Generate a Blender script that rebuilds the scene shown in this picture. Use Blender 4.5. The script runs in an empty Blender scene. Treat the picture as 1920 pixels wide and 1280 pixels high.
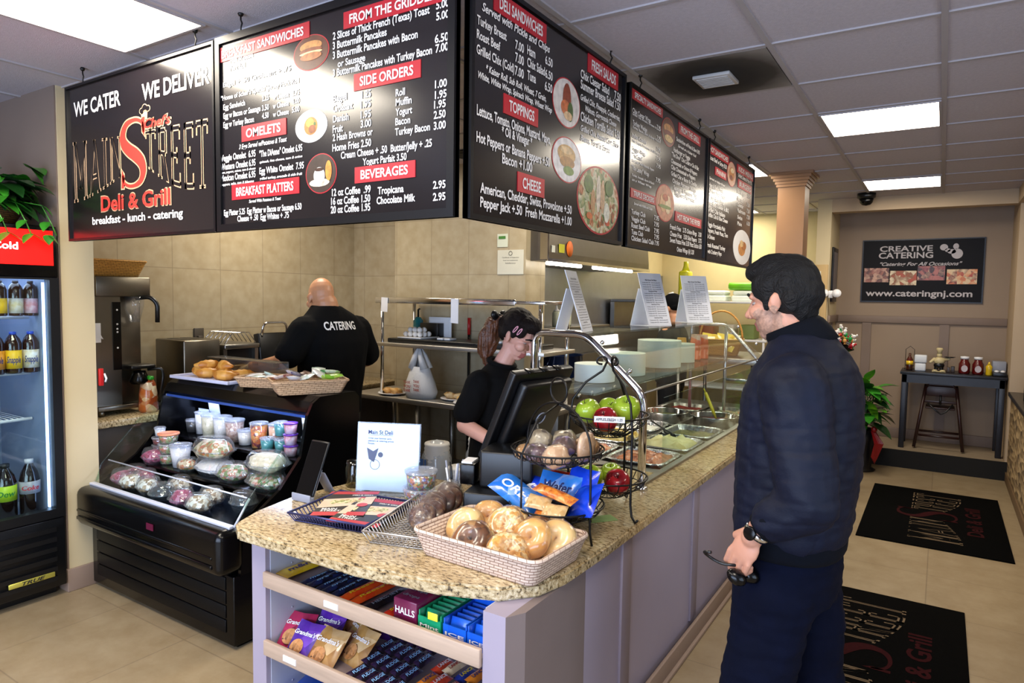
import bpy, bmesh, math, random
from mathutils import Vector, Matrix, Euler, noise
S = bpy.context.scene
C = S.collection
PI = math.pi

# ---------------------------------------------------------------- camera
cam_data = bpy.data.cameras.new('camera')
cam_data.sensor_width = 36.0
cam_data.lens = 23.6
cam_data.clip_start = 0.05
cam = bpy.data.objects.new('camera', cam_data)
C.objects.link(cam)
yaw, pitch, roll = 0.5686, -0.0663, 0.01516
fw = Vector((-math.sin(yaw) * math.cos(pitch), math.cos(yaw) * math.cos(pitch), math.sin(pitch)))
rt = Vector((math.cos(yaw), math.sin(yaw), 0))
up = rt.cross(fw)
rt2 = rt * math.cos(roll) + up * math.sin(roll)
up2 = up * math.cos(roll) - rt * math.sin(roll)
cam.matrix_world = Matrix(((rt2.x, up2.x, -fw.x, 0), (rt2.y, up2.y, -fw.y, 0), (rt2.z, up2.z, -fw.z, 1.70), (0, 0, 0, 1)))
S.camera = cam

# ---------------------------------------------------------------- exposure, daylight
S.view_settings.view_transform = 'Standard'
S.view_settings.look = 'None'
S.view_settings.gamma = 1.0
S.view_settings.use_curve_mapping = False
S.view_settings.exposure = 0.35
S.cycles.use_denoising = True
S.cycles.max_bounces = 8
S.cycles.diffuse_bounces = 6
S.cycles.glossy_bounces = 4
S.cycles.transparent_max_bounces = 24
S.cycles.transmission_bounces = 6
S.cycles.caustics_reflective = False
S.cycles.caustics_refractive = False
S.cycles.sample_clamp_indirect = 6.0
W = bpy.data.worlds.new('sky'); S.world = W; W.use_nodes = True
W.node_tree.nodes['Background'].inputs[0].default_value = (0.55, 0.68, 1.0, 1)
W.node_tree.nodes['Background'].inputs[1].default_value = 1.2

def area_light(name, loc, rot, sx, sy, energy, col):
    d = bpy.data.lights.new(name, 'AREA'); d.shape = 'RECTANGLE'; d.size = sx; d.size_y = sy
    d.energy = energy; d.color = col
    o = bpy.data.objects.new(name, d); C.objects.link(o); o.location = loc; o.rotation_euler = rot
    return o
# bright overcast street beyond the two shop windows behind and beside the photographer
area_light('daylight_front', (-1.3, -2.75, 1.45), (PI / 2, 0, 0), 4.6, 2.3, 290, (0.66, 0.70, 1.0))
area_light('daylight_side', (2.95, 0.6, 1.6), (PI / 2, 0, PI / 2), 3.0, 1.9, 60, (0.72, 0.76, 1.0))
PANEL_COL = (1.0, 0.90, 0.74)
PANEL_W = 20.0

# ---------------------------------------------------------------- materials
def lin(h):
    h = h.lstrip('#'); r = []
    for i in (0, 2, 4):
        c = int(h[i:i + 2], 16) / 255.0
        r.append(c / 12.92 if c <= 0.04045 else ((c + 0.055) / 1.055) ** 2.4)
    return (r[0], r[1], r[2], 1.0)
MATS = {}
def mat(name, col='#808080', rough=0.5, metal=0.0, var=0.0, vscale=8.0, bump=0.0, bscale=40.0, coat=0.0, spec=0.5, emit=None, es=0.0, sss=0.0, stretch=(1, 1, 1), col2=None):
    """principled surface with a noise driven colour variation and bump"""
    if name in MATS: return MATS[name]
    m = bpy.data.materials.new(name); m.use_nodes = True; MATS[name] = m
    nt = m.node_tree; N = nt.nodes; L = nt.links; b = N['Principled BSDF']
    b.inputs['Roughness'].default_value = rough; b.inputs['Metallic'].default_value = metal
    b.inputs['Specular IOR Level'].default_value = spec; b.inputs['Coat Weight'].default_value = coat
    b.inputs['Coat Roughness'].default_value = 0.08
    c = lin(col); b.inputs['Base Color'].default_value = c
    if sss: b.inputs['Subsurface Weight'].default_value = sss; b.inputs['Subsurface Radius'].default_value = (0.02, 0.01, 0.005)
    if emit: b.inputs['Emission Color'].default_value = lin(emit); b.inputs['Emission Strength'].default_value = es
    if var or bump:
        tc = N.new('ShaderNodeTexCoord'); mp = N.new('ShaderNodeMapping'); mp.inputs['Scale'].default_value = stretch
        L.new(tc.outputs['Object'], mp.inputs['Vector'])
    if var:
        n = N.new('ShaderNodeTexNoise'); n.inputs['Scale'].default_value = vscale; n.inputs['Detail'].default_value = 4
        L.new(mp.outputs[0], n.inputs['Vector'])
        r = N.new('ShaderNodeValToRGB'); r.color_ramp.elements[0].position = 0.3; r.color_ramp.elements[1].position = 0.7
        lo = lin(col2) if col2 else tuple(x * (1 - var) for x in c[:3]) + (1,)
        hi = c if col2 else tuple(min(1, x * (1 + var)) for x in c[:3]) + (1,)
        r.color_ramp.elements[0].color = lo; r.color_ramp.elements[1].color = hi
        L.new(n.outputs[0], r.inputs[0]); L.new(r.outputs[0], b.inputs['Base Color'])
    if bump:
        n2 = N.new('ShaderNodeTexNoise'); n2.inputs['Scale'].default_value = bscale; n2.inputs['Detail'].default_value = 3
        L.new(mp.outputs[0], n2.inputs['Vector'])
        bp = N.new('ShaderNodeBump'); bp.inputs['Strength'].default_value = bump; bp.inputs['Distance'].default_value = 0.01
        L.new(n2.outputs[0], bp.inputs['Height']); L.new(bp.outputs[0], b.inputs['Normal'])
    return m

def clear(name, tint='#ffffff', rough=0.02, gloss=0.12, haze=0.0, crinkle=0.0):
    """thin clear sheet: see-through with a fresnel reflection and an optional milky part"""
    if name in MATS: return MATS[name]
    m = bpy.data.materials.new(name); m.use_nodes = True; MATS[name] = m
    nt = m.node_tree; N = nt.nodes; L = nt.links
    for n in list(N): N.remove(n)
    out = N.new('ShaderNodeOutputMaterial')
    t = N.new('ShaderNodeBsdfTransparent'); t.inputs[0].default_value = lin(tint)
    g = N.new('ShaderNodeBsdfGlossy'); g.inputs['Roughness'].default_value = rough
    if crinkle:
        tc = N.new('ShaderNodeTexCoord'); mp = N.new('ShaderNodeMapping'); mp.inputs['Scale'].default_value = (1, 3.5, 1); L.new(tc.outputs['Object'], mp.inputs[0])
        n2 = N.new('ShaderNodeTexNoise'); n2.inputs['Scale'].default_value = 55; n2.inputs['Detail'].default_value = 2; L.new(mp.outputs[0], n2.inputs['Vector'])
        bp = N.new('ShaderNodeBump'); bp.inputs['Strength'].default_value = crinkle; bp.inputs['Distance'].default_value = 0.012; L.new(n2.outputs[0], bp.inputs['Height']); L.new(bp.outputs[0], g.inputs['Normal'])
    f = N.new('ShaderNodeLayerWeight'); f.inputs['Blend'].default_value = 0.5
    pw = N.new('ShaderNodeMath'); pw.operation = 'POWER'; pw.inputs[1].default_value = 5.0; L.new(f.outputs['Facing'], pw.inputs[0])
    ad = N.new('ShaderNodeMath'); ad.operation = 'MULTIPLY_ADD'; ad.inputs[1].default_value = 0.6; ad.inputs[2].default_value = 0.02 + gloss * 0.5; ad.use_clamp = True
    L.new(pw.outputs[0], ad.inputs[0])
    mx = N.new('ShaderNodeMixShader'); L.new(ad.outputs[0], mx.inputs[0]); L.new(t.outputs[0], mx.inputs[1]); L.new(g.outputs[0], mx.inputs[2])
    last = mx
    if haze:
        d = N.new('ShaderNodeBsdfDiffuse'); d.inputs[0].default_value = lin('#eef0f2')
        m2 = N.new('ShaderNodeMixShader'); m2.inputs[0].default_value = haze
        L.new(mx.outputs[0], m2.inputs[1]); L.new(d.outputs[0], m2.inputs[2]); last = m2
    L.new(last.outputs[0], out.inputs[0])
    return m

def nodes_of(name):
    m = bpy.data.materials.new(name); m.use_nodes = True; MATS[name] = m
    return m, m.node_tree.nodes, m.node_tree.links, m.node_tree.nodes['Principled BSDF']
def ramp(N, pts):
    r = N.new('ShaderNodeValToRGB'); cr = r.color_ramp
    while len(cr.elements) < len(pts): cr.elements.new(0.5)
    for e, (p, c) in zip(cr.elements, pts): e.position = p; e.color = lin(c) if isinstance(c, str) else c
    return r
def objcoord(N, L, scale=(1, 1, 1), rot=(0, 0, 0)):
    tc = N.new('ShaderNodeTexCoord'); mp = N.new('ShaderNodeMapping')
    mp.inputs['Scale'].default_value = scale; mp.inputs['Rotation'].default_value = rot
    L.new(tc.outputs['Object'], mp.inputs[0]); return mp

def make_granite():
    m, N, L, b = nodes_of('granite')
    mp = objcoord(N, L, (1.0, 2.3, 1.6), (0, 0, 0.5))
    n1 = N.new('ShaderNodeTexNoise'); n1.inputs['Scale'].default_value = 42; n1.inputs['Detail'].default_value = 6; n1.inputs['Roughness'].default_value = 0.72
    L.new(mp.outputs[0], n1.inputs['Vector'])
    r1 = ramp(N, [(0.35, '#2a2520'), (0.41, '#75664f'), (0.465, '#b7a582'), (0.56, '#d3c5a4'), (0.70, '#f1eadb')])
    L.new(n1.outputs[0], r1.inputs[0])
    n2 = N.new('ShaderNodeTexNoise'); n2.inputs['Scale'].default_value = 5; n2.inputs['Detail'].default_value = 3
    L.new(mp.outputs[0], n2.inputs['Vector'])
    r2 = ramp(N, [(0.3, '#cdb88e'), (0.7, '#fbf6ec')])
    L.new(n2.outputs[0], r2.inputs[0])
    mx = N.new('ShaderNodeMix'); mx.data_type = 'RGBA'; mx.blend_type = 'MULTIPLY'; mx.inputs[0].default_value = 0.75
    L.new(r1.outputs[0], mx.inputs[6]); L.new(r2.outputs[0], mx.inputs[7]); L.new(mx.outputs[2], b.inputs['Base Color'])
    b.inputs['Roughness'].default_value = 0.16
    return m
def make_floor():
    m, N, L, b = nodes_of('floor_tile')
    mp = objcoord(N, L)
    br = N.new('ShaderNodeTexBrick'); br.offset = 0.0; br.inputs['Scale'].default_value = 1.0
    br.inputs['Brick Width'].default_value = 0.61; br.inputs['Row Height'].default_value = 0.61; br.inputs['Mortar Size'].default_value = 0.0035
    br.inputs['Color1'].default_value = lin('#a08f72'); br.inputs['Color2'].default_value = lin('#99886d'); br.inputs['Mortar'].default_value = lin('#8a7a62')
    L.new(mp.outputs[0], br.inputs['Vector'])
    n1 = N.new('ShaderNodeTexNoise'); n1.inputs['Scale'].default_value = 6; n1.inputs['Detail'].default_value = 8; n1.inputs['Roughness'].default_value = 0.7
    L.new(mp.outputs[0], n1.inputs['Vector'])
    r = ramp(N, [(0.3, '#d9d0c2'), (0.7, '#ffffff')]); L.new(n1.outputs[0], r.inputs[0])
    mx = N.new('ShaderNodeMix'); mx.data_type = 'RGBA'; mx.blend_type = 'MULTIPLY'; mx.inputs[0].default_value = 0.8
    L.new(br.outputs[0], mx.inputs[6]); L.new(r.outputs[0], mx.inputs[7]); L.new(mx.outputs[2], b.inputs['Base Color'])
    b.inputs['Roughness'].default_value = 0.34
    return m
def make_wall_tile():
    m, N, L, b = nodes_of('wall_tile')
    tc = N.new('ShaderNodeTexCoord'); sp = N.new('ShaderNodeSeparateXYZ'); L.new(tc.outputs['Object'], sp.inputs[0])
    ad = N.new('ShaderNodeMath'); ad.operation = 'ADD'; L.new(sp.outputs[0], ad.inputs[0]); L.new(sp.outputs[1], ad.inputs[1])
    cb = N.new('ShaderNodeCombineXYZ'); L.new(ad.outputs[0], cb.inputs[0]); L.new(sp.outputs[2], cb.inputs[1])
    br = N.new('ShaderNodeTexBrick'); br.offset = 0.0; br.inputs['Scale'].default_value = 1.0
    br.inputs['Brick Width'].default_value = 0.40; br.inputs['Row Height'].default_value = 0.47; br.inputs['Mortar Size'].default_value = 0.003
    br.inputs['Color1'].default_value = lin('#b5a78a'); br.inputs['Color2'].default_value = lin('#b0a286'); br.inputs['Mortar'].default_value = lin('#988b72')
    L.new(cb.outputs[0], br.inputs['Vector'])
    n1 = N.new('ShaderNodeTexNoise'); n1.inputs['Scale'].default_value = 11; n1.inputs['Detail'].default_value = 6
    L.new(tc.outputs['Object'], n1.inputs['Vector'])
    r = ramp(N, [(0.3, '#e6e0d4'), (0.7, '#ffffff')]); L.new(n1.outputs[0], r.inputs[0])
    mx = N.new('ShaderNodeMix'); mx.data_type = 'RGBA'; mx.blend_type = 'MULTIPLY'; mx.inputs[0].default_value = 0.8
    L.new(br.outputs[0], mx.inputs[6]); L.new(r.outputs[0], mx.inputs[7]); L.new(mx.outputs[2], b.inputs['Base Color'])
    b.inputs['Roughness'].default_value = 0.38
    return m
def make_stone():
    m, N, L, b = nodes_of('stone_veneer')
    mp = objcoord(N, L, (1, 1, 2.6))
    v = N.new('ShaderNodeTexVoronoi'); v.inputs['Scale'].default_value = 7; L.new(mp.outputs[0], v.inputs['Vector'])
    r = ramp(N, [(0.0, '#5b4a35'), (0.35, '#8d744f'), (0.65, '#b59a6f'), (1.0, '#7c6a50')]); L.new(v.outputs['Color'], r.inputs[0])
    L.new(r.outputs[0], b.inputs['Base Color']); b.inputs['Roughness'].default_value = 0.85
    bp = N.new('ShaderNodeBump'); bp.inputs['Strength'].default_value = 0.7; bp.inputs['Distance'].default_value = 0.03
    L.new(v.outputs['Distance'], bp.inputs['Height']); L.new(bp.outputs[0], b.inputs['Normal'])
    return m
def make_sooty_tile():
    m, N, L, b = nodes_of('sooty_tile')
    tc = N.new('ShaderNodeTexCoord'); mp = N.new('ShaderNodeMapping'); L.new(tc.outputs['Object'], mp.inputs[0])
    ln = N.new('ShaderNodeVectorMath'); ln.operation = 'LENGTH'; L.new(mp.outputs[0], ln.inputs[0])
    n1 = N.new('ShaderNodeTexNoise'); n1.inputs['Scale'].default_value = 9; L.new(tc.outputs['Object'], n1.inputs['Vector'])
    ma = N.new('ShaderNodeMath'); ma.operation = 'MULTIPLY_ADD'; ma.inputs[1].default_value = 0.06; L.new(n1.outputs[0], ma.inputs[0]); L.new(ln.outputs['Value'], ma.inputs[2])
    r = ramp(N, [(0.20, '#1b1712'), (0.30, '#3a342d'), (0.42, '#8b857f')]); L.new(ma.outputs[0], r.inputs[0])
    L.new(r.outputs[0], b.inputs['Base Color']); b.inputs['Roughness'].default_value = 0.9
    return m
def make_wicker(name, c1, c2, scale=1.0):
    if name in MATS: return MATS[name]
    m, N, L, b = nodes_of(name)
    tc = N.new('ShaderNodeTexCoord'); sp = N.new('ShaderNodeSeparateXYZ'); L.new(tc.outputs['Object'], sp.inputs[0])
    ad = N.new('ShaderNodeMath'); ad.operation = 'ADD'; L.new(sp.outputs[0], ad.inputs[0]); L.new(sp.outputs[1], ad.inputs[1])
    cb = N.new('ShaderNodeCombineXYZ'); L.new(ad.outputs[0], cb.inputs[0]); L.new(sp.outputs[2], cb.inputs[1])
    br = N.new('ShaderNodeTexBrick'); br.inputs['Scale'].default_value = 1.0; br.inputs['Brick Width'].default_value = 0.034 / scale; br.inputs['Row Height'].default_value = 0.0105 / scale
    br.inputs['Mortar Size'].default_value = 0.0016 / scale; br.inputs['Mortar Smooth'].default_value = 0.6; br.inputs['Color1'].default_value = lin(c1); br.inputs['Color2'].default_value = tuple(x * 0.82 for x in lin(c1)[:3]) + (1,); br.inputs['Mortar'].default_value = lin(c2)
    L.new(cb.outputs[0], br.inputs['Vector']); L.new(br.outputs[0], b.inputs['Base Color'])
    bp = N.new('ShaderNodeBump'); bp.inputs['Strength'].default_value = 0.7; bp.inputs['Distance'].default_value = 0.004; bp.invert = True
    L.new(br.outputs['Fac'], bp.inputs['Height']); L.new(bp.outputs[0], b.inputs['Normal'])
    b.inputs['Roughness'].default_value = 0.5
    return m
def make_food(name, stops, scale=30, rough=0.5, bump=0.4, detail=3, coat=0.0):
    """speckled foods and printed wrappers: noise through a many-coloured ramp"""
    if name in MATS: return MATS[name]
    m, N, L, b = nodes_of(name)
    mp = objcoord(N, L)
    n1 = N.new('ShaderNodeTexVoronoi'); n1.inputs['Scale'].default_value = scale; L.new(mp.outputs[0], n1.inputs['Vector'])
    n2 = N.new('ShaderNodeTexNoise'); n2.inputs['Scale'].default_value = scale * 0.7; n2.inputs['Detail'].default_value = detail; L.new(mp.outputs[0], n2.inputs['Vector'])
    k = len(stops)
    sp = N.new('ShaderNodeSeparateColor'); L.new(n1.outputs['Color'], sp.inputs[0])
    ad = N.new('ShaderNodeMath'); ad.operation = 'MULTIPLY_ADD'; ad.inputs[1].default_value = 0.5; L.new(n2.outputs[0], ad.inputs[0])
    ml = N.new('ShaderNodeMath'); ml.operation = 'MULTIPLY'; ml.inputs[1].default_value = 0.5; L.new(sp.outputs[0], ml.inputs[0]); L.new(ml.outputs[0], ad.inputs[2])
    r = ramp(N, [(0.2 + 0.6 * i / max(1, k - 1), c) for i, c in enumerate(stops)]); L.new(ad.outputs[0], r.inputs[0])
    L.new(r.outputs[0], b.inputs['Base Color']); b.inputs['Roughness'].default_value = rough; b.inputs['Coat Weight'].default_value = coat
    if bump:
        bp = N.new('ShaderNodeBump'); bp.inputs['Strength'].default_value = bump; bp.inputs['Distance'].default_value = 0.008
        L.new(n2.outputs[0], bp.inputs['Height']); L.new(bp.outputs[0], b.inputs['Normal'])
    return m

GRANITE = make_granite(); FLOORM = make_floor(); TILEM = make_wall_tile(); STONE = make_stone(); SOOT = make_sooty_tile()
PAINT_TAN = mat('paint_tan', '#b9a284', 0.7, var=0.03, vscale=3)
PAINT_ROSE = mat('paint_rose_tan', '#94806c', 0.7, var=0.03, vscale=3)
PAINT_TRIM = mat('paint_taupe', '#7d6b5f', 0.6, var=0.03)
PAINT_CREAM = mat('paint_cream', '#c9b994', 0.7, var=0.03, vscale=3)
CEILM = mat('ceiling_tile', '#beb8c1', 0.9, var=0.06, vscale=60, bump=0.25, bscale=220)
GRIDM = mat('grid_white', '#a9a3a6', 0.7, var=0.03)
PANELM = mat('counter_panel', '#a096a6', 0.55, var=0.03, vscale=3)
BASEM = mat('base_taupe', '#8a7566', 0.6, var=0.04)
STEEL = mat('stainless', '#cfcac2', 0.42, 1.0, var=0.06, vscale=4, bump=0.02, bscale=10, stretch=(1, 1, 14))
CHROME = mat('chrome', '#d8d8da', 0.12, 1.0, var=0.02)
IRON = mat('black_iron', '#100e0d', 0.4, 0.3, var=0.1)
BLACKP = mat('black_plastic', '#08090c', 0.36, var=0.08, vscale=20)
BLACKG = mat('black_gloss', '#040405', 0.22, spec=0.3, var=0.08, vscale=12)
GREYP = mat('grey_plastic', '#8e93a3', 0.4, var=0.04)
WHITE = mat('white_plastic', '#e6e6e8', 0.45, var=0.03)
PAPER = mat('paper_white', '#e9e8ea', 0.7, var=0.02)
WHITEINK = mat('white_ink', '#eeeae6', 0.6, var=0.02)
REDINK = mat('red_ink', '#c8202a', 0.5, var=0.03)
TANINK = mat('tan_ink', '#b99a78', 0.6, var=0.03)
DARKINK = mat('dark_ink', '#14151c', 0.6, var=0.03)
NAVYINK = mat('navy_ink', '#1d2c6b', 0.6, var=0.03)
WOODL = mat('pale_wood', '#b79f8a', 0.5, var=0.12, vscale=4, stretch=(1, 12, 12))
GLASS = clear('clear_glass', '#f4fbf8', 0.02, 0.03)
GLASSG = clear('green_glass', '#f6fbf8', 0.02, 0.06)
CLEARP = clear('clear_plastic', '#f6f8fc', 0.07, 0.14, 0.05)
MILKY = clear('milky_plastic', '#f2f4f8', 0.15, 0.03, 0.30)
WRAP = clear('cling_wrap', '#ffffff', 0.12, 0.08, 0.02, 1.0)

# ---------------------------------------------------------------- mesh builder
_text_cache = {}
def text_data(s, shear=0.0):
    k = (s, shear)
    if k not in _text_cache:
        cu = bpy.data.curves.new('t', 'FONT'); cu.body = s; cu.size = 1.0; cu.resolution_u = 3; cu.shear = shear; cu.offset = 0.022
        o = bpy.data.objects.new('t', cu); C.objects.link(o)
        dg = bpy.context.evaluated_depsgraph_get(); me = bpy.data.meshes.new_from_object(o.evaluated_get(dg))
        vs = [tuple(v.co) for v in me.vertices]; fs = [tuple(p.vertices) for p in me.polygons]
        bpy.data.objects.remove(o); bpy.data.curves.remove(cu); bpy.data.meshes.remove(me)
        x0 = min(v[0] for v in vs); x1 = max(v[0] for v in vs)
        _text_cache[k] = ([(v[0] - x0, v[1], 0) for v in vs], fs, x1 - x0)
    return _text_cache[k]

class G:
    def __init__(s): s.v = []; s.f = []; s.mi = []; s.sm = []; s.T = Matrix(); s.m = 0
    def add(s, vs, fs, smooth=False):
        n = len(s.v); T = s.T
        s.v += [tuple(T @ Vector(p)) for p in vs]
        for f in fs: s.f.append(tuple(i + n for i in f)); s.mi.append(s.m); s.sm.append(smooth)
        return s
    def box(s, x0, x1, y0, y1, z0, z1):
        return s.add([(x0, y0, z0), (x1, y0, z0), (x1, y1, z0), (x0, y1, z0), (x0, y0, z1), (x1, y0, z1), (x1, y1, z1), (x0, y1, z1)],
                     [(0, 3, 2, 1), (4, 5, 6, 7), (0, 1, 5, 4), (1, 2, 6, 5), (2, 3, 7, 6), (3, 0, 4, 7)])
    def rbox(s, x0, x1, y0, y1, z0, z1, r=0.01, seg=2):
        bm = bmesh.new(); bmesh.ops.create_cube(bm, size=1.0)
        bmesh.ops.scale(bm, vec=(x1 - x0, y1 - y0, z1 - z0), verts=bm.verts)
        bmesh.ops.translate(bm, vec=((x0 + x1) / 2, (y0 + y1) / 2, (z0 + z1) / 2), verts=bm.verts)
        r = min(r, 0.49 * min(x1 - x0, y1 - y0, z1 - z0))
        bmesh.ops.bevel(bm, geom=bm.edges[:], offset=r, segments=seg, affect='EDGES', profile=0.5)
        s.bm(bm, True); return s
    def bm(s, bm, smooth=False):
        bm.verts.index_update()
        s.add([tuple(v.co) for v in bm.verts], [tuple(v.index for v in f.verts) for f in bm.faces], smooth); bm.free()
    def tube(s, pts, r, n=8, closed=False, caps=True):
        pts = [Vector(p) for p in pts]; k = len(pts); R = r if isinstance(r, (list, tuple)) else [r] * k
        vs = []; ref = None
        for i, p in enumerate(pts):
            a = pts[(i - 1) % k] if (closed or i > 0) else p; b = pts[(i + 1) % k] if (closed or i < k - 1) else p
            t = (b - a)
            t = t.normalized() if t.length > 1e-9 else Vector((0, 0, 1))
            if ref is None: ref = Vector((0, 0, 1)) if abs(t.z) < 0.9 else Vector((1, 0, 0))
            u = t.cross(ref)
            if u.length < 1e-6: u = t.orthogonal()
            u.normalize(); w = t.cross(u); ref = u.cross(t)
            for j in range(n):
                q = 2 * PI * j / n; vs.append(p + (u * math.cos(q) + w * math.sin(q)) * R[i])
        fs = []
        for i in range(k if closed else k - 1):
            i2 = (i + 1) % k
            for j in range(n): fs.append((i * n + j, i * n + (j + 1) % n, i2 * n + (j + 1) % n, i2 * n + j))
        if caps and not closed: fs.append(tuple(range(n))[::-1]); fs.append(tuple((k - 1) * n + j for j in range(n)))
        return s.add(vs, fs, True)
    def cyl(s, p0, p1, r0, r1=None, n=16): return s.tube([p0, p1], [r0, r0 if r1 is None else r1], n)
    def lathe(s, prof, n=20, c=(0, 0, 0), sx=1.0, sy=1.0, flute=0.0, fn=20, smooth=True):
        vs = []; k = len(prof)
        for r, z in prof:
            for j in range(n):
                q = 2 * PI * j / n; rr = r * (1 + flute * math.cos(fn * q))
                vs.append((c[0] + rr * math.cos(q) * sx, c[1] + rr * math.sin(q) * sy, c[2] + z))
        fs = [(i * n + j, i * n + (j + 1) % n, (i + 1) * n + (j + 1) % n, (i + 1) * n + j) for i in range(k - 1) for j in range(n)]
        if prof[0][0] > 1e-6: fs.append(tuple(range(n))[::-1])
        if prof[-1][0] > 1e-6: fs.append(tuple((k - 1) * n + j for j in range(n)))
        return s.add(vs, fs, smooth)
    def ell(s, c, r, n=14, rot=None, jit=0.0, seed=0):
        r = (r, r, r) if not isinstance(r, (list, tuple)) else r
        M = rot.to_matrix() if rot else Matrix.Identity(3); vs = []; m = n // 2
        for i in range(m + 1):
            th = PI * i / m
            for j in range(n):
                q = 2 * PI * j / n; p = Vector((math.sin(th) * math.cos(q), math.sin(th) * math.sin(q), math.cos(th)))
                k = 1 + (jit * noise.noise(p * 1.7 + Vector((seed * 3.1, seed, 0))) if jit else 0)
                vs.append(Vector(c) + M @ Vector((p.x * r[0] * k, p.y * r[1] * k, p.z * r[2] * k)))
        fs = [(i * n + j, (i + 1) * n + j, (i + 1) * n + (j + 1) % n, i * n + (j + 1) % n) for i in range(m) for j in range(n)]
        return s.add(vs, fs, True)
    def prism(s, poly, z0, z1, smooth=False):
        k = len(poly); vs = [(x, y, z0) for x, y in poly] + [(x, y, z1) for x, y in poly]
        return s.add(vs, [tuple(range(k))[::-1], tuple(range(k, 2 * k))] + [(i, (i + 1) % k, k + (i + 1) % k, k + i) for i in range(k)], smooth)
    def quad(s, a, b, c, d): return s.add([a, b, c, d], [(0, 1, 2, 3)])
    def disc(s, c, rx, ry, n=24): return s.add([(c[0] + rx * math.cos(2 * PI * j / n), c[1] + ry * math.sin(2 * PI * j / n), c[2]) for j in range(n)], [tuple(range(n))])
    def torus(s, c, R, r, n=24, k=6, axis='z', sx=1, sy=1):
        pts = []
        for j in range(n):
            q = 2 * PI * j / n; a, b = R * math.cos(q) * sx, R * math.sin(q) * sy
            pts.append({'z': (c[0] + a, c[1] + b, c[2]), 'y': (c[0] + a, c[1], c[2] + b), 'x': (c[0], c[1] + a, c[2] + b)}[axis])
        return s.tube(pts, r, k, closed=True)
    def text(s, st, x, y, w, h, z=0.0, shear=0.0, warp=None):
        """lettering in the xy plane: left end x, baseline y, width w, cap height h"""
        vs, fs, tw = text_data(st, shear)
        k = w / max(tw, 1e-6); kh = h / 0.70
        if warp: return s.add([warp(v[0] / tw, v[1] / 0.70) for v in vs], fs)
        return s.add([(x + v[0] * k, y + v[1] * kh, z) for v in vs], fs)
    def mesh(s, name, mats):
        me = bpy.data.meshes.new(name); me.from_pydata(s.v, [], s.f)
        for m in (mats if isinstance(mats, (list, tuple)) else [mats]): me.materials.append(m)
        me.polygons.foreach_set('material_index', s.mi); me.polygons.foreach_set('use_smooth', s.sm); me.update()
        return me
def at(loc=(0, 0, 0), rz=0.0, rx=0.0, ry=0.0, sc=1.0):
    return Matrix.Translation(loc) @ Euler((rx, ry, rz)).to_matrix().to_4x4() @ Matrix.Scale(sc, 4)
VERT_X = Matrix(((1, 0, 0, 0), (0, 0, -1, 0), (0, 1, 0, 0), (0, 0, 0, 1)))     # drawing plane facing -Y, x along +X
VERT_Y = Matrix(((0, 0, 1, 0), (1, 0, 0, 0), (0, 1, 0, 0), (0, 0, 0, 1)))      # drawing plane facing +X, x along +Y

BASE = {}
def tag(o, label=None, cat=None, group=None, kind=None):
    if label: o['label'] = label
    if cat: o['category'] = cat
    if group: o['group'] = group
    if kind: o['kind'] = kind
    return o
def thing(name, label, cat, loc=(0, 0, 0), rz=0.0, group=None):
    o = bpy.data.objects.new(name, None); C.objects.link(o); o.empty_display_size = 0.05
    o.location = loc; o.rotation_euler = (0, 0, rz); BASE[o] = Vector(loc)
    return tag(o, label, cat, group)
def part(name, g, m, parent, label=None, local=False):
    """a part; g is drawn in world coordinates for unrotated things, in the thing's own when local"""
    me = g.mesh(name, m)
    if not local:
        me.transform(Matrix.Translation(-BASE[parent]))
    o = bpy.data.objects.new(name, me); C.objects.link(o); o.parent = parent; BASE[o] = BASE[parent]
    if label: o['label'] = label
    return o
def solo(name, g, m, label, cat, loc=(0, 0, 0), rz=0.0, group=None, kind=None, local=False):
    me = g.mesh(name, m)
    if not local: me.transform(Matrix.Translation(-Vector(loc)))
    o = bpy.data.objects.new(name, me); C.objects.link(o); o.location = loc; o.rotation_euler = (0, 0, rz); BASE[o] = Vector(loc)
    return tag(o, label, cat, group, kind)
def struct(name, g, m, parent=None):
    me = g.mesh(name, m); o = bpy.data.objects.new(name, me); C.objects.link(o)
    if parent: o.parent = parent
    o['kind'] = 'structure'; BASE[o] = Vector((0, 0, 0))
    return o
def dup(root, loc=None, rot=None, label=None, group=None, scale=None):
    def cp(o, par):
        c = o.copy(); C.objects.link(c); BASE[c] = BASE.get(o, Vector())
        if par: c.parent = par
        for ch in o.children: cp(ch, c)
        return c
    r = cp(root, None)
    if loc is not None: r.location = loc
    if rot is not None: r.rotation_euler = rot if isinstance(rot, (tuple, list)) else (0, 0, rot)
    if scale: r.scale = (scale, scale, scale) if not isinstance(scale, (tuple, list)) else scale
    if label: r['label'] = label
    if group: r['group'] = group
    return r
rnd = random.Random(7)
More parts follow.
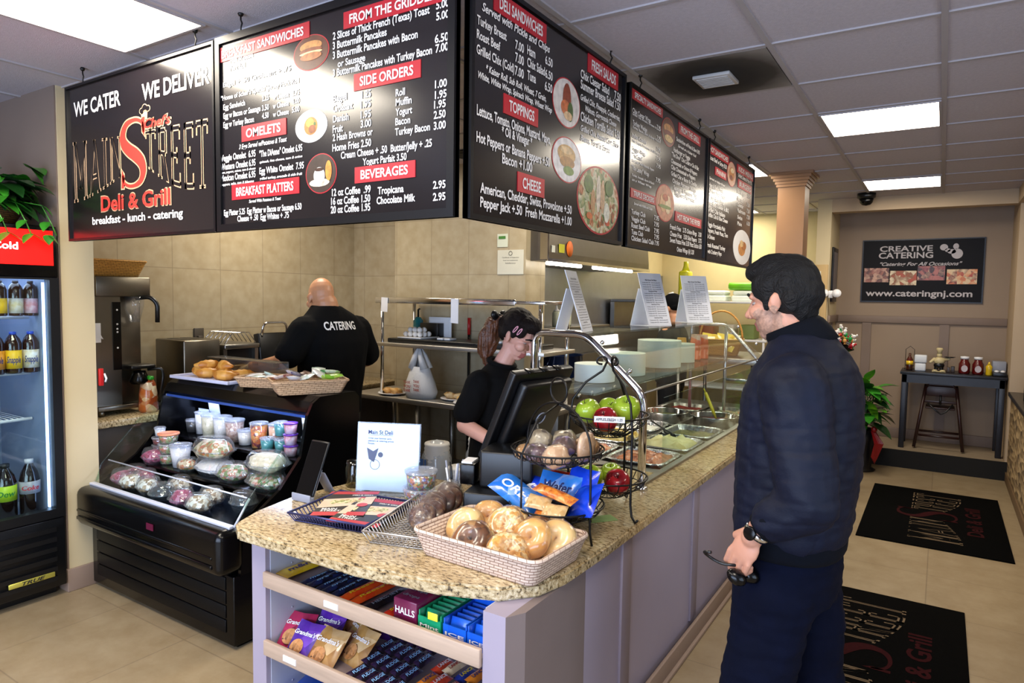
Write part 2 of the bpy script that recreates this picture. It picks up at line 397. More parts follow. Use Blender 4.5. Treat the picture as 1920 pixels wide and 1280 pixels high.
BOARD_TEXT = {
 'logo': [
  ('t', 'WE CATER', 0.071, 0.617, 0.442, 0.07),
  ('t', 'WE DELIVER', 0.698, 0.61, 0.508, 0.071),
  ('i', "Chef's", 0.713, 0.484, 0.207, 0.039),
  ('t', 'Deli & Grill', 0.317, 0.137, 0.591, 0.068),
  ('t', 'breakfast - lunch - catering', 0.227, 0.075, 0.774, 0.036),
 ],
 'breakfast': [
  ('b', 'BREAKFAST SANDWICHES', 0.038, 0.69, 0.489, 0.031),
  ('b', 'FROM THE GRIDDLE', 0.762, 0.683, 0.376, 0.031),
  ('t', 'Bagel + .50 Croissant + .75', 0.042, 0.577, 0.412, 0.019),
  ('t', '"Home of Scher\'s Special" Jersey Pork Roll', 0.027, 0.526, 0.471, 0.018),
  ('t', 'Ham or Bacon', 0.089, 0.664, 0.145, 0.02),
  ('t', 'Pork Roll', 0.089, 0.634, 0.095, 0.02),
  ('t', 'Egg Sandwich', 0.042, 0.488, 0.14, 0.021),
  ('t', '2.25', 0.286, 0.488, 0.041, 0.021),
  ('t', 'w Cheese', 0.351, 0.483, 0.091, 0.02),
  ('t', '2.75', 0.459, 0.483, 0.041, 0.02),
  ('t', 'Egg w Bacon or Sausage', 0.042, 0.453, 0.235, 0.022),
  ('t', '3.50', 0.285, 0.452, 0.042, 0.021),
  ('t', 'w Cheese', 0.35, 0.451, 0.092, 0.02),
  ('t', '4.00', 0.459, 0.453, 0.041, 0.02),
  ('t', 'Egg w Turkey Bacon', 0.041, 0.417, 0.195, 0.022),
  ('t', '4.50', 0.285, 0.422, 0.041, 0.021),
  ('t', 'w Cheese', 0.35, 0.42, 0.092, 0.02),
  ('t', '5.00', 0.459, 0.422, 0.041, 0.021),
  ('b', 'OMELETS', 0.189, 0.361, 0.207, 0.033),
  ('i', '3 Eggs Served w/Potatoes & Toast', 0.141, 0.321, 0.288, 0.018),
  ('t', 'Veggie Omelet  6.95', 0.022, 0.284, 0.222, 0.025),
  ('t', '"The DiAnne" Omelet 6.95', 0.267, 0.278, 0.248, 0.024),
  ('i', 'spinach, feta cheese, tom & onion', 0.267, 0.254, 0.248, 0.009),
  ('t', 'Western Omelet 6.95', 0.021, 0.249, 0.222, 0.025),
  ('i', 'ham, peppers, onions, tom & cheese', 0.021, 0.234, 0.222, 0.009),
  ('t', 'Egg White Omelet  7.95', 0.266, 0.213, 0.257, 0.024),
  ('i', 'grilled turkey, avocado & side fruit', 0.266, 0.19, 0.248, 0.01),
  ('t', 'Mexican Omelet 6.95', 0.02, 0.204, 0.222, 0.025),
  ('i', 'peppers, salsa, tom & jalapeno', 0.02, 0.185, 0.212, 0.01),
  ('b', 'BREAKFAST PLATTERS', 0.122, 0.137, 0.345, 0.033),
  ('i', 'Served With Potatoes & Toast', 0.2, 0.106, 0.193, 0.012),
  ('t', 'Egg Platter 5.25  Egg Platter w Bacon or Sausage 6.50', 0.037, 0.064, 0.472, 0.023),
  ('t', 'Cheese + .50  Egg Whites + .75', 0.125, 0.036, 0.313, 0.023),
  ('t', '2 Slices of Thick French (Texas) Toast', 0.678, 0.645, 0.44, 0.025),
  ('t', '5.00', 1.144, 0.651, 0.052, 0.025),
  ('t', '3 Buttermilk Pancakes', 0.677, 0.612, 0.257, 0.025),
  ('t', '5.00', 1.145, 0.617, 0.051, 0.024),
  ('t', '3 Buttermilk Pancakes with Bacon', 0.677, 0.579, 0.392, 0.025),
  ('t', 'or Sausage', 0.702, 0.547, 0.134, 0.023),
  ('t', '6.50', 1.14, 0.548, 0.055, 0.025),
  ('t', '3 Buttermilk Pancakes with Turkey Bacon', 0.677, 0.518, 0.452, 0.025),
  ('t', '7.00', 1.143, 0.518, 0.052, 0.025),
  ('b', 'SIDE ORDERS', 0.812, 0.465, 0.241, 0.031),
  ('t', 'Bagel', 0.677, 0.43, 0.07, 0.024),
  ('t', '1.25', 0.819, 0.423, 0.044, 0.024),
  ('t', 'Croissant', 0.677, 0.395, 0.099, 0.025),
  ('t', '1.95', 0.814, 0.39, 0.049, 0.024),
  ('t', 'Danish', 0.677, 0.359, 0.079, 0.024),
  ('t', '1.95', 0.814, 0.356, 0.049, 0.024),
  ('t', 'Fruit', 0.676, 0.323, 0.051, 0.025),
  ('t', '3.00', 0.814, 0.324, 0.05, 0.025),
  ('t', '2 Hash Browns or', 0.676, 0.294, 0.195, 0.024),
  ('t', 'Home Fries 2.50', 0.674, 0.258, 0.19, 0.025),
  ('t', 'Roll', 0.975, 0.407, 0.041, 0.023),
  ('t', '1.00', 1.142, 0.408, 0.048, 0.024),
  ('t', 'Muffin', 0.975, 0.376, 0.07, 0.023),
  ('t', '1.95', 1.142, 0.375, 0.047, 0.024),
  ('t', 'Yogurt', 0.975, 0.344, 0.072, 0.023),
  ('t', '1.95', 1.139, 0.345, 0.047, 0.024),
  ('t', 'Bacon', 0.974, 0.313, 0.065, 0.023),
  ('t', '2.50', 1.138, 0.313, 0.048, 0.024),
  ('t', 'Turkey Bacon', 0.973, 0.28, 0.15, 0.023),
  ('t', '3.00', 1.138, 0.279, 0.049, 0.024),
  ('t', 'Cream Cheese + .50  Butter/Jelly + .25', 0.717, 0.228, 0.414, 0.024),
  ('t', 'Yogurt Parfait 3.50', 0.824, 0.196, 0.2, 0.023),
  ('b', 'BEVERAGES', 0.816, 0.149, 0.216, 0.03),
  ('t', '12 oz Coffee  .99', 0.671, 0.101, 0.191, 0.025),
  ('t', '16 oz Coffee 1.50', 0.667, 0.07, 0.193, 0.025),
  ('t', '20 oz Coffee 1.95', 0.665, 0.04, 0.195, 0.025),
  ('t', 'Tropicana', 0.895, 0.092, 0.117, 0.024),
  ('t', '2.95', 1.137, 0.093, 0.051, 0.024),
  ('t', 'Chocolate Milk', 0.89, 0.059, 0.172, 0.024),
  ('t', '2.95', 1.137, 0.055, 0.051, 0.024),
  ('d', 'sandwich', 0.564, 0.622, 0.095, 0.063),
  ('d', 'omelet', 0.562, 0.361, 0.086, 0.059),
  ('d', 'coffee', 0.614, 0.186, 0.082, 0.072),
 ],
 'deli': [
  ('b', 'DELI SANDWICHES', 0.151, 0.709, 0.286, 0.037),
  ('i', 'Served with Pickle and Chips', 0.054, 0.668, 0.442, 0.027),
  ('t', 'Turkey Breast', 0.027, 0.618, 0.172, 0.028),
  ('t', '7.00', 0.254, 0.611, 0.057, 0.03),
  ('t', 'Ham', 0.334, 0.617, 0.056, 0.032),
  ('t', '6.50', 0.463, 0.621, 0.056, 0.03),
  ('t', 'Roast Beef', 0.026, 0.573, 0.135, 0.028),
  ('t', '7.00', 0.255, 0.568, 0.057, 0.031),
  ('t', 'Chix Salad', 0.335, 0.575, 0.126, 0.031),
  ('t', '6.50', 0.465, 0.572, 0.056, 0.03),
  ('t', 'Grilled Chix (Cold)', 0.026, 0.526, 0.224, 0.029),
  ('t', '7.00', 0.254, 0.523, 0.059, 0.031),
  ('t', 'Tuna', 0.337, 0.53, 0.06, 0.032),
  ('t', '6.50', 0.463, 0.526, 0.057, 0.031),
  ('i', '* Kaiser Roll, Sub Roll, Wheat, 7 Grain,', 0.08, 0.484, 0.395, 0.022),
  ('i', 'White, White Wrap, Spinach Wrap, Wheat Wrap', 0.036, 0.452, 0.484, 0.021),
  ('b', 'TOPPINGS', 0.218, 0.391, 0.169, 0.036),
  ('t', 'Lettuce, Tomato, Onions, Mustard, Mayo,', 0.031, 0.334, 0.484, 0.033),
  ('t', '* Oil & Vinegar *', 0.178, 0.3, 0.201, 0.03),
  ('t', 'Hot Peppers or Banana Peppers +.50', 0.031, 0.249, 0.481, 0.033),
  ('t', 'Bacon +1.00', 0.182, 0.207, 0.2, 0.034),
  ('b', 'CHEESE', 0.314, 0.141, 0.129, 0.038),
  ('t', 'American, Cheddar, Swiss, Provolone +.50', 0.055, 0.09, 0.644, 0.033),
  ('t', 'Pepper Jack +.50  Fresh Mozzarella +1.00', 0.056, 0.044, 0.645, 0.033),
  ('b', 'FRESH SALADS', 0.849, 0.709, 0.246, 0.041),
  ('t', 'Chix Caesar Salad', 0.753, 0.651, 0.28, 0.034),
  ('t', '7.50', 1.088, 0.649, 0.072, 0.037),
  ('t', 'Summer Breeze Salad 7.50', 0.755, 0.609, 0.403, 0.035),
  ('i', 'Grilled Chix, Pineapple, Cranberries,', 0.757, 0.563, 0.399, 0.024),
  ('i', 'Walnuts, Gorgonzola Cheese', 0.801, 0.528, 0.316, 0.023),
  ('t', 'Chicken Tortilla Salad 7.50', 0.761, 0.481, 0.4, 0.036),
  ('i', 'Grilled Chix, Roasted Corn, Black', 0.764, 0.44, 0.393, 0.024),
  ('i', 'Beans, Tortilla Strips', 0.765, 0.401, 0.294, 0.024),
  ('d', 'wrap', 0.639, 0.519, 0.117, 0.096),
  ('d', 'bun', 0.652, 0.299, 0.126, 0.09),
  ('d', 'salad', 0.957, 0.176, 0.215, 0.147),
 ],
 'grill': [
  ('b', 'SPECIALTY SANDWICHES', 0.018, 0.713, 0.356, 0.026),
  ('t', 'Chix Caesar Wrap', 0.001, 0.64, 0.236, 0.022),
  ('i', 'Grilled Chix, Romaine, Parmesan & Caesar', 0.002, 0.628, 0.379, 0.012),
  ('t', '7.95', 0.325, 0.632, 0.059, 0.021),
  ('t', 'Turkey Wedge', 0.005, 0.584, 0.188, 0.022),
  ('i', 'Turkey, Bacon, Swiss & Honey Mustard', 0.007, 0.568, 0.379, 0.012),
  ('t', '7.95', 0.329, 0.579, 0.059, 0.021),
  ('t', 'Italian Combo', 0.005, 0.524, 0.181, 0.021),
  ('i', 'Ham, Salami, Provolone, Oil & Vinegar', 0.007, 0.503, 0.379, 0.012),
  ('t', '7.95', 0.329, 0.521, 0.061, 0.021),
  ('t', 'Veggie Wrap', 0.005, 0.462, 0.174, 0.021),
  ('t', '"The Coast"', 0.007, 0.432, 0.139, 0.021),
  ('t', '7.95', 0.333, 0.473, 0.062, 0.021),
  ('t', '7.95', 0.336, 0.437, 0.062, 0.021),
  ('i', 'Chix Cutlet, Fresh Mozzarella, Peppers', 0.009, 0.41, 0.295, 0.012),
  ('t', '"The Lenny" Wrap', 0.005, 0.372, 0.229, 0.022),
  ('t', '7.95', 0.334, 0.363, 0.065, 0.022),
  ('i', 'Turkey, Avocado, Bacon & Ranch', 0.014, 0.342, 0.296, 0.012),
  ('i', 'on a Wheat Wrap', 0.015, 0.32, 0.259, 0.012),
  ('b', 'TRIPLE DECKERS', 0.035, 0.25, 0.275, 0.024),
  ('i', 'Served with Pickle and Chips', 0.049, 0.209, 0.247, 0.012),
  ('t', 'Turkey Club', 0.019, 0.163, 0.183, 0.022),
  ('t', '7.95', 0.325, 0.165, 0.069, 0.024),
  ('t', 'Veggie Club', 0.021, 0.129, 0.183, 0.022),
  ('t', '7.95', 0.327, 0.132, 0.07, 0.023),
  ('t', 'Roast Beef Club', 0.024, 0.097, 0.243, 0.023),
  ('t', '7.95', 0.33, 0.097, 0.07, 0.024),
  ('t', 'Tuna Club', 0.026, 0.065, 0.152, 0.023),
  ('t', '7.95', 0.333, 0.066, 0.07, 0.024),
  ('t', 'Chicken Salad Club 7.95', 0.028, 0.035, 0.377, 0.023),
  ('b', 'FROM THE GRILL', 0.693, 0.694, 0.339, 0.032),
  ('t', 'Sandwiches w/Fries & Slaw 8.95', 0.63, 0.633, 0.426, 0.022),
  ('i', 'Served on a Kaiser Roll', 0.662, 0.603, 0.328, 0.016),
  ('t', 'Hamburger or Veggie', 0.587, 0.566, 0.29, 0.025),
  ('t', '"The Diner" Chix Cutlet w Chs & Bac', 0.561, 0.536, 0.488, 0.023),
  ('t', 'Cheesesteak w Onions & Peppers', 0.557, 0.499, 0.461, 0.023),
  ('t', 'Chix Cheesesteak w Peppers', 0.56, 0.467, 0.427, 0.023),
  ('t', 'Grilled Chix w Bacon & Cheddar', 0.563, 0.432, 0.462, 0.023),
  ('t', 'Chicken Parmesan Wedge', 0.589, 0.396, 0.423, 0.024),
  ('t', 'Sausage & Peppers 7.95', 0.606, 0.361, 0.427, 0.024),
  ('t', 'Eggplant Parmesan', 0.638, 0.334, 0.364, 0.024),
  ('b', 'HOT FROM THE FRYER', 0.679, 0.204, 0.425, 0.03),
  ('t', 'French Fries   2.75 Onion Rings   3.50', 0.569, 0.141, 0.577, 0.026),
  ('t', 'Cheese Fries   3.50 Side Papers   3.75', 0.572, 0.103, 0.579, 0.026),
  ('t', 'Sweet Potato Fries 3.50 Mozz Sticks 6.50', 0.575, 0.068, 0.58, 0.027),
  ('t', 'Onion Wings (6) 5.50', 0.696, 0.024, 0.312, 0.026),
  ('d', 'sub', 0.503, 0.651, 0.106, 0.075),
  ('d', 'club', 0.482, 0.269, 0.145, 0.1),
 ],
 'panini': [
  ('b', 'HOT SANDWICHES', 0.019, 0.694, 0.423, 0.031),
  ('t', 'Roast Beef w Gravy 8.50', 0.025, 0.645, 0.402, 0.027),
  ('b', 'PANINI', 0.182, 0.579, 0.21, 0.029),
  ('i', 'Served on Italian Bread', 0.031, 0.521, 0.369, 0.016),
  ('t', 'Ham & Swiss Press', 0.03, 0.473, 0.332, 0.027),
  ('t', 'Chicken Pesto Panini', 0.034, 0.438, 0.398, 0.027),
  ('t', 'Turkey Bacon Press', 0.039, 0.398, 0.355, 0.027),
  ('t', 'Roast Beef, Cheddar & BBQ', 0.013, 0.36, 0.498, 0.027),
  ('t', 'Grilled Chix Italiano', 0.018, 0.318, 0.408, 0.028),
  ('t', 'Buffalo Chix & Blue Cheese', 0.021, 0.285, 0.477, 0.027),
  ('t', 'Veggie Portobello Melt', 0.02, 0.224, 0.42, 0.028),
  ('t', 'Peppers, Fresh Mozz, Tom', 0.025, 0.187, 0.487, 0.027),
  ('t', '& Onions', 0.029, 0.146, 0.166, 0.027),
  ('t', 'Fresh Roasted Turkey', 0.024, 0.092, 0.434, 0.028),
  ('t', 'with Cranberry Mayo', 0.048, 0.052, 0.326, 0.027),
  ('b', 'KIDS MENU', 0.73, 0.686, 0.421, 0.032),
  ('t', 'Grilled Cheese & Fries 4.95', 0.735, 0.645, 0.407, 0.03),
  ('b', 'BURGERS', 0.769, 0.584, 0.343, 0.033),
  ('t', '6 oz Burger', 0.717, 0.528, 0.24, 0.027),
  ('t', '6.95', 1.027, 0.534, 0.094, 0.028),
  ('t', 'Bacon', 0.734, 0.477, 0.152, 0.027),
  ('t', 'Cheddar', 0.74, 0.435, 0.178, 0.028),
  ('t', 'Mushroom', 0.747, 0.394, 0.23, 0.028),
  ('t', 'Swiss', 0.753, 0.346, 0.142, 0.028),
  ('t', 'Plain', 0.759, 0.301, 0.128, 0.027),
  ('t', '7.50', 1.011, 0.465, 0.093, 0.029),
  ('t', '7.50', 1.018, 0.419, 0.093, 0.029),
  ('t', '7.50', 1.025, 0.374, 0.094, 0.029),
  ('t', '6.50', 1.032, 0.327, 0.094, 0.029),
  ('d', 'platter', 0.557, 0.633, 0.117, 0.086),
  ('d', 'plate', 0.925, 0.148, 0.261, 0.129),
 ],
}
# ================================================================ the setting
struct('floor', G().box(-5.0, 2.8, -2.6, 9.2, -0.1, 0.0), FLOORM)
struct('ceiling', G().box(-5.0, 2.8, -2.6, 9.2, 2.80, 2.9), CEILM)
GX = [-0.68 + 0.635 * k for k in range(-6, 6)]; GY = [3.08 + 0.63 * k for k in range(-9, 10)]
g = G()
for x in GX: g.box(x - 0.012, x + 0.012, -2.5, 8.0 if x > -1.0 else 9.0, 2.792, 2.801)
for y in GY: g.box(-4.9, 2.6, y - 0.012, y + 0.012, 2.793, 2.801)
struct('trim_1', g, GRIDM)
struct('wall_left', G().box(-5.0, -4.9, 1.95, 4.86, 0, 2.8), TILEM)
struct('wall_far_left', G().box(-5.05, -4.95, -2.6, 1.78, 0, 2.8), PAINT_ROSE)
g = G(); g.box(-5.0, -4.08, 1.78, 1.95, 0, 2.8)
struct('wall_partition', g, PAINT_CREAM)
struct('wall_cooler', G().box(-4.95, -4.085, 1.772, 1.781, 0, 2.8), mat('paint_mauve_shaded', '#7a6a60', 0.7, var=0.03, vscale=3))  # thin facing in mauve-brown paint, darkened to put corner shade into the colour
g = G(); g.rbox(-4.5, -4.068, 1.765, 1.965, 0, 0.13, 0.004); struct('baseboard_partition', g, BASEM)
struct('wall_kitchen', G().box(-4.9, -4.17, 4.76, 4.86, 0, 2.8), TILEM)
struct('wall_tiled', G().box(-4.17, -2.79, 4.55, 4.86, 0, 2.8), TILEM)
struct('wall_cook', G().box(-3.4, -3.3, 4.86, 9.1, 0, 2.8), mat('cook_wall', '#c3b489', 0.6, var=0.04))
struct('wall_steel', G().box(-3.3, -3.285, 4.87, 9.0, 0.6, 2.02), mat('steel_wall', '#a3a7b0', 0.4, 1.0, var=0.05))
struct('wall_far', G().box(-3.4, -1.05, 9.0, 9.1, 0, 2.8), mat('far_wall', '#c9b98a', 0.7, var=0.03))
struct('wall_back', G().box(-1.17, 0.9, 8.7, 8.8, 0, 2.8), PAINT_ROSE)
struct('wall_pier', G().box(-1.19, -1.05, 8.0, 8.7, 0, 2.8), PAINT_CREAM)
struct('wall_pilaster', G().box(0.58, 0.9, 8.0, 8.7, 0, 2.8), PAINT_TAN)
struct('wall_right', G().box(2.7, 2.8, -2.6, 8.7, 0, 0.7).box(2.7, 2.8, -2.6, 8.7, 2.55, 2.8).box(2.7, 2.8, 2.2, 8.7, 0.7, 2.55).box(2.7, 2.8, -2.6, -1.0, 0.7, 2.55), PAINT_TAN)
struct('wall_dining_end', G().box(0.9, 2.8, 8.0, 8.1, 0, 2.8), PAINT_TAN)
struct('wall_front', G().box(-5, 2.8, -2.6, -2.5, 0, 0.3).box(-5, 2.8, -2.6, -2.5, 2.6, 2.8).box(-5, -3.6, -2.6, -2.5, 0.3, 2.6).box(1.0, 2.8, -2.6, -2.5, 0.3, 2.6), PAINT_TAN)
w = struct('window_1', G().box(-3.6, 1.0, -2.57, -2.53, 0.3, 0.36).box(-3.6, 1.0, -2.57, -2.53, 2.54, 2.6).box(-3.6, -3.54, -2.57, -2.53, 0.36, 2.54).box(0.94, 1.0, -2.57, -2.53, 0.36, 2.54)
           .box(-2.08, -2.02, -2.57, -2.53, 0.36, 2.54).box(-0.56, -0.50, -2.57, -2.53, 0.36, 2.54), mat('window_frame', '#3c3a38', 0.4, 0.6, var=0.05))
struct('window_glass', G().box(-3.54, 0.94, -2.552, -2.548, 0.36, 2.54), GLASS, w)
w = struct('window_2', G().box(2.73, 2.77, -1.0, 2.2, 0.7, 0.76).box(2.73, 2.77, -1.0, 2.2, 2.49, 2.55).box(2.73, 2.77, -1.0, -0.94, 0.76, 2.49).box(2.73, 2.77, 2.14, 2.2, 0.76, 2.49), MATS['window_frame'])
struct('window_glass', G().box(2.748, 2.752, -0.94, 2.14, 0.76, 2.49), GLASS, w)
struct('beam', G().box(-1.05, 0.58, 8.0, 8.16, 2.66, 2.799).box(0.56, 0.74, 1.5, 7.995, 2.66, 2.799), PAINT_TAN)
# column by the end of the counter
g = G(); g.box(-1.25, -1.03, 6.2, 6.42, 0, 2.7)
for k in range(5):
    e = 0.012 + 0.055 * (k / 4) ** 1.3; g.box(-1.25 - e, -1.03 + e, 6.2 - e, 6.42 + e, 2.68 + k * 0.024, 2.68 + (k + 1) * 0.024)
struct('pillar', g, mat('pillar_paint', '#8f6a48', 0.35, var=0.03))
# raised back nook: platform, wainscot rails, baseboards
struct('floor_platform', G().box(-1.05, 0.6, 7.97, 8.7, 0.0, 0.175), mat('platform_floor', '#97866f', 0.5, var=0.12, vscale=5, stretch=(1, 9, 1)))
struct('trim_2', G().box(-1.05, 0.6, 7.945, 7.97, 0.0, 0.18), mat('platform_black', '#070605', 0.85, var=0.1))
g = G(); g.rbox(-1.05, 0.58, 8.672, 8.70, 1.47, 1.55, 0.006)
for x in (-0.72, 0.03): g.box(x - 0.045, x + 0.045, 8.68, 8.70, 0.28, 1.475)
g.rbox(-1.05, -1.02, 8.0, 8.68, 1.47, 1.55, 0.006); g.box(-1.05, -1.035, 8.30, 8.38, 0.28, 1.475)
struct('trim_3', g, PAINT_TRIM)
struct('baseboard_back', G().rbox(-1.05, 0.58, 8.675, 8.70, 0.175, 0.29, 0.005), PAINT_TRIM)
struct('baseboard_counter', G().rbox(-0.972, -0.955, 1.72, 5.9, 0, 0.10, 0.004).rbox(-0.972, -0.94, 1.72, 5.9, 0, 0.02, 0.004), BASEM)
g = G(); g.box(0.60, 0.78, 2.0, 8.0, 0, 0.82); struct('wall_half', g, STONE)
g = G(); g.rbox(0.575, 0.80, 2.0, 8.02, 0.82, 0.86, 0.008); struct('trim_4', g, mat('dark_ledge', '#1c1815', 0.3, var=0.1))
struct('baseboard_half', G().rbox(0.585, 0.60, 2.0, 7.94, 0, 0.09, 0.004), mat('base_brown', '#6d5539', 0.6, var=0.08))

# ---- ceiling lights
def ceiling_light(x0, y0, label, group='fluorescent troffers in the ceiling', long=False):
    cx, cy = x0 + 0.3175, y0 + (-0.11 if long else 0.315)
    t = thing('ceiling_light', label, 'light', (cx, cy, 2.79), group=group)
    g = G(); g.T = at((cx, cy, 2.79))
    a, b, w = 0.305, 0.617 if long else 0.302, 0.012
    g.box(-a, a, -b, -b + w, -0.004, 0.008).box(-a, a, b - w, b, -0.004, 0.008).box(-a, -a + w, -b + w, b - w, -0.004, 0.008).box(a - w, a, -b + w, b - w, -0.004, 0.008)
    part('frame', g, GRIDM, t)
    g = G(); g.T = at((cx, cy, 2.79)); g.quad((-a + w, b - w, 0), (a - w, b - w, 0), (a - w, -b + w, 0), (-a + w, -b + w, 0))
    part('diffuser', g, LAMP, t)
LAMP = mat('lamp_diffuser', '#ffffff', 0.5, emit='#fff3df', es=PANEL_W)
ceiling_light(GX[6], GY[11], 'square lit ceiling light beyond the sooty vent tile')
ceiling_light(GX[6], GY[15], 'square lit ceiling light beside the dome camera by the far beam')
ceiling_light(GX[2], GY[6], 'long lit ceiling light in front of the black logo board', long=True)
KL = 'square lit ceiling light above the kitchen behind the menu boards'
for i, j in ((3, 10), (0, 9), (4, 13), (2, 13), (3, 17)): ceiling_light(GX[i], GY[j], KL, 'kitchen ceiling lights')  # one is glimpsed between the boards; the others are added unseen for light
HL = 'square lit ceiling light added out of view over the entrance for lighting'
for i, j in ((6, 5), (8, 8), (4, 4)): ceiling_light(GX[i], GY[j], HL, 'ceiling lights added over the entrance')  # out-of-view lights added over the entrance to brighten the room
# ---- sooty vent tile, dome camera
g = G(); cx, cy = GX[5] + 0.3175, GY[9] + 0.315
g.T = at((cx, cy, 2.796)); g.box(-0.3, 0.3, -0.3, 0.3, -0.004, 0.003)
solo('ceiling_tile', g, SOOT, 'ceiling tile blackened with soot around a small vent', 'tile', (cx, cy, 2.796))
g = G(); g.T = at((cx, cy, 2.787)); g.rbox(-0.09, 0.09, -0.09, 0.09, -0.012, 0.005, 0.004)
for k in range(-3, 4): g.box(-0.075, 0.075, k * 0.022 - 0.004, k * 0.022 + 0.004, -0.016, -0.010)
solo('ceiling_vent', g, mat('vent_white', '#b9b6b4', 0.5, var=0.03), 'small square white air vent in the middle of the sooty tile', 'vent', (cx, cy, 2.787))
t = thing('dome_camera', 'black dome security camera on the ceiling before the beam', 'camera', (-0.70, 7.72, 2.79))
g = G(); g.lathe([(0.0, 0.008), (0.085, 0.008), (0.085, -0.035), (0.07, -0.045), (0.0, -0.045)], 24, (-0.70, 7.72, 2.79)); part('housing', g, BLACKP, t)
g = G(); g.lathe([(0.066, -0.045), (0.060, -0.08), (0.04, -0.105), (0.0, -0.115)], 24, (-0.70, 7.72, 2.79)); part('dome', g, BLACKG, t)
# ceiling vent seen in the gap between the boards
g = G(); g.T = at((-2.95, 4.25, 2.786)); g.rbox(-0.3, 0.3, -0.15, 0.15, -0.006, 0.006, 0.003)
for k in range(-5, 6): g.box(-0.28, 0.28, k * 0.025 - 0.008, k * 0.025 + 0.002, -0.014, -0.006)
solo('ceiling_vent', g, mat('vent_dark', '#3a3733', 0.5, 0.5, var=0.05), 'dark slotted ceiling vent seen in the gap between the hanging boards', 'vent', (-2.95, 4.25, 2.786))
# ================================================================ hanging menu boards
BOARDM = mat('board_print', '#141013', 0.22, var=0.08, vscale=2, coat=0.6)
BOARDM.node_tree.nodes['Principled BSDF'].inputs['Coat Roughness'].default_value = 0.16
BFRAME = mat('board_frame', '#0b0b10', 0.35, 0.3, var=0.06)
REDBAN = mat('red_banner', '#b8202c', 0.4, var=0.04)
# slab-serif letters of the shop sign: boxes (x0,x1,y0,y1) or slanted bars (xa,ya,xb,yb,w) in a unit cell
def bar(xa, xb, w=0.2): return [(xa - w / 2, 0), (xa + w / 2, 0), (xb + w / 2, 1), (xb - w / 2, 1)]
def bx4(x0, x1, y0, y1): return [(x0, y0), (x1, y0), (x1, y1), (x0, y1)]
SERIF = 0.055
LET = {
 'M': [bx4(0.06, 0.22, 0, 1), bx4(0.78, 0.94, 0, 1), [(0.22, 1), (0.06, 1), (0.42, 0.2), (0.58, 0.2)], [(0.78, 1), (0.94, 1), (0.58, 0.2), (0.42, 0.2)], bx4(0, 0.3, 0, SERIF), bx4(0.7, 1, 0, SERIF), bx4(0, 0.25, 1 - SERIF, 1), bx4(0.75, 1, 1 - SERIF, 1)],
 'A': [[(0.06, 0), (0.22, 0), (0.58, 1), (0.42, 1)], [(0.76, 0), (0.94, 0), (0.60, 1), (0.40, 1)], bx4(0.26, 0.74, 0.28, 0.38), bx4(0, 0.3, 0, SERIF), bx4(0.68, 1, 0, SERIF)],
 'I': [bx4(0.3, 0.7, 0, 1), bx4(0.05, 0.95, 0, SERIF), bx4(0.05, 0.95, 1 - SERIF, 1)],
 'N': [bx4(0.08, 0.24, 0, 1), bx4(0.76, 0.92, 0, 1), [(0.08, 1), (0.28, 1), (0.92, 0), (0.72, 0)], bx4(0, 0.34, 0, SERIF), bx4(0.66, 1, 1 - SERIF, 1)],
 'T': [bx4(0.40, 0.60, 0, 1), bx4(0.02, 0.98, 0.9, 1), bx4(0.02, 0.12, 0.78, 0.95), bx4(0.88, 0.98, 0.78, 0.95), bx4(0.25, 0.75, 0, SERIF)],
 'R': [bx4(0.12, 0.32, 0, 1), bx4(0.12, 0.75, 0.9, 1), bx4(0.12, 0.75, 0.46, 0.56), bx4(0.66, 0.86, 0.52, 0.94), [(0.45, 0.5), (0.65, 0.5), (1.0, 0), (0.78, 0)], bx4(0.02, 0.42, 0, SERIF)],
 'E': [bx4(0.12, 0.32, 0, 1), bx4(0.12, 0.9, 0.9, 1), bx4(0.12, 0.92, 0, 0.1), bx4(0.12, 0.66, 0.46, 0.56), bx4(0.8, 0.9, 0.76, 0.95), bx4(0.82, 0.92, 0.04, 0.24), bx4(0.56, 0.66, 0.38, 0.64)]}
def inset(poly, tx, ty):
    cx = sum(p[0] for p in poly) / len(poly); cy = sum(p[1] for p in poly) / len(poly)
    w = max(p[0] for p in poly) - min(p[0] for p in poly); h = max(p[1] for p in poly) - min(p[1] for p in poly)
    fx = max(0.15, 1 - 2 * tx / max(w, 1e-3)); fy = max(0.15, 1 - 2 * ty / max(h, 1e-3))
    return [(cx + (x - cx) * fx, cy + (y - cy) * fy) for x, y in poly]
def word(g, letters, x0, x1, top, bot, z, ins=None, gap=0.12):
    """letters between x0 and x1 under the curves top(t), bot(t); ins=(tx,ty) draws the inner faces"""
    wd = {'I': 0.5, 'M': 1.25}; tot = sum(wd.get(c, 1.0) for c in letters) + gap * (len(letters) - 1); p = 0.0
    for c in letters:
        w = wd.get(c, 1.0); a, b = p / tot, (p + w) / tot; p += w + gap
        for poly in LET[c]:
            q = inset(poly, *ins) if ins else poly
            pts = []
            for i in range(len(q)):
                (ax, ay), (bx_, by) = q[i], q[(i + 1) % len(q)]
                pts.append((ax, ay)); pts.append(((ax + bx_) / 2, (ay + by) / 2))
            vs = []
            for x, y in pts:
                t = a + (b - a) * x; X = x0 + (x1 - x0) * t; vs.append((X, bot(t) + (top(t) - bot(t)) * y, z))
            if sum(vs[i][0] * vs[(i + 1) % len(vs)][1] - vs[(i + 1) % len(vs)][0] * vs[i][1] for i in range(len(vs))) < 0: vs.reverse()
            g.add(vs, [tuple(range(len(vs)))])
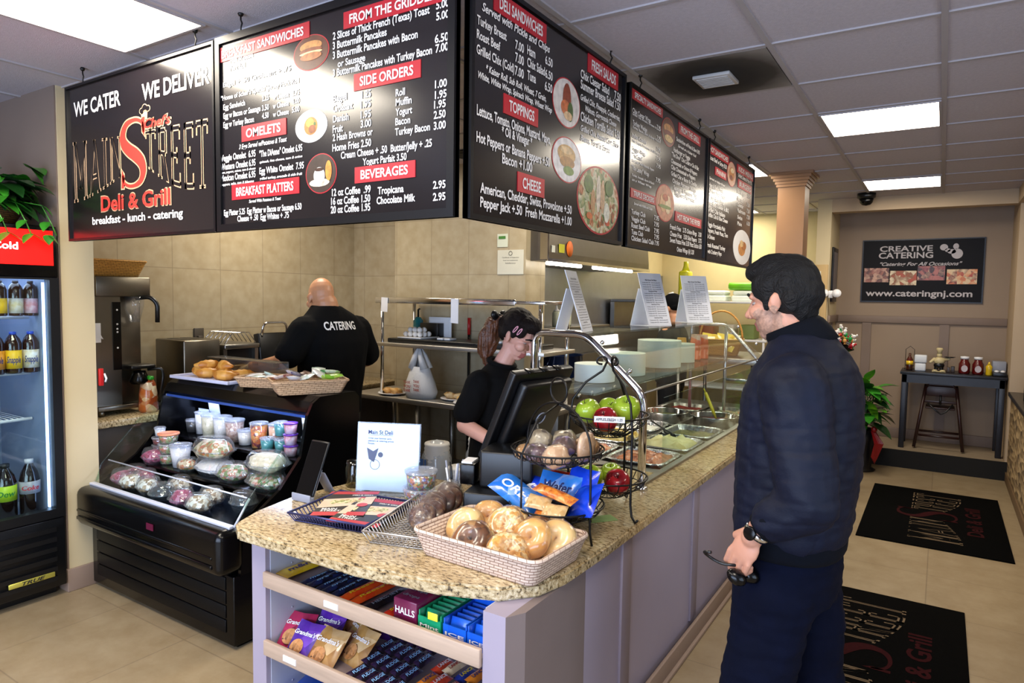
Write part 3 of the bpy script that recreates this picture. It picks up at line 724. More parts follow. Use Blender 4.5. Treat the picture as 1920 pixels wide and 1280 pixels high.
def big_s(g, x0, x1, y0, y1, z, grow=0.0):
    """the tall red S as a swept ribbon of varying width with two serifs"""
    cx, cy, rx, ry = (x0 + x1) / 2, (y0 + y1) / 2, (x1 - x0) / 2, (y1 - y0) / 2
    pts = [(0.86, 0.55), (0.80, 0.80), (0.45, 0.93), (0.0, 0.95), (-0.50, 0.86), (-0.78, 0.60), (-0.72, 0.34), (-0.32, 0.12), (0.2, -0.06), (0.64, -0.28), (0.78, -0.55), (0.58, -0.82), (0.1, -0.94), (-0.4, -0.93), (-0.78, -0.80), (-0.86, -0.55)]
    wid = [0.05, 0.10, 0.10, 0.11, 0.18, 0.28, 0.34, 0.36, 0.38, 0.36, 0.30, 0.18, 0.10, 0.09, 0.10, 0.05]
    P = []
    for i in range(len(pts) - 1):
        for k in range(4):
            t = k / 4; a = pts[max(i - 1, 0)]; b = pts[i]; c = pts[i + 1]; d = pts[min(i + 2, len(pts) - 1)]
            f = lambda q, r, s_, u: 0.5 * (2 * r + (s_ - q) * t + (2 * q - 5 * r + 4 * s_ - u) * t * t + (3 * r - q - 3 * s_ + u) * t ** 3)
            P.append((cx + rx * f(a[0], b[0], c[0], d[0]), cy + ry * f(a[1], b[1], c[1], d[1]), (wid[i] * (1 - t) + wid[i + 1] * t) * rx * 0.75 + grow))
    vs = []; n = len(P)
    for i, (x, y, w) in enumerate(P):
        a = P[max(i - 1, 0)]; b = P[min(i + 1, n - 1)]; dx, dy = b[0] - a[0], b[1] - a[1]; L_ = math.hypot(dx, dy)
        vs += [(x - dy / L_ * w, y + dx / L_ * w, z), (x + dy / L_ * w, y - dx / L_ * w, z)]
    fs = [(2 * i, 2 * i + 1, 2 * i + 3, 2 * i + 2) for i in range(n - 1)]
    g.add(vs, fs)
    for sx, sy in ((1, 1), (-1, -1)):
        a = (cx + sx * rx * 0.78, cy + sy * ry * 0.98); b = (cx + sx * rx * 0.98, cy + sy * ry * 0.98); c = (cx + sx * rx * 0.92, cy + sy * ry * 0.42); d = (cx + sx * rx * 0.76, cy + sy * ry * 0.6)
        e = grow; v = [(a[0] - sx * e, a[1] + sy * e, z), (b[0] + sx * e, b[1] + sy * e, z), (c[0] + sx * e, c[1] - sy * e, z), (d[0] - sx * e, d[1] - sy * e, z)]
        g.add(v, [(0, 1, 2, 3) if sx * sy < 0 else (3, 2, 1, 0)])
# food pictures printed on the boards: plate colour and food blobs
FOODS = {
 'sandwich': ('#5a2c1a', [('#c98a4a', 0, .35, .62, .3), ('#8b4a2a', 0, .12, .62, .16), ('#e0c08a', 0, -.02, .64, .10), ('#b06a38', 0, -.22, .6, .22)]),
 'omelet': ('#e8e4de', [('#b9772a', 0, 0, .42, .55), ('#d9a441', -.05, .2, .25, .28), ('#8a4a22', .08, -.2, .22, .25), ('#3f6a2a', .25, .1, .07, .1)]),
 'coffee': ('#3a2a22', [('#cfc2ae', -.1, -.45, .65, .2), ('#e6ddd0', -.1, -.1, .36, .42), ('#3a1d10', -.1, .2, .28, .09), ('#d98b3a', .5, .1, .2, .5)]),
 'wrap': ('#d9cfc6', [('#8d3b24', 0, .1, .3, .7), ('#c96a3a', -.1, -.2, .32, .3), ('#3e5a22', .25, -.3, .2, .4), ('#e2b98a', .1, -.5, .3, .18)]),
 'bun': ('#e3ddd8', [('#c79a5c', -.05, .25, .6, .4), ('#a8763a', 0, -.1, .5, .25), ('#6d8a3a', .1, -.45, .35, .2), ('#dcb884', -.1, .4, .4, .16)]),
 'salad': ('#39402c', [('#d9c9b2', -.05, .2, .1, .55), ('#c9a27a', .15, .15, .1, .5), ('#b98a5a', -.3, -.1, .1, .4), ('#c96a32', -.45, -.5, .14, .1), ('#c7502e', .4, -.6, .12, .09), ('#e0dcc6', .35, -.3, .14, .3), ('#55702f', -.5, .4, .2, .25), ('#4d6b2c', .45, .45, .2, .25)]),
 'sub': ('#6a2f1c', [('#c98a4a', 0, .2, .7, .35), ('#7d2a1d', 0, -.1, .7, .2), ('#d9b06a', .05, -.45, .6, .25)]),
 'club': ('#c8886a', [('#d9a878', -.2, 0, .35, .5), ('#e6c9a0', .3, -.05, .3, .5), ('#7a8a42', 0, -.2, .7, .1), ('#b55a3a', 0, .3, .3, .2)]),
 'platter': ('#c9a08a', [('#b5763a', 0, 0, .6, .55), ('#e0c9a2', .1, .3, .4, .2), ('#7a3a24', -.1, -.3, .35, .2)]),
 'plate': ('#efeeee', [('#c98a4a', -.05, -.1, .4, .4), ('#b5713a', .15, .1, .3, .25), ('#e2bd86', -.1, .2, .2, .2)])}
def menu_board(key, label, L_, H_, T, du=0.0, hooks=2, group='menu boards hanging from the ceiling'):
    """board of length L_ and height H_; T places its drawing plane (x along, y up, z out)"""
    base = T @ Vector((L_ / 2, H_ / 2, 0)); t = thing('menu_board', label, 'sign', base, group=group)
    g = G(); g.T = T; g.box(0, L_, 0, H_, -0.022, -0.004); part('panel', g, BOARDM, t)
    g = G(); g.T = T; w = {'breakfast': 0.028, 'deli': 0.016}.get(key, 0.012)
    g.box(0, L_, 0, w, -0.025, 0.006).box(0, L_, H_ - w, H_, -0.025, 0.006).box(0, w, w, H_ - w, -0.025, 0.006).box(L_ - w, L_, w, H_ - w, -0.025, 0.006)
    part('frame', g, BFRAME, t)
    ink = G(); ink.T = T
    for k, st, u, v, wd, h in BOARD_TEXT[key]:
        u += du
        if k == 'b':
            b = G(); b.T = T; b.box(u - 0.03, u + wd + 0.03, v - h * 0.42, v + h * 1.42, -0.004, -0.001); part('heading_banner', b, REDBAN, t)
            ink.text(st, u, v, wd, h, 0.0004)
        elif k == 'd':
            plate, blobs = FOODS[st]; d = G(); d.T = T; d.m = 0; d.disc((u, v, -0.0030), wd, h, 36); d.m = 1; d.disc((u, v, -0.0022), wd * 0.95, h * 0.95, 36)
            cols = [REDBAN if st != 'omelet' and st != 'plate' else mat('ink_' + plate[1:], plate, 0.4, var=0.05), make_food('ink_salad_mix', ['#39402c', '#7a8a48', '#c9b98a', '#55702f', '#d9d0b0', '#b5622e', '#2c3a20'], 34, 0.4, 0.0) if st == 'salad' else mat('ink_' + plate[1:], plate, 0.4, var=0.25, vscale=30)]
            for i, (c, bx_, by, rx, ry) in enumerate(blobs):
                d.m = len(cols); cols.append(mat('ink_' + c[1:], c, 0.4, var=0.35, vscale=45)); d.disc((u + bx_ * wd, v + by * h, -0.0014 + i * 0.0002), rx * wd, ry * h, 20)
            part('food_picture', d, cols, t)
        else:
            ink.text(st, u, v, wd, h, -0.0020, 0.25 if k == 'i' else 0.0)
    if key != 'logo': part('lettering', ink, WHITEINK, t)
    else:
        ink = G(); ink.T = T
        for k, st, u, v, wd, h in BOARD_TEXT[key]:
            if st.startswith(('WE', 'break')): ink.text(st, u, v, wd, h, -0.0020)
        part('lettering', ink, WHITEINK, t)
        topM = lambda q: 0.495 - 0.02 * q; botM = lambda q: 0.192 + 0.10 * q ** 1.6
        topT = lambda q: 0.473 - 0.003 * q; botT = lambda q: 0.315 - 0.13 * math.sin(min(1, q * 1.25) * PI / 2)
        o = G(); o.T = T; word(o, 'MAIN', 0.05, 0.515, topM, botM, -0.0030); word(o, 'TREET', 0.715, 1.19, topT, botT, -0.0030)
        o.text("Chef's", 0.707, 0.478, 0.222, 0.048, -0.0024, 0.25); o.text('Deli & Grill', 0.311, 0.132, 0.603, 0.078, -0.0030)
        big_s(o, 0.505, 0.719, 0.228, 0.54, -0.0022, 0.007)
        for a, b, r in ((0.69, 0.565, 0.020), (0.715, 0.578, 0.022), (0.742, 0.570, 0.020)): o.disc((a, b, -0.0030), r, r * 0.75, 14)
        o.add([(0.688, 0.528, -0.003), (0.735, 0.524, -0.003), (0.738, 0.56, -0.003), (0.684, 0.56, -0.003)], [(0, 1, 2, 3)])
        part('tan_outline', o, TANINK, t)
        o = G(); o.T = T; word(o, 'MAIN', 0.05, 0.515, topM, botM, -0.0022, (0.05, 0.022)); word(o, 'TREET', 0.715, 1.19, topT, botT, -0.0022, (0.05, 0.022))
        for a, b, r in ((0.69, 0.565, 0.015), (0.715, 0.578, 0.017), (0.742, 0.570, 0.015)): o.disc((a, b, -0.0022), r, r * 0.72, 14)
        part('letter_fill', o, BOARDM, t)
        o = G(); o.T = T; big_s(o, 0.505, 0.719, 0.228, 0.54, -0.0012); o.text("Chef's", 0.713, 0.484, 0.207, 0.039, -0.0010, 0.25); o.text('Deli & Grill', 0.317, 0.137, 0.591, 0.068, -0.0010)
        part('red_lettering', o, mat('logo_red', '#e0342c', 0.45, var=0.04), t)
    for i in range(hooks):
        x = L_ * (0.12 + 0.76 * i / max(1, hooks - 1)); z = (T @ Vector((x, H_, -0.012)))
        h = G(); h.tube([z + Vector((0, 0, 0.0)), z + Vector((0, 0, 0.02)), z + Vector((0.008, 0, 0.035)), z + Vector((0, 0, 0.05)), z + Vector((0, 0, 0.078))], 0.0035, 6)
        h.ell(z + Vector((0, 0, 0.073)), 0.012, 8); part('ceiling_hook', h, IRON, t)
    return t
TL = lambda x0: Matrix.Translation((x0, 1.70, 1.95)) @ VERT_X
TR = lambda y0: Matrix.Translation((-1.29, y0, 1.95)) @ VERT_Y
menu_board('logo', 'black hanging board with a red S logo reading WE CATER, WE DELIVER', 1.245, 0.77, TL(-3.79))
menu_board('breakfast', 'black hanging menu board with SIDE ORDERS, OMELETS and BEVERAGES beside the logo board', 1.225, 0.775, TL(-2.535))
menu_board('deli', 'black hanging menu board headed DELI SANDWICHES with TOPPINGS and CHEESE', 1.215, 0.785, TR(1.75), du=0.01)
menu_board('grill', 'black hanging menu board headed SPECIALTY SANDWICHES over the sneeze guard', 1.255, 0.77, TR(3.02), du=0.04)
menu_board('panini', 'black hanging menu board farthest along the serving counter, with a white plate', 1.21, 0.77, TR(4.30))
# ================================================================ glass-door drinks cooler
t = thing('drinks_cooler', 'tall black drinks cooler with a red header and glass door', 'cooler', (-4.4, 1.41, 0))
g = G(); y0, y1 = 1.06, 1.755
g.box(-4.78, -4.10, y0, y1, 0.06, 0.30).box(-4.78, -4.10, y0, y1, 1.80, 2.04).box(-4.78, -4.74, y0, y1, 0.30, 1.80)
g.box(-4.74, -4.10, y0, y0 + 0.035, 0.30, 1.80).box(-4.74, -4.10, y1 - 0.035, y1, 0.30, 1.80).box(-4.76, -4.14, y0 + 0.02, y1 - 0.02, 0.0, 0.06)
part('cabinet', g, BLACKP, t)
g = G(); g.box(-4.74, -4.735, y0 + 0.036, y1 - 0.036, 0.31, 1.79).box(-4.735, -4.12, y0 + 0.036, y0 + 0.041, 0.31, 1.79).box(-4.735, -4.12, y1 - 0.041, y1 - 0.036, 0.31, 1.79).box(-4.735, -4.12, y0 + 0.041, y1 - 0.041, 0.305, 0.45).box(-4.735, -4.12, y0 + 0.041, y1 - 0.041, 1.785, 1.79)
part('liner', g, mat('cooler_liner', '#7d8aa6', 0.4, var=0.03), t)
g = G(); g.rbox(-4.10, -4.05, y0, y1, 1.765, 2.04, 0.008); hp = part('header', g, BLACKG, t)
g = G(); g.box(-4.052, -4.046, y0 + 0.02, y1 - 0.025, 1.83, 2.015); part('sign_face', g, mat('header_red', '#e01010', 0.35, emit='#ff1208', es=1.1, var=0.03), hp)
g = G(); g.T = Matrix.Translation((-4.045, 0, 0)) @ VERT_Y; g.text('Ice Cold', 1.372, 1.908, 0.195, 0.036, 0); part('sign_lettering', g, mat('header_white', '#ffffff', 0.4, emit='#fff0ee', es=2.0), hp)
g = G(); g.box(-4.10, -4.05, y0, y0 + 0.045, 0.45, 1.765).box(-4.10, -4.05, y1 - 0.045, y1, 0.45, 1.765).box(-4.10, -4.05, y0 + 0.045, y1 - 0.045, 0.45, 0.50).box(-4.10, -4.05, y0 + 0.045, y1 - 0.045, 1.755, 1.765)
d = part('door', g, BLACKP, t)
g = G(); g.box(-4.075, -4.069, y0 + 0.045, y1 - 0.045, 0.50, 1.755); part('door_pane', g, GLASS, d)
g = G(); g.rbox(-4.10, -4.055, y0, y1, 0.06, 0.445, 0.006)
for k in range(6): g.box(-4.058, -4.042, y0 + 0.02, y1 - 0.05, 0.10 + k * 0.055, 0.125 + k * 0.055)
gr = part('grille', g, BLACKP, t)
g = G(); g.T = Matrix.Translation((-4.040, 0, 0)) @ VERT_Y; g.rbox(1.47, 1.69, 0.128, 0.156, -0.004, 0.004, 0.004); gb = part('badge', g, mat('badge_gold', '#cfc65a', 0.3, 0.6, var=0.05), t)
g = G(); g.T = Matrix.Translation((-4.035, 0, 0)) @ VERT_Y; g.text('TRUE', 1.53, 0.133, 0.11, 0.019, 0, 0.3); part('badge_lettering', g, DARKINK, gb)
for z in (0.975, 1.235, 1.545):
    g = G(); g.tube([(-4.30, y0 + 0.045, z), (-4.30, y1 - 0.05, z)], 0.009, 8).tube([(-4.72, y0 + 0.045, z), (-4.72, y1 - 0.05, z)], 0.004, 6)
    for k in range(24): yy = y0 + 0.05 + k * 0.025; g.tube([(-4.72, yy, z), (-4.30, yy, z)], 0.0022, 5)
    part('wire_shelf', g, WHITE, t)
g = G(); g.box(-4.125, -4.11, y1 - 0.055, y1 - 0.046, 0.50, 1.74); part('light_strip', g, mat('cooler_tube', '#ffffff', 0.4, emit='#9fc0ff', es=4.0), t)
g = G(); g.box(-4.70, -4.16, y0 + 0.08, y1 - 0.08, 1.775, 1.784); part('light_panel', g, mat('cooler_top_lamp', '#ffffff', 0.4, emit='#c4d6ff', es=4.0), t)

def bottle(name, label, loc, h, r, liquid, lab, cap, neck=0.35, group='bottles in the drinks cooler', text=None, ink=None, lz=(0.2, 0.5), labtop=None):
    t = thing(name, label, 'bottle', loc, group=group)
    g = G(); x, y, z = loc
    g.lathe([(r * 0.9, 0.0), (r, h * 0.03), (r, h * (1 - neck)), (r * 0.8, h * (1 - neck * 0.6)), (r * 0.34, h * (1 - neck * 0.2)), (r * 0.34, h * 0.95)], 20, loc)
    part('bottle_body', g, liquid, t)
    g = G(); g.lathe([(r * 1.012, h * lz[0]), (r * 1.012, h * lz[1])], 20, loc, smooth=True); lp = part('label', g, lab, t)
    if text:
        k = G(); hh = h * (lz[1] - lz[0])
        vs, fs, tw = text_data(text, 0.2)
        vv = [];
        for v in vs:
            a = (v[0] / tw - 0.5) * 1.7 + text_off
            vv.append((x + (r * 1.02) * math.cos(a), y + (r * 1.02) * math.sin(a), z + h * lz[0] + hh * (0.32 + 0.5 * v[1])))
        k.add(vv, fs); part('label_lettering', k, ink or WHITEINK, lp)
    g = G(); g.lathe([(r * 0.42, h * 0.93), (r * 0.42, h), (0, h)], 14, loc); part('bottle_cap', g, cap, t)
    return t
text_off = -0.28
COLA = mat('cola', '#120806', 0.08, var=0.05, coat=0.6); TEA = mat('iced_tea', '#2a1108', 0.1, var=0.1, coat=0.5)
YEL = mat('label_yellow', '#e0b21d', 0.4, var=0.08, vscale=20); LABW = mat('label_white', '#d9d6da', 0.4, var=0.15, vscale=25, col2='#b59a52'); LABR = mat('label_pink', '#d8c4cc', 0.4, var=0.2, vscale=25, col2='#a83a4a')
BLUECAP = mat('blue_cap', '#1c3fae', 0.35, var=0.05)
for i, y in enumerate((1.54, 1.615, 1.685)): bottle('tea_bottle', ['dark bottle with a yellow label on the upper cooler shelf, beside the cut-off edge', 'dark bottle with a cream label midway on the upper cooler shelf', 'dark bottle with a pink label on the upper cooler shelf by the light strip'][i], (-4.22, y, 1.557), 0.19, 0.034, TEA, [YEL, LABW, LABR][i], mat('dark_cap', '#2a2228', 0.4, var=0.1), 0.25, lz=(0.08, 0.5), text=None)
for i, y in enumerate((1.515, 1.595, 1.678)): bottle('juice_bottle', ['blue-capped tea bottle with an orange-yellow label at the cut-off edge of the cooler', 'blue-capped tea bottle with a golden label on the middle cooler shelf', 'blue-capped tea bottle with a cream and gold label by the light strip'][i], (-4.22, y, 1.247), 0.225, 0.039, TEA, [mat('label_amber', '#d98a1d', 0.4, var=0.1), YEL, LABW][i], BLUECAP, 0.28, text='Snapple', ink=NAVYINK, lz=(0.12, 0.56))
bottle('soda_bottle', 'green soda bottle cut by the edge of the photo in the cooler bottom', (-4.26, 1.43, 0.455), 0.30, 0.046, mat('green_soda', '#0f8a3a', 0.08, var=0.08, coat=0.6), mat('label_green', '#2aa33a', 0.4, var=0.08), WHITE, 0.35, lz=(0.35, 0.62))
bottle('soda_bottle', 'dark soda bottle with a lime green label in the cooler bottom', (-4.24, 1.545, 0.455), 0.30, 0.052, COLA, mat('label_lime', '#a6c81e', 0.4, var=0.1, vscale=12), BLACKP, 0.35, lz=(0.34, 0.62), text='Dew', ink=mat('ink_green', '#1f7a2a', 0.4, var=0.03))
bottle('soda_bottle', 'cola bottle with a red and silver label in the cooler bottom', (-4.22, 1.652, 0.455), 0.31, 0.050, COLA, mat('label_cola', '#9d9aa4', 0.3, var=0.04), mat('silver_cap', '#b9b9c2', 0.3, var=0.03), 0.38, lz=(0.40, 0.62), text='Coke', ink=mat('ink_cola_red', '#c01828', 0.4, var=0.03))

# leafy plants
def leaf_mesh(g, base, tip, width, droop=0.03, fold=0.25, n=5):
    base, tip = Vector(base), Vector(tip)
    if base.x < -3.5: base.y = min(base.y, 1.70); tip.y = min(tip.y, 1.74)
    d = tip - base; L_ = d.length; d.normalize()
    side = d.cross(Vector((0, 0, 1)));
    side = side.normalized() if side.length > 1e-3 else Vector((1, 0, 0)); nrm = side.cross(d).normalized(); vs = []
    for i in range(n + 1):
        q = i / n; w = width * math.sin(PI * (0.06 + 0.94 * q) ** 0.72) * (1 if q < 1 else 0); c = base + d * L_ * q - Vector((0, 0, droop * q * q)) + nrm * 0.0
        vs += [c + side * w + nrm * w * fold, c, c - side * w + nrm * w * fold]
    g.add(vs, [f for i in range(n) for f in ((3 * i, 3 * i + 1, 3 * i + 4, 3 * i + 3), (3 * i + 1, 3 * i + 2, 3 * i + 5, 3 * i + 4))], True)
LEAF = mat('pothos_leaf', '#2f7a20', 0.3, var=0.5, vscale=14, coat=0.2); LEAFD = mat('dark_leaf', '#143d16', 0.35, var=0.4, vscale=10, coat=0.2); LEAFY = mat('lime_leaf', '#6fae1f', 0.35, var=0.35, vscale=9, col2='#2f7a20')
t = thing('potted_pothos', 'trailing green pothos in a wicker basket on top of the drinks cooler', 'plant', (-4.28, 1.50, 2.04))
g = G(); g.lathe([(0.10, 0.0), (0.125, 0.06), (0.135, 0.13), (0.12, 0.13), (0.11, 0.07), (0, 0.06)], 24, (-4.28, 1.50, 2.04), sy=1.35); part('wicker_pot', g, make_wicker('pot_wicker', '#6a4a22', '#22140a', 1.0), t)
r_ = random.Random(3); gs = [G(), G()]; st = G()
for i in range(120):
    a = r_.uniform(-PI, PI); e = r_.uniform(-0.5, 1.3); R = r_.uniform(0.05, 0.20)
    b = Vector((-4.28 + R * math.cos(a) * 0.9, 1.50 + R * math.sin(a) * 1.25, 2.15 + R * 0.7 * e + 0.06)); L_ = r_.uniform(0.09, 0.20)
    tip = b + Vector((math.cos(a) * L_, math.sin(a) * L_, r_.uniform(-0.08, 0.04)))
    leaf_mesh(gs[0 if i % 5 < 2 else 1], b, tip, L_ * 0.36, 0.04)
for q in ((-4.06, 1.60), (-4.07, 1.50), (-4.06, 1.72)):
    P = [(-4.2, 1.52, 2.18), (-4.09, q[1] - 0.02, 2.15), (q[0] + 0.02, q[1], 2.06), (q[0] + 0.035, q[1] + 0.02, 1.99)]
    st.tube(P, 0.003, 6)
    for k in range(4):
        b = Vector(P[min(3, k + 1)] if k < 3 else P[3]); leaf_mesh(gs[0], b, b + Vector((0.03, (-1) ** k * 0.06 + 0.01, -0.045)), 0.026, 0.01)
part('leaves', gs[0], LEAF, t); part('leaves', gs[1], LEAFD, t); part('stems', st, MATS['pothos_leaf'], t)

# ================================================================ open-front deli case
t = thing('deli_case', 'black open-front refrigerated deli case filled with salads and desserts', 'display case', (-3.41, 2.28, 0))
CX0, CX1 = -4.08, -2.74
def side_poly(g, x0, x1, pts):
    k = len(pts); g.add([(x0, y, z) for y, z in pts] + [(x1, y, z) for y, z in pts], [tuple(range(k)), tuple(range(2 * k - 1, k - 1, -1))] + [(i, k + i, k + (i + 1) % k, (i + 1) % k) for i in range(k)])
g = G(); g.rbox(CX0 + 0.01, CX1 - 0.01, 1.90, 2.70, 0.02, 0.36, 0.006)
g.rbox(CX0 + 0.03, CX1 - 0.03, 1.93, 2.68, 0.0, 0.03, 0.004); part('base', g, BLACKG, t)
g = G()
for k in range(4): g.rbox(CX0 + 0.07, CX1 - 0.07, 1.894, 1.90, 0.075 + k * 0.07, 0.138 + k * 0.07, 0.003)
part('louvre_grille', g, mat('louvre_black', '#030304', 0.5, spec=0.2, var=0.1), t)
g = G(); g.rbox(CX0 - 0.005, CX1 + 0.005, 1.815, 1.96, 0.375, 0.595, 0.045, 4); g.rbox(CX0 + 0.03, CX1 - 0.05, 1.807, 1.83, 0.415, 0.435, 0.005); g.rbox(CX0 + 0.03, CX1 - 0.05, 1.809, 1.83, 0.46, 0.475, 0.005); part('front_bumper', g, BLACKG, t)
g = G(); g.rbox(CX0 + 0.02, CX1 - 0.02, 1.885, 1.915, 0.590, 0.606, 0.004); part('front_rail', g, mat('rail_aluminium', '#d4d8e6', 0.45, 0.3, var=0.04), t)
g = G(); g.tube([(CX0 + 0.03, 1.99, 0.717), (CX1 - 0.03, 1.99, 0.717)], 0.004, 6); g.tube([(CX1 - 0.01, 1.905, 0.60), (CX1 - 0.01, 1.99, 0.717)], 0.006, 6); part('glass_edge', g, mat('edge_clear', '#c9cedb', 0.3, 0.2, var=0.04), t)
g = G(); side_poly(g, CX1 - 0.02, CX1, [(2.35, 0.36), (2.70, 0.36), (2.70, 1.13), (2.67, 1.16), (2.42, 1.16), (2.37, 1.13), (2.335, 1.07), (2.29, 0.86), (2.16, 0.72), (1.95, 0.59), (1.93, 0.36)])
part('end_panel', g, BLACKG, t)
g = G(); side_poly(g, CX0, CX0 + 0.02, [(2.35, 0.36), (2.70, 0.36), (2.70, 1.13), (2.67, 1.16), (2.42, 1.16), (2.37, 1.13), (2.335, 1.07), (2.29, 0.86), (2.16, 0.72), (1.95, 0.59), (1.93, 0.36)])
part('end_panel', g, BLACKG, t)
g = G(); side_poly(g, CX0 + 0.02, CX1 - 0.02, [(2.34, 1.085), (2.375, 1.135), (2.42, 1.16), (2.67, 1.16), (2.70, 1.13), (2.70, 0.40), (2.66, 0.40), (2.66, 1.11), (2.42, 1.11), (2.36, 1.06)]); part('canopy', g, BLACKG, t)
g = G(); g.box(CX0 + 0.03, CX1 - 0.03, 2.345, 2.352, 1.052, 1.066); part('canopy_edge_strip', g, mat('strip_blue', '#3b5fb8', 0.3, 0.4, var=0.05), t)
g = G(); g.T = at((CX0 + 0.7, 2.357, 1.09), 0, -0.62); g.box(-0.05, 0.05, -0.003, 0.003, -0.012, 0.012); part('temperature_display', g, mat('display_teal', '#1d8a96', 0.3, emit='#1d9aa8', es=0.5), t)
g = G(); g.box(CX0 + 0.05, CX1 - 0.05, 2.40, 2.42, 1.045, 1.075); part('lamp_tube', g, mat('case_lamp', '#ffffff', 0.4, emit='#c9d8ff', es=26.0), t)
for z, a, b in ((0.815, 2.35, 2.655), (0.67, 2.17, 2.50)):
    g = G(); g.rbox(CX0 + 0.025, CX1 - 0.025, a, b, z - 0.02, z, 0.004); part('display_shelf', g, BLACKG, t)
g = G(); g.box(CX0 + 0.025, CX1 - 0.025, 1.93, 2.66, 0.555, 0.572); part('deck', g, BLACKG, t)
g = G(); g.add([(CX0 + 0.03, 1.905, 0.60), (CX1 - 0.03, 1.905, 0.60), (CX1 - 0.03, 1.99, 0.715), (CX0 + 0.03, 1.99, 0.715)], [(0, 1, 2, 3)]); part('front_glass', g, GLASS, t)
for x in (CX0 + 0.004, CX1 - 0.004):
    g = G(); side_poly(g, x - 0.002, x + 0.002, [(1.93, 0.60), (2.30, 0.88), (2.34, 1.07), (2.18, 0.93), (1.96, 0.70)]); g.tube([(x, 1.93, 0.605), (x, 1.965, 0.70), (x, 2.19, 0.93)], 0.005, 6); part('end_glass', g, GLASS, t)
g = G(); g.T = Matrix.Translation((-3.30, 1.812, 0.52)) @ VERT_X; g.box(-0.03, 0.03, -0.016, 0.016, 0, 0.004); part('maker_badge', g, mat('badge_wine', '#5a1030', 0.4, var=0.05), t)

# tubs, cups and clamshells in the case
FOODMAT = {
 'white': make_food('food_white', ['#d8d6cf', '#f0efe9', '#e4e0d2'], 60), 'potato': make_food('food_potato', ['#d8cfa6', '#efe7c8', '#c9c39a'], 50), 'tuna': make_food('food_tuna', ['#b98f7a', '#d9c0ad', '#a0776a', '#e6d6c8'], 70),
 'fruit': make_food('food_fruit', ['#c8321e', '#e8842a', '#e9b24a', '#a01e2a', '#4a2030'], 55, 0.25), 'teal': make_food('food_teal', ['#0f7a7e', '#3aa7a2', '#0c5a6a'], 20, 0.3), 'purple': mat('yogurt_purple', '#5a2a8a', 0.35, var=0.2, vscale=30, col2='#c9b9e2'),
 'sauce': make_food('food_sauce', ['#5a1510', '#8a241a', '#3c0d0a'], 40, 0.3), 'green': make_food('food_greens', ['#2f5a24', '#6f8f4a', '#d9d6c2', '#b7563a', '#8fae6a'], 55, 0.4), 'eggs': mat('boiled_egg', '#eceae6', 0.4, var=0.03),
 'pasta': make_food('food_pasta', ['#c9b48a', '#e8dcb9', '#8a9a5a', '#c96a3a', '#55703a'], 45, 0.4), 'berry': make_food('food_berry', ['#7a1238', '#a82a58', '#d58aa4', '#5a0f2a'], 45, 0.3), 'cream': make_food('food_cream', ['#e6dccb', '#f4efe4', '#b99a72', '#6a4a32'], 45, 0.4), 'dark': mat('dark_tub', '#16181c', 0.3, var=0.1), 'peach': make_food('food_peach', ['#d98a5a', '#f0c8a0', '#c45a4a'], 40, 0.4)}
LIDM = clear('tub_lid', '#eef3fb', 0.1, 0.08, 0.18)
def cup(name, label, loc, r, h, food, cat='tub', group=None, lid=LIDM, taper=0.82, fill=0.9):
    t = thing(name, label, cat, loc, group=group or 'tubs in the deli case')
    g = G(); g.lathe([(0, 0.003), (r * taper * 0.96, 0.003), (r * (taper + (1 - taper) * fill) * 0.96, h * fill), (r * 0.5, h * fill * 1.02), (0, h * fill * 0.99)], 18, loc); part('contents', g, FOODMAT[food], t)
    g = G(); g.lathe([(r * taper, 0), (r, h)], 20, loc); part('tub_wall', g, CLEARP, t)
    g = G(); g.lathe([(r * 1.03, h - 0.006), (r * 1.06, h - 0.003), (r * 1.06, h + 0.005), (r * 0.9, h + 0.007), (r * 0.85, h + 0.003), (0, h + 0.003)], 20, loc); part('lid', g, lid, t)
    return t
def clam(label, loc, a, b, h, food, group='clear clamshells in the deli case', rz=0.0, cat='food container', name='clamshell', domed=True):
    t = thing(name, label, cat, loc, rz, group)
    g = G(); g.ell((0, 0, h * 0.42), (a * 0.88, b * 0.88, h * 0.44), 18, jit=0.25, seed=loc[0]); part('food', g, FOODMAT[food], t, local=True)
    g = G(); g.lathe([(0.72, 0.0), (0.94, h * 0.40), (1.0, h * 0.42)], 64, (0, 0, 0), a, b, 0.025, 26); part('tray', g, CLEARP, t, local=True)
    g = G(); g.lathe([(1.05, h * 0.42), (1.05, h * 0.45), (0.96, h * 0.46), (0.90, h * 0.72), (0.74, h * 0.95), (0.5, h), (0, h)] if domed else [(1.05, h * 0.42), (0.96, h * 0.46), (0.8, h * 0.9), (0, h * 0.92)], 64, (0, 0, 0), a, b, 0.022, 26); part('lid', g, CLEARP, t, local=True)
    return t
BK, MD, FR = 0.817, 0.672, 0.574
cup('deli_tub', 'dark tub on the back shelf, nearest the price cards', (-3.96, 2.46, BK), 0.042, 0.075, 'dark')
cup('deli_tub', 'slim tall tub of white salad first in the row of tall tubs', (-3.865, 2.46, BK), 0.040, 0.135, 'white')
cup('deli_tub', 'tall tub of yellowish potato salad in the row of tall tubs', (-3.745, 2.44, BK), 0.054, 0.135, 'potato')
cup('deli_tub', 'tall tub of white macaroni salad between potato and pink tuna tubs', (-3.625, 2.44, BK), 0.054, 0.135, 'white')
cup('deli_tub', 'tall tub of pinkish tuna salad beside the short white tub', (-3.505, 2.44, BK), 0.056, 0.130, 'tuna')
cup('deli_tub', 'short tub of white cream cheese beside the tuna tub', (-3.385, 2.43, BK), 0.048, 0.085, 'white')
cup('fruit_cup', 'tall cup of orange and red cut fruit beside the teal cups', (-3.265, 2.43, BK), 0.050, 0.14, 'fruit', group='fruit cups')
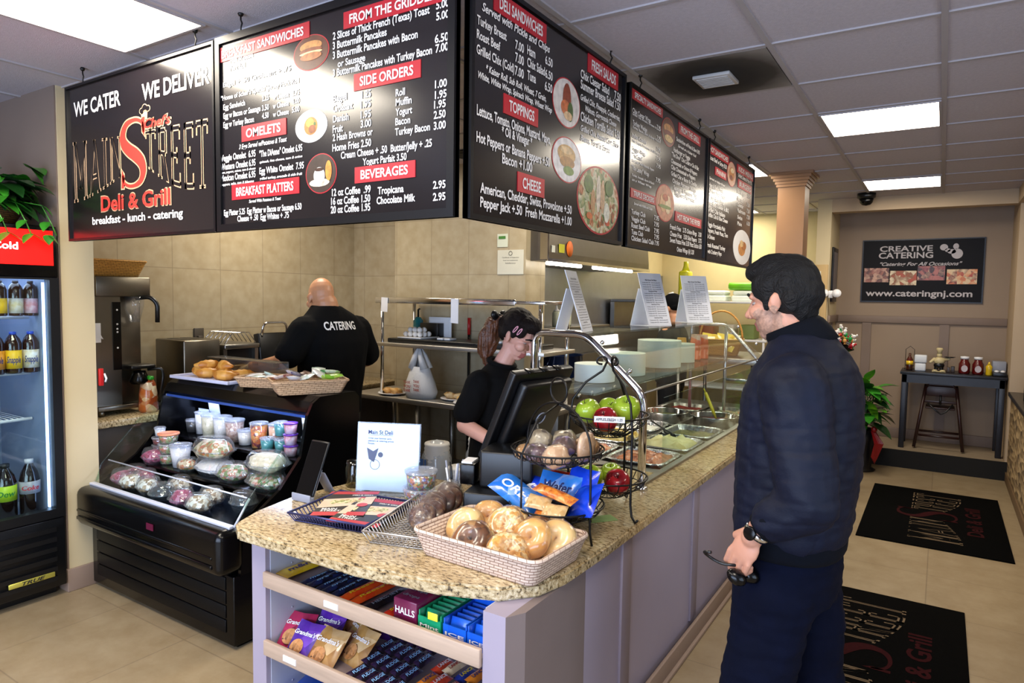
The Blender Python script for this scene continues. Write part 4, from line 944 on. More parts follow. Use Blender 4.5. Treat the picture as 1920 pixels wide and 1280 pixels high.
cup('fruit_cup', 'fruit cup behind the teal tubs, stacked on a lower one', (-3.165, 2.47, BK), 0.044, 0.14, 'peach', group='fruit cups')
for i, (x, y, z) in enumerate(((-3.14, 2.39, BK), (-3.06, 2.42, BK), (-3.10, 2.45, BK + 0.085))):
    cup('yogurt_tub', ['lower teal tub beside the fruit cup', 'lower teal tub beside the purple yogurts', 'upper teal tub standing on two others'][i], (x, y, z), 0.038, 0.075, 'teal', group='teal yogurt tubs')
for i in range(3):
    tt = thing('yogurt_pot', ['purple berry yogurt pot at the bottom of its stack', 'purple berry yogurt pot in the middle of its stack', 'purple berry yogurt pot on top of its stack'][i], 'yogurt', (-2.955, 2.40, BK - 0.02 + 0.062 * i + 0.02), group='purple yogurt pots')
    z = BK + 0.062 * i; g = G(); g.lathe([(0.030, 0), (0.037, 0.055)], 18, (-2.955, 2.40, z)); part('pot', g, mat('yogurt_band', '#d9cfe6', 0.35, var=0.4, vscale=26, col2='#b03a4a'), tt)
    g = G(); g.lathe([(0.040, 0.053), (0.040, 0.060), (0, 0.060)], 18, (-2.955, 2.40, z)); part('foil_lid', g, mat('foil_purple', '#6a35a8', 0.3, 0.3, var=0.1), tt)
for i in range(2):
    cup('parfait_cup', ['white dotted cup below another at the end of the back shelf', 'white dotted cup stacked on top at the end of the back shelf'][i], (-2.865, 2.45, BK + 0.0 + 0.115 * i), 0.040, 0.105, 'cream', group='white dotted cups')
# middle shelf
cup('sauce_tub', 'small white-lidded cup standing on the red sauce tubs', (-4.00, 2.27, MD + 0.145), 0.032, 0.05, 'white', group='sauce tubs')
for i in range(3): cup('sauce_tub', ['red sauce tub at the bottom of its stack', 'red sauce tub in the middle of its stack', 'red sauce tub on top of its stack'][i], (-4.0, 2.27, MD + 0.047 * i), 0.046, 0.042, 'sauce', group='sauce tubs')
for i in range(3): cup('salad_tub', ['green salad tub at the bottom of its stack', 'green salad tub in the middle of its stack', 'salad tub with a peach lid on top of its stack'][i], (-3.875, 2.25, MD + 0.062 * i), 0.058, 0.055, 'green', group='salad tubs', lid=LIDM if i < 2 else mat('lid_peach', '#e0906a', 0.4, var=0.05))
cup('egg_tub', 'clear cup packed with white peeled eggs', (-3.735, 2.24, MD), 0.062, 0.13, 'eggs', group='egg tubs', taper=0.7)
clam('large clamshell of pasta salad on top of its stack at mid shelf', (-3.455, 2.27, MD + 0.088), 0.145, 0.10, 0.12, 'pasta')
clam('large clamshell of greens under the pasta salad clamshell', (-3.445, 2.27, MD), 0.145, 0.10, 0.095, 'white', domed=False)
clam('small clamshell of mixed salad beside the egg tub', (-3.63, 2.22, MD), 0.07, 0.06, 0.075, 'pasta')
clam('clamshell of green salad between the two clamshell stacks', (-3.235, 2.24, MD), 0.11, 0.085, 0.10, 'green')
clam('large clamshell of chicken salad on top of the stack by the end glass', (-2.955, 2.25, MD + 0.092), 0.135, 0.10, 0.105, 'potato')
clam('large clamshell of vegetables under the chicken salad clamshell', (-2.96, 2.25, MD), 0.13, 0.095, 0.095, 'green', domed=False)
# front deck desserts
for (x, y, z, f, l) in ((-3.95, 2.20, 0.085, 'berry', 'upper berry cake clamshell, topmost of the berry stacks'), (-4.00, 2.12, 0.0, 'berry', 'berry cake clamshell at the case corner, under another'), (-3.86, 2.10, 0.0, 'berry', 'berry cake clamshell beside the corner one on the front deck'),
        (-3.97, 2.03, 0.0, 'berry', 'pink cake clamshell in front of the berry cakes'), (-3.84, 2.01, 0.0, 'cream', 'cream dessert clamshell beside the pink one, at the front glass'), (-3.68, 2.02, 0.0, 'cream', 'cream cake clamshell at the front glass'),
        (-3.56, 2.13, 0.0, 'cream', 'cream dome dessert clamshell behind the front row'), (-3.50, 1.99, 0.0, 'dark', 'flat dark dessert clamshell beside the cream cake'), (-3.33, 2.00, 0.0, 'berry', 'dark red berry clamshell toward the granite counter'),
        (-3.22, 2.10, 0.0, 'cream', 'caramel cream clamshell behind the red berry one'), (-3.16, 1.99, 0.0, 'cream', 'cream and chocolate clamshell at the end of the front row'), (-2.95, 2.10, 0.02, 'dark', 'brownie clamshell with a white label by the end glass')):
    clam(l, (x, y, FR + z * 1.12), 0.078, 0.064, 0.098, f, 'dessert clamshells', cat='dessert')
for i, (x, y, z) in enumerate(((-3.985, 2.56, 0.90), (-3.90, 2.57, 0.97))):
    g = G(); g.T = Matrix.Translation((x, y, z)) @ Euler((0.15, 0, 0)).to_matrix().to_4x4() @ VERT_X; g.box(-0.055, 0.055, -0.05, 0.05, 0, 0.003); solo('price_card', g, mat('card_blue', ['#c6cfe2', '#8fa3c9'][i], 0.6, var=0.05), ['pale blue price card standing in the case', 'darker blue price card behind the pale one'][i], 'card', (x, y, z - 0.05), group='price cards')

# on top of the case: pastry tray and packet baskets
t = thing('pastry_tray', 'white tray of croissants on top of the deli case', 'tray', (-3.75, 2.52, 1.16))
g = G(); g.T = at((-3.76, 2.52, 1.16), 0.02); g.rbox(-0.27, 0.27, -0.14, 0.14, 0, 0.012, 0.004); g.rbox(-0.285, 0.285, -0.155, -0.14, 0.004, 0.024, 0.004).rbox(-0.285, 0.285, 0.14, 0.155, 0.004, 0.024, 0.004).rbox(-0.285, -0.27, -0.14, 0.14, 0.004, 0.024, 0.004).rbox(0.27, 0.285, -0.14, 0.14, 0.004, 0.024, 0.004); part('tray_body', g, mat('tray_lilac', '#c3c5de', 0.35, var=0.03), t)
CRO = make_food('croissant_crust', ['#a8641c', '#d9a04a', '#c07f2c', '#e2bd74'], 14, 0.4, 0.3)
def croissant(label, loc, rz, s=1.0):
    g = G(); pts = []; rad = []
    for k in range(13):
        q = k / 12; a = (q - 0.5) * 2.2; pts.append((0.075 * math.sin(a), -0.05 * math.cos(a) + 0.05, 0.028)); rad.append(max(0.007, (0.030 * math.sin(PI * q) ** 0.7) * (1.0 if k % 2 else 0.88)))
    g.T = Matrix.Scale(s, 4); g.tube(pts, rad, 10); solo('croissant', g, CRO, label, 'pastry', loc, rz, 'croissants on the tray', local=True)
for i, (x, y, z, a) in enumerate(((-3.93, 2.50, 0.0, 0.3), (-3.80, 2.46, 0.0, 0.9), (-3.84, 2.57, 0.005, -0.6), (-3.68, 2.50, 0.0, 0.2), (-3.86, 2.51, 0.042, 1.4), (-3.72, 2.52, 0.046, -0.3), (-3.57, 2.54, 0.0, 1.2), (-3.61, 2.44, 0.0, 0.4))):
    croissant(['croissant at the tray end nearest the toaster', 'croissant at the tray front edge', 'croissant at the back of the tray', 'croissant in the middle of the tray', 'croissant lying on top of the heap by the toaster', 'croissant on top in the middle of the heap', 'croissant beside the packet basket', 'croissant at the front beside the packet basket'][i], (x, y, 1.172 + z), a, 1.15)
g = G(); g.T = at((-3.62, 2.66, 1.16)); g.rbox(-0.33, 0.33, -0.003, 0.003, 0.0, 0.13, 0.002); g.rbox(-0.33, 0.33, -0.10, 0.0, 0.125, 0.13, 0.002)
for k in (-0.2, 0.02, 0.22): g.box(k - 0.025, k + 0.025, -0.006, -0.003, 0.09, 0.11)
solo('sneeze_shield', g, clear('amber_clear', '#d9ccb0', 0.05, 0.06, 0.05), 'low clear shield with small labels behind the croissants', 'shield', (-3.62, 2.66, 1.16))
def basket(name, label, loc, rz, a, b, h, flare, m, cat='basket', group=None, rim=0.008):
    t = thing(name, label, cat, loc, rz, group); g = G(); n = 8
    def ring(A, B, z):
        P = []
        for cx, cy, q0 in ((1, 1, 0), (-1, 1, 1), (-1, -1, 2), (1, -1, 3)):
            for k in range(n):
                q = (q0 + k / (n - 1)) * PI / 2; r = 0.22 * min(A, B); P.append((cx * (A - r) + r * math.cos(q), cy * (B - r) + r * math.sin(q), z))
        return P
    R = [ring(a * flare, b * flare, 0.0)] + [ring(a * (flare + (1 - flare) * k / 8), b * (flare + (1 - flare) * k / 8), h * k / 8) for k in range(1, 9)] + [ring(a * 0.955, b * 0.945, h)] + [ring(a * flare * 0.96, b * flare * 0.95, 0.008)]
    k = len(R[0]); vs = [p for r in R for p in r]
    fs = [(i * k + j, i * k + (j + 1) % k, (i + 1) * k + (j + 1) % k, (i + 1) * k + j) for i in range(len(R) - 1) for j in range(k)] + [tuple(range(k))[::-1], tuple((len(R) - 1) * k + j for j in range(k))]
    g.add(vs, fs, True); part('basket_body', g, m, t, local=True)
    g = G(); g.tube(ring(a * 0.985, b * 0.98, h), rim, 8, closed=True); part('rim', g, m, t, local=True)
    return t
WKP = make_wicker('wicker_pink', '#d9b48e', '#80603f', 1.0)
basket('packet_basket', 'tan woven basket of white packets behind the front basket', (-3.29, 2.50, 1.161), 0.35, 0.145, 0.105, 0.055, 0.82, WKP, group='packet baskets on the deli case')
basket('packet_basket', 'tan woven basket of wrapped snack packets at the end of the deli case', (-2.92, 2.49, 1.161), 1.05, 0.20, 0.125, 0.070, 0.82, WKP, group='packet baskets on the deli case')
def packet(name, label, cat, loc, rot, a, b, c, m, group, ink=None, text=None, tcol=None, crimp=True):
    """a pillow packet: crimped ends, puffed middle"""
    t = thing(name, label, cat, loc, group=group); t.rotation_euler = rot
    g = G(); n = 9; k = 7; vs = []; sd = loc[0] * 7.3 + loc[1] * 3.1
    for side in (1, -1):
        for i in range(n):
            for j in range(k):
                u, v = i / (n - 1) * 2 - 1, j / (k - 1) * 2 - 1
                hh = c * max(0.0, 1 - abs(u) ** 3.2) ** 0.6 * max(0, 1 - v * v) ** 0.5 * (1 + 0.25 * noise.noise(Vector((u * 2 + sd, v * 2, side))))
                vs.append((u * a, v * b * (1 - 0.06 * (1 - abs(u))), side * hh + c))
    f1 = [(i * k + j, (i + 1) * k + j, (i + 1) * k + j + 1, i * k + j + 1) for i in range(n - 1) for j in range(k - 1)]
    g.add(vs, [f for f in f1] + [tuple(n * k + q for q in f[::-1]) for f in f1], True)
    part('wrapper', g, m, t, local=True)
    if text:
        g = G(); g.text(text, -a * 0.7, -b * 0.32, a * 1.4, b * 0.62, 2.04 * c, 0.15); part('print', g, tcol or WHITEINK, t, local=True)
    return t
PK = [make_food('packet_' + n, c, 26, 0.25, 0.25, coat=0.4) for n, c in (('white', ['#d9dde2', '#f2f4f6', '#9fb0b4']), ('red', ['#b5402a', '#e8e2da', '#8a1f1a']), ('navy', ['#2a2f6a', '#d9dcea', '#3c3f8a']), ('brown', ['#4a2a22', '#b59a8a', '#2c1614']), ('green', ['#3f9a3a', '#dfe9df', '#79c43a']), ('mint', ['#b9d6c6', '#eef3f0', '#6a9a88']), ('lime', ['#6fbf1f', '#b8e05a', '#dff0c0']))]
lab = ['red and white snack packet at the near end of the front basket', 'navy snack packet behind the red one', 'brown wafer packet in the middle of the front basket', 'white snack packet at the basket front', 'white tea packet at the back of the basket', 'mint green packet at the far end of the basket', 'lime green packet at the front far end', 'pale packet in the basket centre', 'second lime packet lying flat by the far rim', 'silver packet at the front near the red one']
for i, (x, y, z, m) in enumerate(((-0.13, 0.03, 0.05, 1), (-0.07, 0.06, 0.065, 2), (0.0, 0.02, 0.06, 3), (-0.08, -0.06, 0.045, 0), (0.07, 0.08, 0.07, 5), (0.13, 0.06, 0.065, 4), (0.13, -0.04, 0.05, 6), (0.06, 0.0, 0.06, 0), (0.09, -0.07, 0.045, 6), (-0.02, -0.05, 0.05, 5))):
    qx, qy = x * math.cos(1.05) - y * 0.85 * math.sin(1.05), x * math.sin(1.05) + y * 0.85 * math.cos(1.05); packet('snack_packet', lab[i], 'packet', (-2.92 + qx, 2.49 + qy, 1.185 + z), (rnd.uniform(-.5, .5), rnd.uniform(-.4, .4), rnd.uniform(-1, 1)), 0.055, 0.038, 0.012, PK[m], 'packets in the front basket')
for i, (x, y) in enumerate(((-0.07, -0.02), (0.0, 0.02), (0.06, -0.02), (0.0, -0.05))):
    packet('tea_packet', ['white packet at the croissant end of the rear basket', 'white packet in the middle of the rear basket', 'white packet at the far end of the rear basket', 'white packet at the front of the rear basket'][i], 'packet', (-3.29 + x, 2.50 + y, 1.212), (rnd.uniform(-.5, .5), rnd.uniform(-.4, .4), rnd.uniform(-1, 1)), 0.05, 0.035, 0.010, PK[[0, 5, 0, 5][i]], 'packets in the rear basket')
# ================================================================ serving counter
t = thing('serving_counter', 'long lavender-panelled serving counter with open candy shelves at its end', 'counter', (-1.4, 3.6, 0))
g = G(); g.box(-1.70, -0.998, 2.46, 3.27, 0.0, 0.765); g.box(-1.168, -0.998, 3.27, 5.9, 0.0, 0.765); g.box(-2.12, -0.998, 2.06, 2.46, 0.0, 0.765); part('cabinet_body', g, PANELM, t)
for y in (2.41, 3.29, 4.17, 5.05): g = G(); g.rbox(-1.0, -0.988, y - 0.045, y + 0.045, 0.09, 0.765, 0.002); part('batten', g, mat('batten_paint', '#8a7e88', 0.5, var=0.03), t)
g = G(); g.box(-2.20, -2.12, 1.60, 2.46, 0, 0.765); part('end_post', g, PANELM, t)
g = G(); g.box(-1.11, -1.03, 1.60, 2.06, 0, 0.765); part('end_post', g, PANELM, t)
g = G(); g.prism([(-1.03, 1.60), (-0.998, 1.66), (-0.998, 2.06), (-1.03, 2.06)], 0, 0.765); part('corner_strip', g, mat('strip_taupe', '#7d6f6c', 0.5, var=0.03), t)
g = G(); g.box(-2.119, -2.115, 1.62, 2.06, 0.02, 0.765)
for y in (1.72, 1.95):
    for k in range(9): g.cyl((-2.1152, y, 0.16 + k * 0.06), (-2.1135, y, 0.16 + k * 0.06), 0.004, n=8)
part('side_lining', g, mat('melamine_white', '#b9bbc8', 0.4, var=0.02), t)
g = G(); g.box(-1.115, -1.111, 1.62, 2.06, 0.02, 0.765); part('side_lining', g, MATS['melamine_white'], t)
for z in (0.612, 0.345, 0.06):
    g = G(); g.box(-2.114, -1.116, 1.60, 2.06, z - 0.018, z); sh = part('candy_shelf', g, mat('shelf_board', '#8f7f80', 0.5, var=0.1, vscale=5), t)
    g = G(); g.rbox(-2.118, -1.112, 1.585, 1.602, z - 0.022, z + 0.036, 0.003); part('shelf_lip', g, WOODL, sh)
    g = G(); x = -1.78 if z > 0.5 else -2.0
    g.box(x, x + 0.07, 1.582, 1.586, z - 0.006, z + 0.016); part('price_strip', g, PAPER, sh)
t2 = [(-2.37, 1.93), (-2.33, 1.72), (-2.27, 1.58), (-2.20, 1.538), (-1.60, 1.55), (-1.28, 1.60), (-1.10, 1.67), (-1.015, 1.77), (-0.985, 1.90), (-0.975, 2.2), (-0.975, 2.96), (-0.975, 5.92), (-1.17, 5.92), (-1.17, 3.27), (-1.76, 3.27), (-1.76, 2.54), (-2.22, 2.52), (-2.32, 2.30)]
bm = bmesh.new(); vs = [bm.verts.new((x, y, 0.765)) for x, y in t2]; f = bm.faces.new(vs); r = bmesh.ops.extrude_face_region(bm, geom=[f]); bmesh.ops.translate(bm, vec=(0, 0, 0.045), verts=[v for v in r['geom'] if isinstance(v, bmesh.types.BMVert)])
bmesh.ops.recalc_face_normals(bm, faces=bm.faces)
bmesh.ops.bevel(bm, geom=[e for e in bm.edges if abs(e.verts[0].co.z - e.verts[1].co.z) < 1e-4], offset=0.008, segments=2, affect='EDGES')
g = G(); g.bm(bm); solo('granite_countertop', g, GRANITE, 'speckled beige granite countertop with rounded corners over the lavender counter', 'countertop', (-1.4, 3.0, 0.765))

# ---- candy on the shelves
S1, S2 = 0.613, 0.346
def wrapm(name, stops, scale=22): return make_food('wrap_' + name, stops, scale, 0.22, 0.2, coat=0.5)
BARK = wrapm('bars', ['#10142a', '#1c2a5a', '#0a0d18', '#2c5a8a']); ORG = wrapm('orange', ['#e8401a', '#f0641c', '#d8300f']); GOLD = wrapm('gold', ['#e0b41a', '#f2c92a', '#d09a10'])
REDW = wrapm('redbar', ['#b81c1c', '#d63a20', '#8a1216']); DKB = wrapm('darkbar', ['#0c0d16', '#1a1c2c', '#07080e'])
YINK = mat('ink_yellow', '#f2d21a', 0.4, var=0.03); LBINK = mat('ink_lightblue', '#8fc4ee', 0.4, var=0.03); SILV = mat('ink_silver', '#9aa4b4', 0.4, 0.4, var=0.03)
up_ = PI / 2 - 0.05
packet('candy_bag', 'yellow chocolate candy bag alone at the end of the top candy shelf', 'candy', (-2.08, 1.75, S1), (0, 0, up_), 0.11, 0.045, 0.010, GOLD, 'candy on the top shelf', text="m&m's", tcol=mat('ink_brown', '#3a2a6a', 0.4, var=0.03))
nm = ['dark blue bar first in the row of blue bars, toward the yellow bag', 'dark blue bar second in the row of blue bars', 'dark blue bar third in the row of blue bars', 'dark blue bar fourth in the row of blue bars', 'dark blue bar last in its row, beside the orange bars']
for i in range(5): packet('candy_bar', nm[i], 'candy', (-1.955 + i * 0.040, 1.745 - 0.002 * i, S1 + 0.004 * (i % 2)), (0.06, 0, up_ + 0.02 * i), 0.105, 0.019, 0.009, BARK, 'candy on the top shelf', text='oreo bar' if i % 2 else 'mega bar', tcol=LBINK)
for i in range(2): packet('candy_bar', ['orange peanut cup bar beside the dark blue bars', 'orange peanut cup bar beside the empty strip of shelf'][i], 'candy', (-1.735 + i * 0.052, 1.735, S1), (0, 0, up_ + 0.02), 0.105, 0.024, 0.011, ORG, 'candy on the top shelf', text="Reese's", tcol=YINK)
packet('candy_bar', 'black bar lying alone between the orange and red bars', 'candy', (-1.612, 1.725, S1), (0, 0, up_), 0.105, 0.025, 0.010, DKB, 'candy on the top shelf', text="HERSHEY'S", tcol=SILV)
packet('candy_bar', 'red bar leaning beside the purple cough drop box', 'candy', (-1.525, 1.715, S1), (0, 0, up_ + 0.03), 0.10, 0.022, 0.011, REDW, 'candy on the top shelf', text='SKITTLES', tcol=YINK)
def carton(name, label, x0, x1, y0, y1, z0, h, m, front, fcol, top=None, topm=None, open_tray=False, group='candy on the top shelf'):
    t = thing(name, label, 'candy box', ((x0 + x1) / 2, (y0 + y1) / 2, z0), group=group)
    g = G()
    if open_tray:
        w = 0.004; g.box(x0, x1, y0, y1, z0, z0 + w).box(x0, x1, y0, y0 + w, z0 + w, z0 + h * 0.6).box(x0, x1, y1 - w, y1, z0 + w, z0 + h).box(x0, x0 + w, y0 + w, y1 - w, z0 + w, z0 + h * 0.8).box(x1 - w, x1, y0 + w, y1 - w, z0 + w, z0 + h * 0.8)
    else: g.rbox(x0, x1, y0, y1, z0, z0 + h, 0.003)
    part('carton', g, m, t)
    g = G(); g.T = Matrix.Translation((0, y0 - 0.0006, 0)) @ VERT_X; hh = h * (0.5 if open_tray else 1.0)
    g.text(front, x0 + 0.008, z0 + hh * 0.42, x1 - x0 - 0.016, hh * 0.26); part('print', g, fcol, t)
    if top:
        g = G(); g.T = Matrix.Translation((0, 0, z0 + h + 0.0006))
        for k in range(3): g.text(top, x0 + 0.012, y0 + 0.03 + k * (y1 - y0 - 0.04) / 3, (x1 - x0) - 0.03, 0.016)
        part('top_print', g, topm or SILV, t)
    return t
HALLM = wrapm('purple', ['#5a1038', '#7a1f4a', '#a01e3c'], 9)
carton('cough_drop_box', 'purple and red cough drop box with white letters', -1.495, -1.395, 1.63, 1.80, S1, 0.085, HALLM, 'HALLS', WHITEINK, 'drops', SILV)
GRN = wrapm('greenbox', ['#0f7a4a', '#1a9a6a', '#0c5a4a'], 8); ICEB = wrapm('icebox', ['#0f3fae', '#1a62d6', '#0c2f8a'], 8)
carton('gum_box', 'open green gum box with a yellow price sticker', -1.388, -1.295, 1.63, 1.80, S1, 0.085, GRN, 'Mint', WHITEINK, open_tray=True)
carton('gum_box', 'open blue gum box beside the green one', -1.285, -1.195, 1.63, 1.80, S1, 0.085, ICEB, 'ICE', WHITEINK, open_tray=True)
carton('gum_box', 'open blue gum box at the end of the shelf by the post', -1.19, -1.12, 1.63, 1.80, S1, 0.085, ICEB, 'ICE', WHITEINK, open_tray=True)
g = G(); g.T = Matrix.Translation((0, 1.628, 0)) @ VERT_X; g.rbox(-1.345, -1.305, S1 + 0.05, S1 + 0.075, 0, 0.002, 0.001); solo('price_sticker', g, mat('sticker_yellow', '#f0e63c', 0.5, var=0.03), 'small yellow price sticker on the green gum box', 'sticker', (-1.325, 1.628, S1 + 0.05))
for b, (x0, m) in enumerate(((-1.382, GRN), (-1.279, ICEB), (-1.184, ICEB))):
    wds = 0.085 if b < 2 else 0.06
    for k in range(5):
        g = G(); y = 1.65 + k * 0.028; g.T = at((x0 + wds / 2, y, S1 + 0.005), 0, -0.35); g.rbox(-wds / 2 + 0.002, wds / 2 - 0.002, -0.005, 0.007, 0, 0.062, 0.002)
        o = solo('gum_pack', g, m, ['gum pack standing in the green gum box', 'gum pack standing in the blue gum box next to the green one', 'gum pack standing in the blue gum box by the post'][b], 'gum', (x0 + wds / 2, y, S1 + 0.005), group=['gum packs in the green box', 'gum packs in the blue box', 'gum packs in the end box'][b])
# cookies and crackers, second shelf
COOK = make_food('cookie', ['#8a5a34', '#c98f5a', '#b5783f', '#3a2014'], 60, 0.5, 0.2); PURP = wrapm('purple_bag', ['#3a1a7a', '#5a2aa0', '#7a4ab8', '#d9c9d6'], 16); PINKB = wrapm('pink_bag', ['#a01a4a', '#c8305a', '#7a1236', '#d8c8d8'], 14); BROWNB = wrapm('brown_bag', ['#8a5a2a', '#b98a4a', '#d9b98a', '#6a3a1c'], 16); NAVB = wrapm('navy_bag', ['#1c1c4a', '#2a2a7a', '#3a1a4a'], 16); GOLDB = wrapm('gold_bag', ['#9a7a3a', '#c9a24a', '#6a4a20'], 14)
def cookie_bag(label, loc, rz, tilt, m, text='Grandma\'s', sc=1.0):
    t = packet('cookie_bag', label, 'cookie bag', loc, (tilt, 0, rz), 0.062 * sc, 0.075 * sc, 0.014, m, 'cookie bags on the second candy shelf')
    g = G(); g.disc((-0.012 * sc, -0.028 * sc, 0.0302), 0.030 * sc, 0.030 * sc, 18); part('cookie_picture', g, COOK, t, local=True)
    g = G(); g.text(text, -0.05 * sc, 0.018 * sc, 0.10 * sc, 0.016 * sc, 0.0306, 0.2); part('print', g, WHITEINK, t, local=True)
cookie_bag('pink and purple cookie bag against the side wall of the second shelf', (-2.055, 1.70, S2 + 0.035), 0.25, 0.75, PINKB)
cookie_bag('purple cookie bag with a cookie picture behind the shelf lip', (-1.975, 1.67, S2 + 0.03), 0.1, 0.8, PURP)
cookie_bag('tan cookie bag with a big cookie picture in the middle of the lip', (-1.86, 1.675, S2 + 0.03), 0.05, 0.75, BROWNB, sc=1.1)
cookie_bag('second purple cookie bag behind the first', (-1.955, 1.77, S2 + 0.045), 0.2, 0.8, PURP)
cookie_bag('dark blue bag with a blue corner behind the purple cookie bags', (-1.90, 1.86, S2 + 0.05), 0.3, 0.8, NAVB)
cookie_bag('gold brown bag lying behind the tan cookie bag', (-1.83, 1.80, S2 + 0.04), -0.4, 0.7, GOLDB)
cookie_bag('brown cookie bag leaning against the dark bars', (-1.765, 1.75, S2 + 0.035), -0.15, 0.75, BROWNB)
cookie_bag('dark snack bag against the back of the second shelf', (-2.00, 1.90, S2 + 0.06), 0.1, 0.9, NAVB)
cookie_bag('purple snack bag at the back of the shelf above the gold bag', (-1.80, 1.93, S2 + 0.06), 0.2, 0.9, PURP)
FUD = wrapm('granola', ['#141018', '#2a1c3a', '#3a1020', '#5a2a3a'], 30)
rows = ['front', 'second', 'third', 'back']
for r_i in range(4):
    for k in range(5):
        packet('snack_bar', 'dark granola bar, number %s from the cookie bags in the %s row' % (('first', 'second', 'third', 'fourth', 'fifth')[k], rows[r_i]), 'snack bar', (-1.685 + k * 0.046 - 0.012 * r_i, 1.655 + r_i * 0.085, S2 + 0.012 + 0.006 * r_i), (0.25, 0, up_ + 0.05), 0.043, 0.021, 0.009, FUD, 'granola bars on the second candy shelf', text='FUDGE', tcol=LBINK)
CRK = [wrapm('crk_navy', ['#15246a', '#2a3f9a', '#0f1a4a'], 12), wrapm('crk_orange', ['#d86a1a', '#e88a2a', '#b5500f'], 12), wrapm('crk_red', ['#b8261c', '#d84a2a', '#8a1a14'], 12), wrapm('crk_cream', ['#d9b98a', '#e8d0a8', '#b98f5a'], 12)]
nn = ('navy', 'orange', 'red', 'cream')
for r_i in range(3):
    for k in range(4):
        c = (k + r_i) % 4
        packet('cracker_pack', '%s cracker pack beside the granola bars, %s row from the lip' % (nn[c], ('first', 'second', 'third')[r_i]), 'crackers', (-1.435 + k * 0.050 - 0.012 * r_i, 1.655 + r_i * 0.10, S2 + 0.002 + 0.012 * (k % 2)), (0.12, 0, up_), 0.048, 0.022, 0.014, CRK[c], 'cracker packs on the second candy shelf', text='LANCE', tcol=[YINK, NAVYINK, WHITEINK, mat('ink_red2', '#a01a1a', 0.4, var=0.03)][c])
packet('snack_pack', 'dark snack pack lying alone by the post on the second shelf', 'snack', (-1.19, 1.72, S2), (0, 0, 0.3), 0.06, 0.035, 0.014, wrapm('grey', ['#2a2830', '#8a8890', '#4a3a3a'], 20), 'odd snacks')
g = G(); g.T = at((-2.0, 1.70, 0.06), 0.3); g.rbox(-0.05, 0.05, -0.09, 0.09, 0, 0.13, 0.006); solo('blue_carton', g, ICEB, 'bright blue carton on the bottom candy shelf', 'box', (-2.0, 1.70, 0.06))

# ---- on the granite: bagel basket
WKB = make_wicker('wicker_pale', '#e3cbb8', '#8f6c5a', 1.0)
BKX, BKY, BZ = -1.24, 1.885, 0.811
basket('bagel_basket', 'pale pink wicker basket of wrapped bagels at the counter corner', (BKX, BKY, BZ), -0.04, 0.26, 0.17, 0.085, 0.88, WKB, rim=0.009)
CRUST = [make_food('bagel_' + n, c, s, 0.28, 0.25, coat=0.5) for n, c, s in (('plain', ['#b5793a', '#d9a660', '#c68f4a', '#e6c48a'], 12), ('seed', ['#b07433', '#d8a257', '#ead2a0', '#8a5524'], 70), ('dark', ['#3a241c', '#8a5a34', '#4a342c', '#b58a5a'], 26), ('pale', ['#cf9f5c', '#e3c184', '#dcb272'], 10))]
def bagel(label, loc, rot, m, R=0.043, r=0.027, group='bagels in the wicker basket'):
    t = thing('bagel', label, 'bagel', loc, group=group); t.rotation_euler = rot
    g = G(); n = 28; k = 14; vs = []
    for j in range(n):
        q = 2 * PI * j / n
        for i in range(k):
            a = 2 * PI * i / k; w = 1 + 0.10 * noise.noise(Vector((math.cos(q) * 1.3 + loc[0] * 9, math.sin(q) * 1.3 + loc[1] * 9, i * 0.1)))
            rr = R + r * w * math.cos(a); vs.append((rr * math.cos(q), rr * math.sin(q), r * w * 0.92 * math.sin(a) * (1.0 if math.sin(a) > 0 else 0.8)))
    g.add(vs, [(j * k + i, ((j + 1) % n) * k + i, ((j + 1) % n) * k + (i + 1) % k, j * k + (i + 1) % k) for j in range(n) for i in range(k)], True)
    part('crust', g, m, t, local=True)
    g = G(); g.ell((0, 0, 0.0), (R + r + 0.003, R + r + 0.003, r + 0.003), 18, jit=0.10, seed=loc[0] * 5); part('cling_wrap', g, WRAP, t, local=True)
for lab_, x, y, z, rot, m in (('plain bagel leaning at the candy-dish end of the basket', -0.165, 0.02, 0.055, (0.75, -0.2, 0.3), 3), ('golden bagel behind the plain one', -0.12, 0.10, 0.070, (0.7, 0.2, 0.0), 0), ('small seeded bagel at the back rim', -0.035, 0.125, 0.062, (0.5, 0.3, 0), 1),
        ('seeded bagel standing on top in the middle', 0.0, 0.03, 0.085, (0.9, 0.15, -0.2), 1), ('dark burnt bagel at the front rim', -0.06, -0.085, 0.055, (0.75, 0.0, 0.2), 2), ('sesame bagel at the front corner rim', 0.09, -0.09, 0.050, (0.6, 0.25, 0.5), 1),
        ('plain bagel with an open hole showing, toward the wire stand', 0.125, 0.0, 0.075, (0.85, 0.35, -0.4), 0), ('pale bagel behind the plain one at the end of the basket', 0.185, 0.06, 0.065, (0.75, 0.5, -0.3), 3), ('dark bagel half hidden at the back rim', 0.07, 0.12, 0.05, (0.6, 0, 0), 2)):
    bagel(lab_ + ' of wrapped bagels', (BKX + x, BKY + y, BZ + z + 0.012), rot, CRUST[m], 0.037, 0.035)
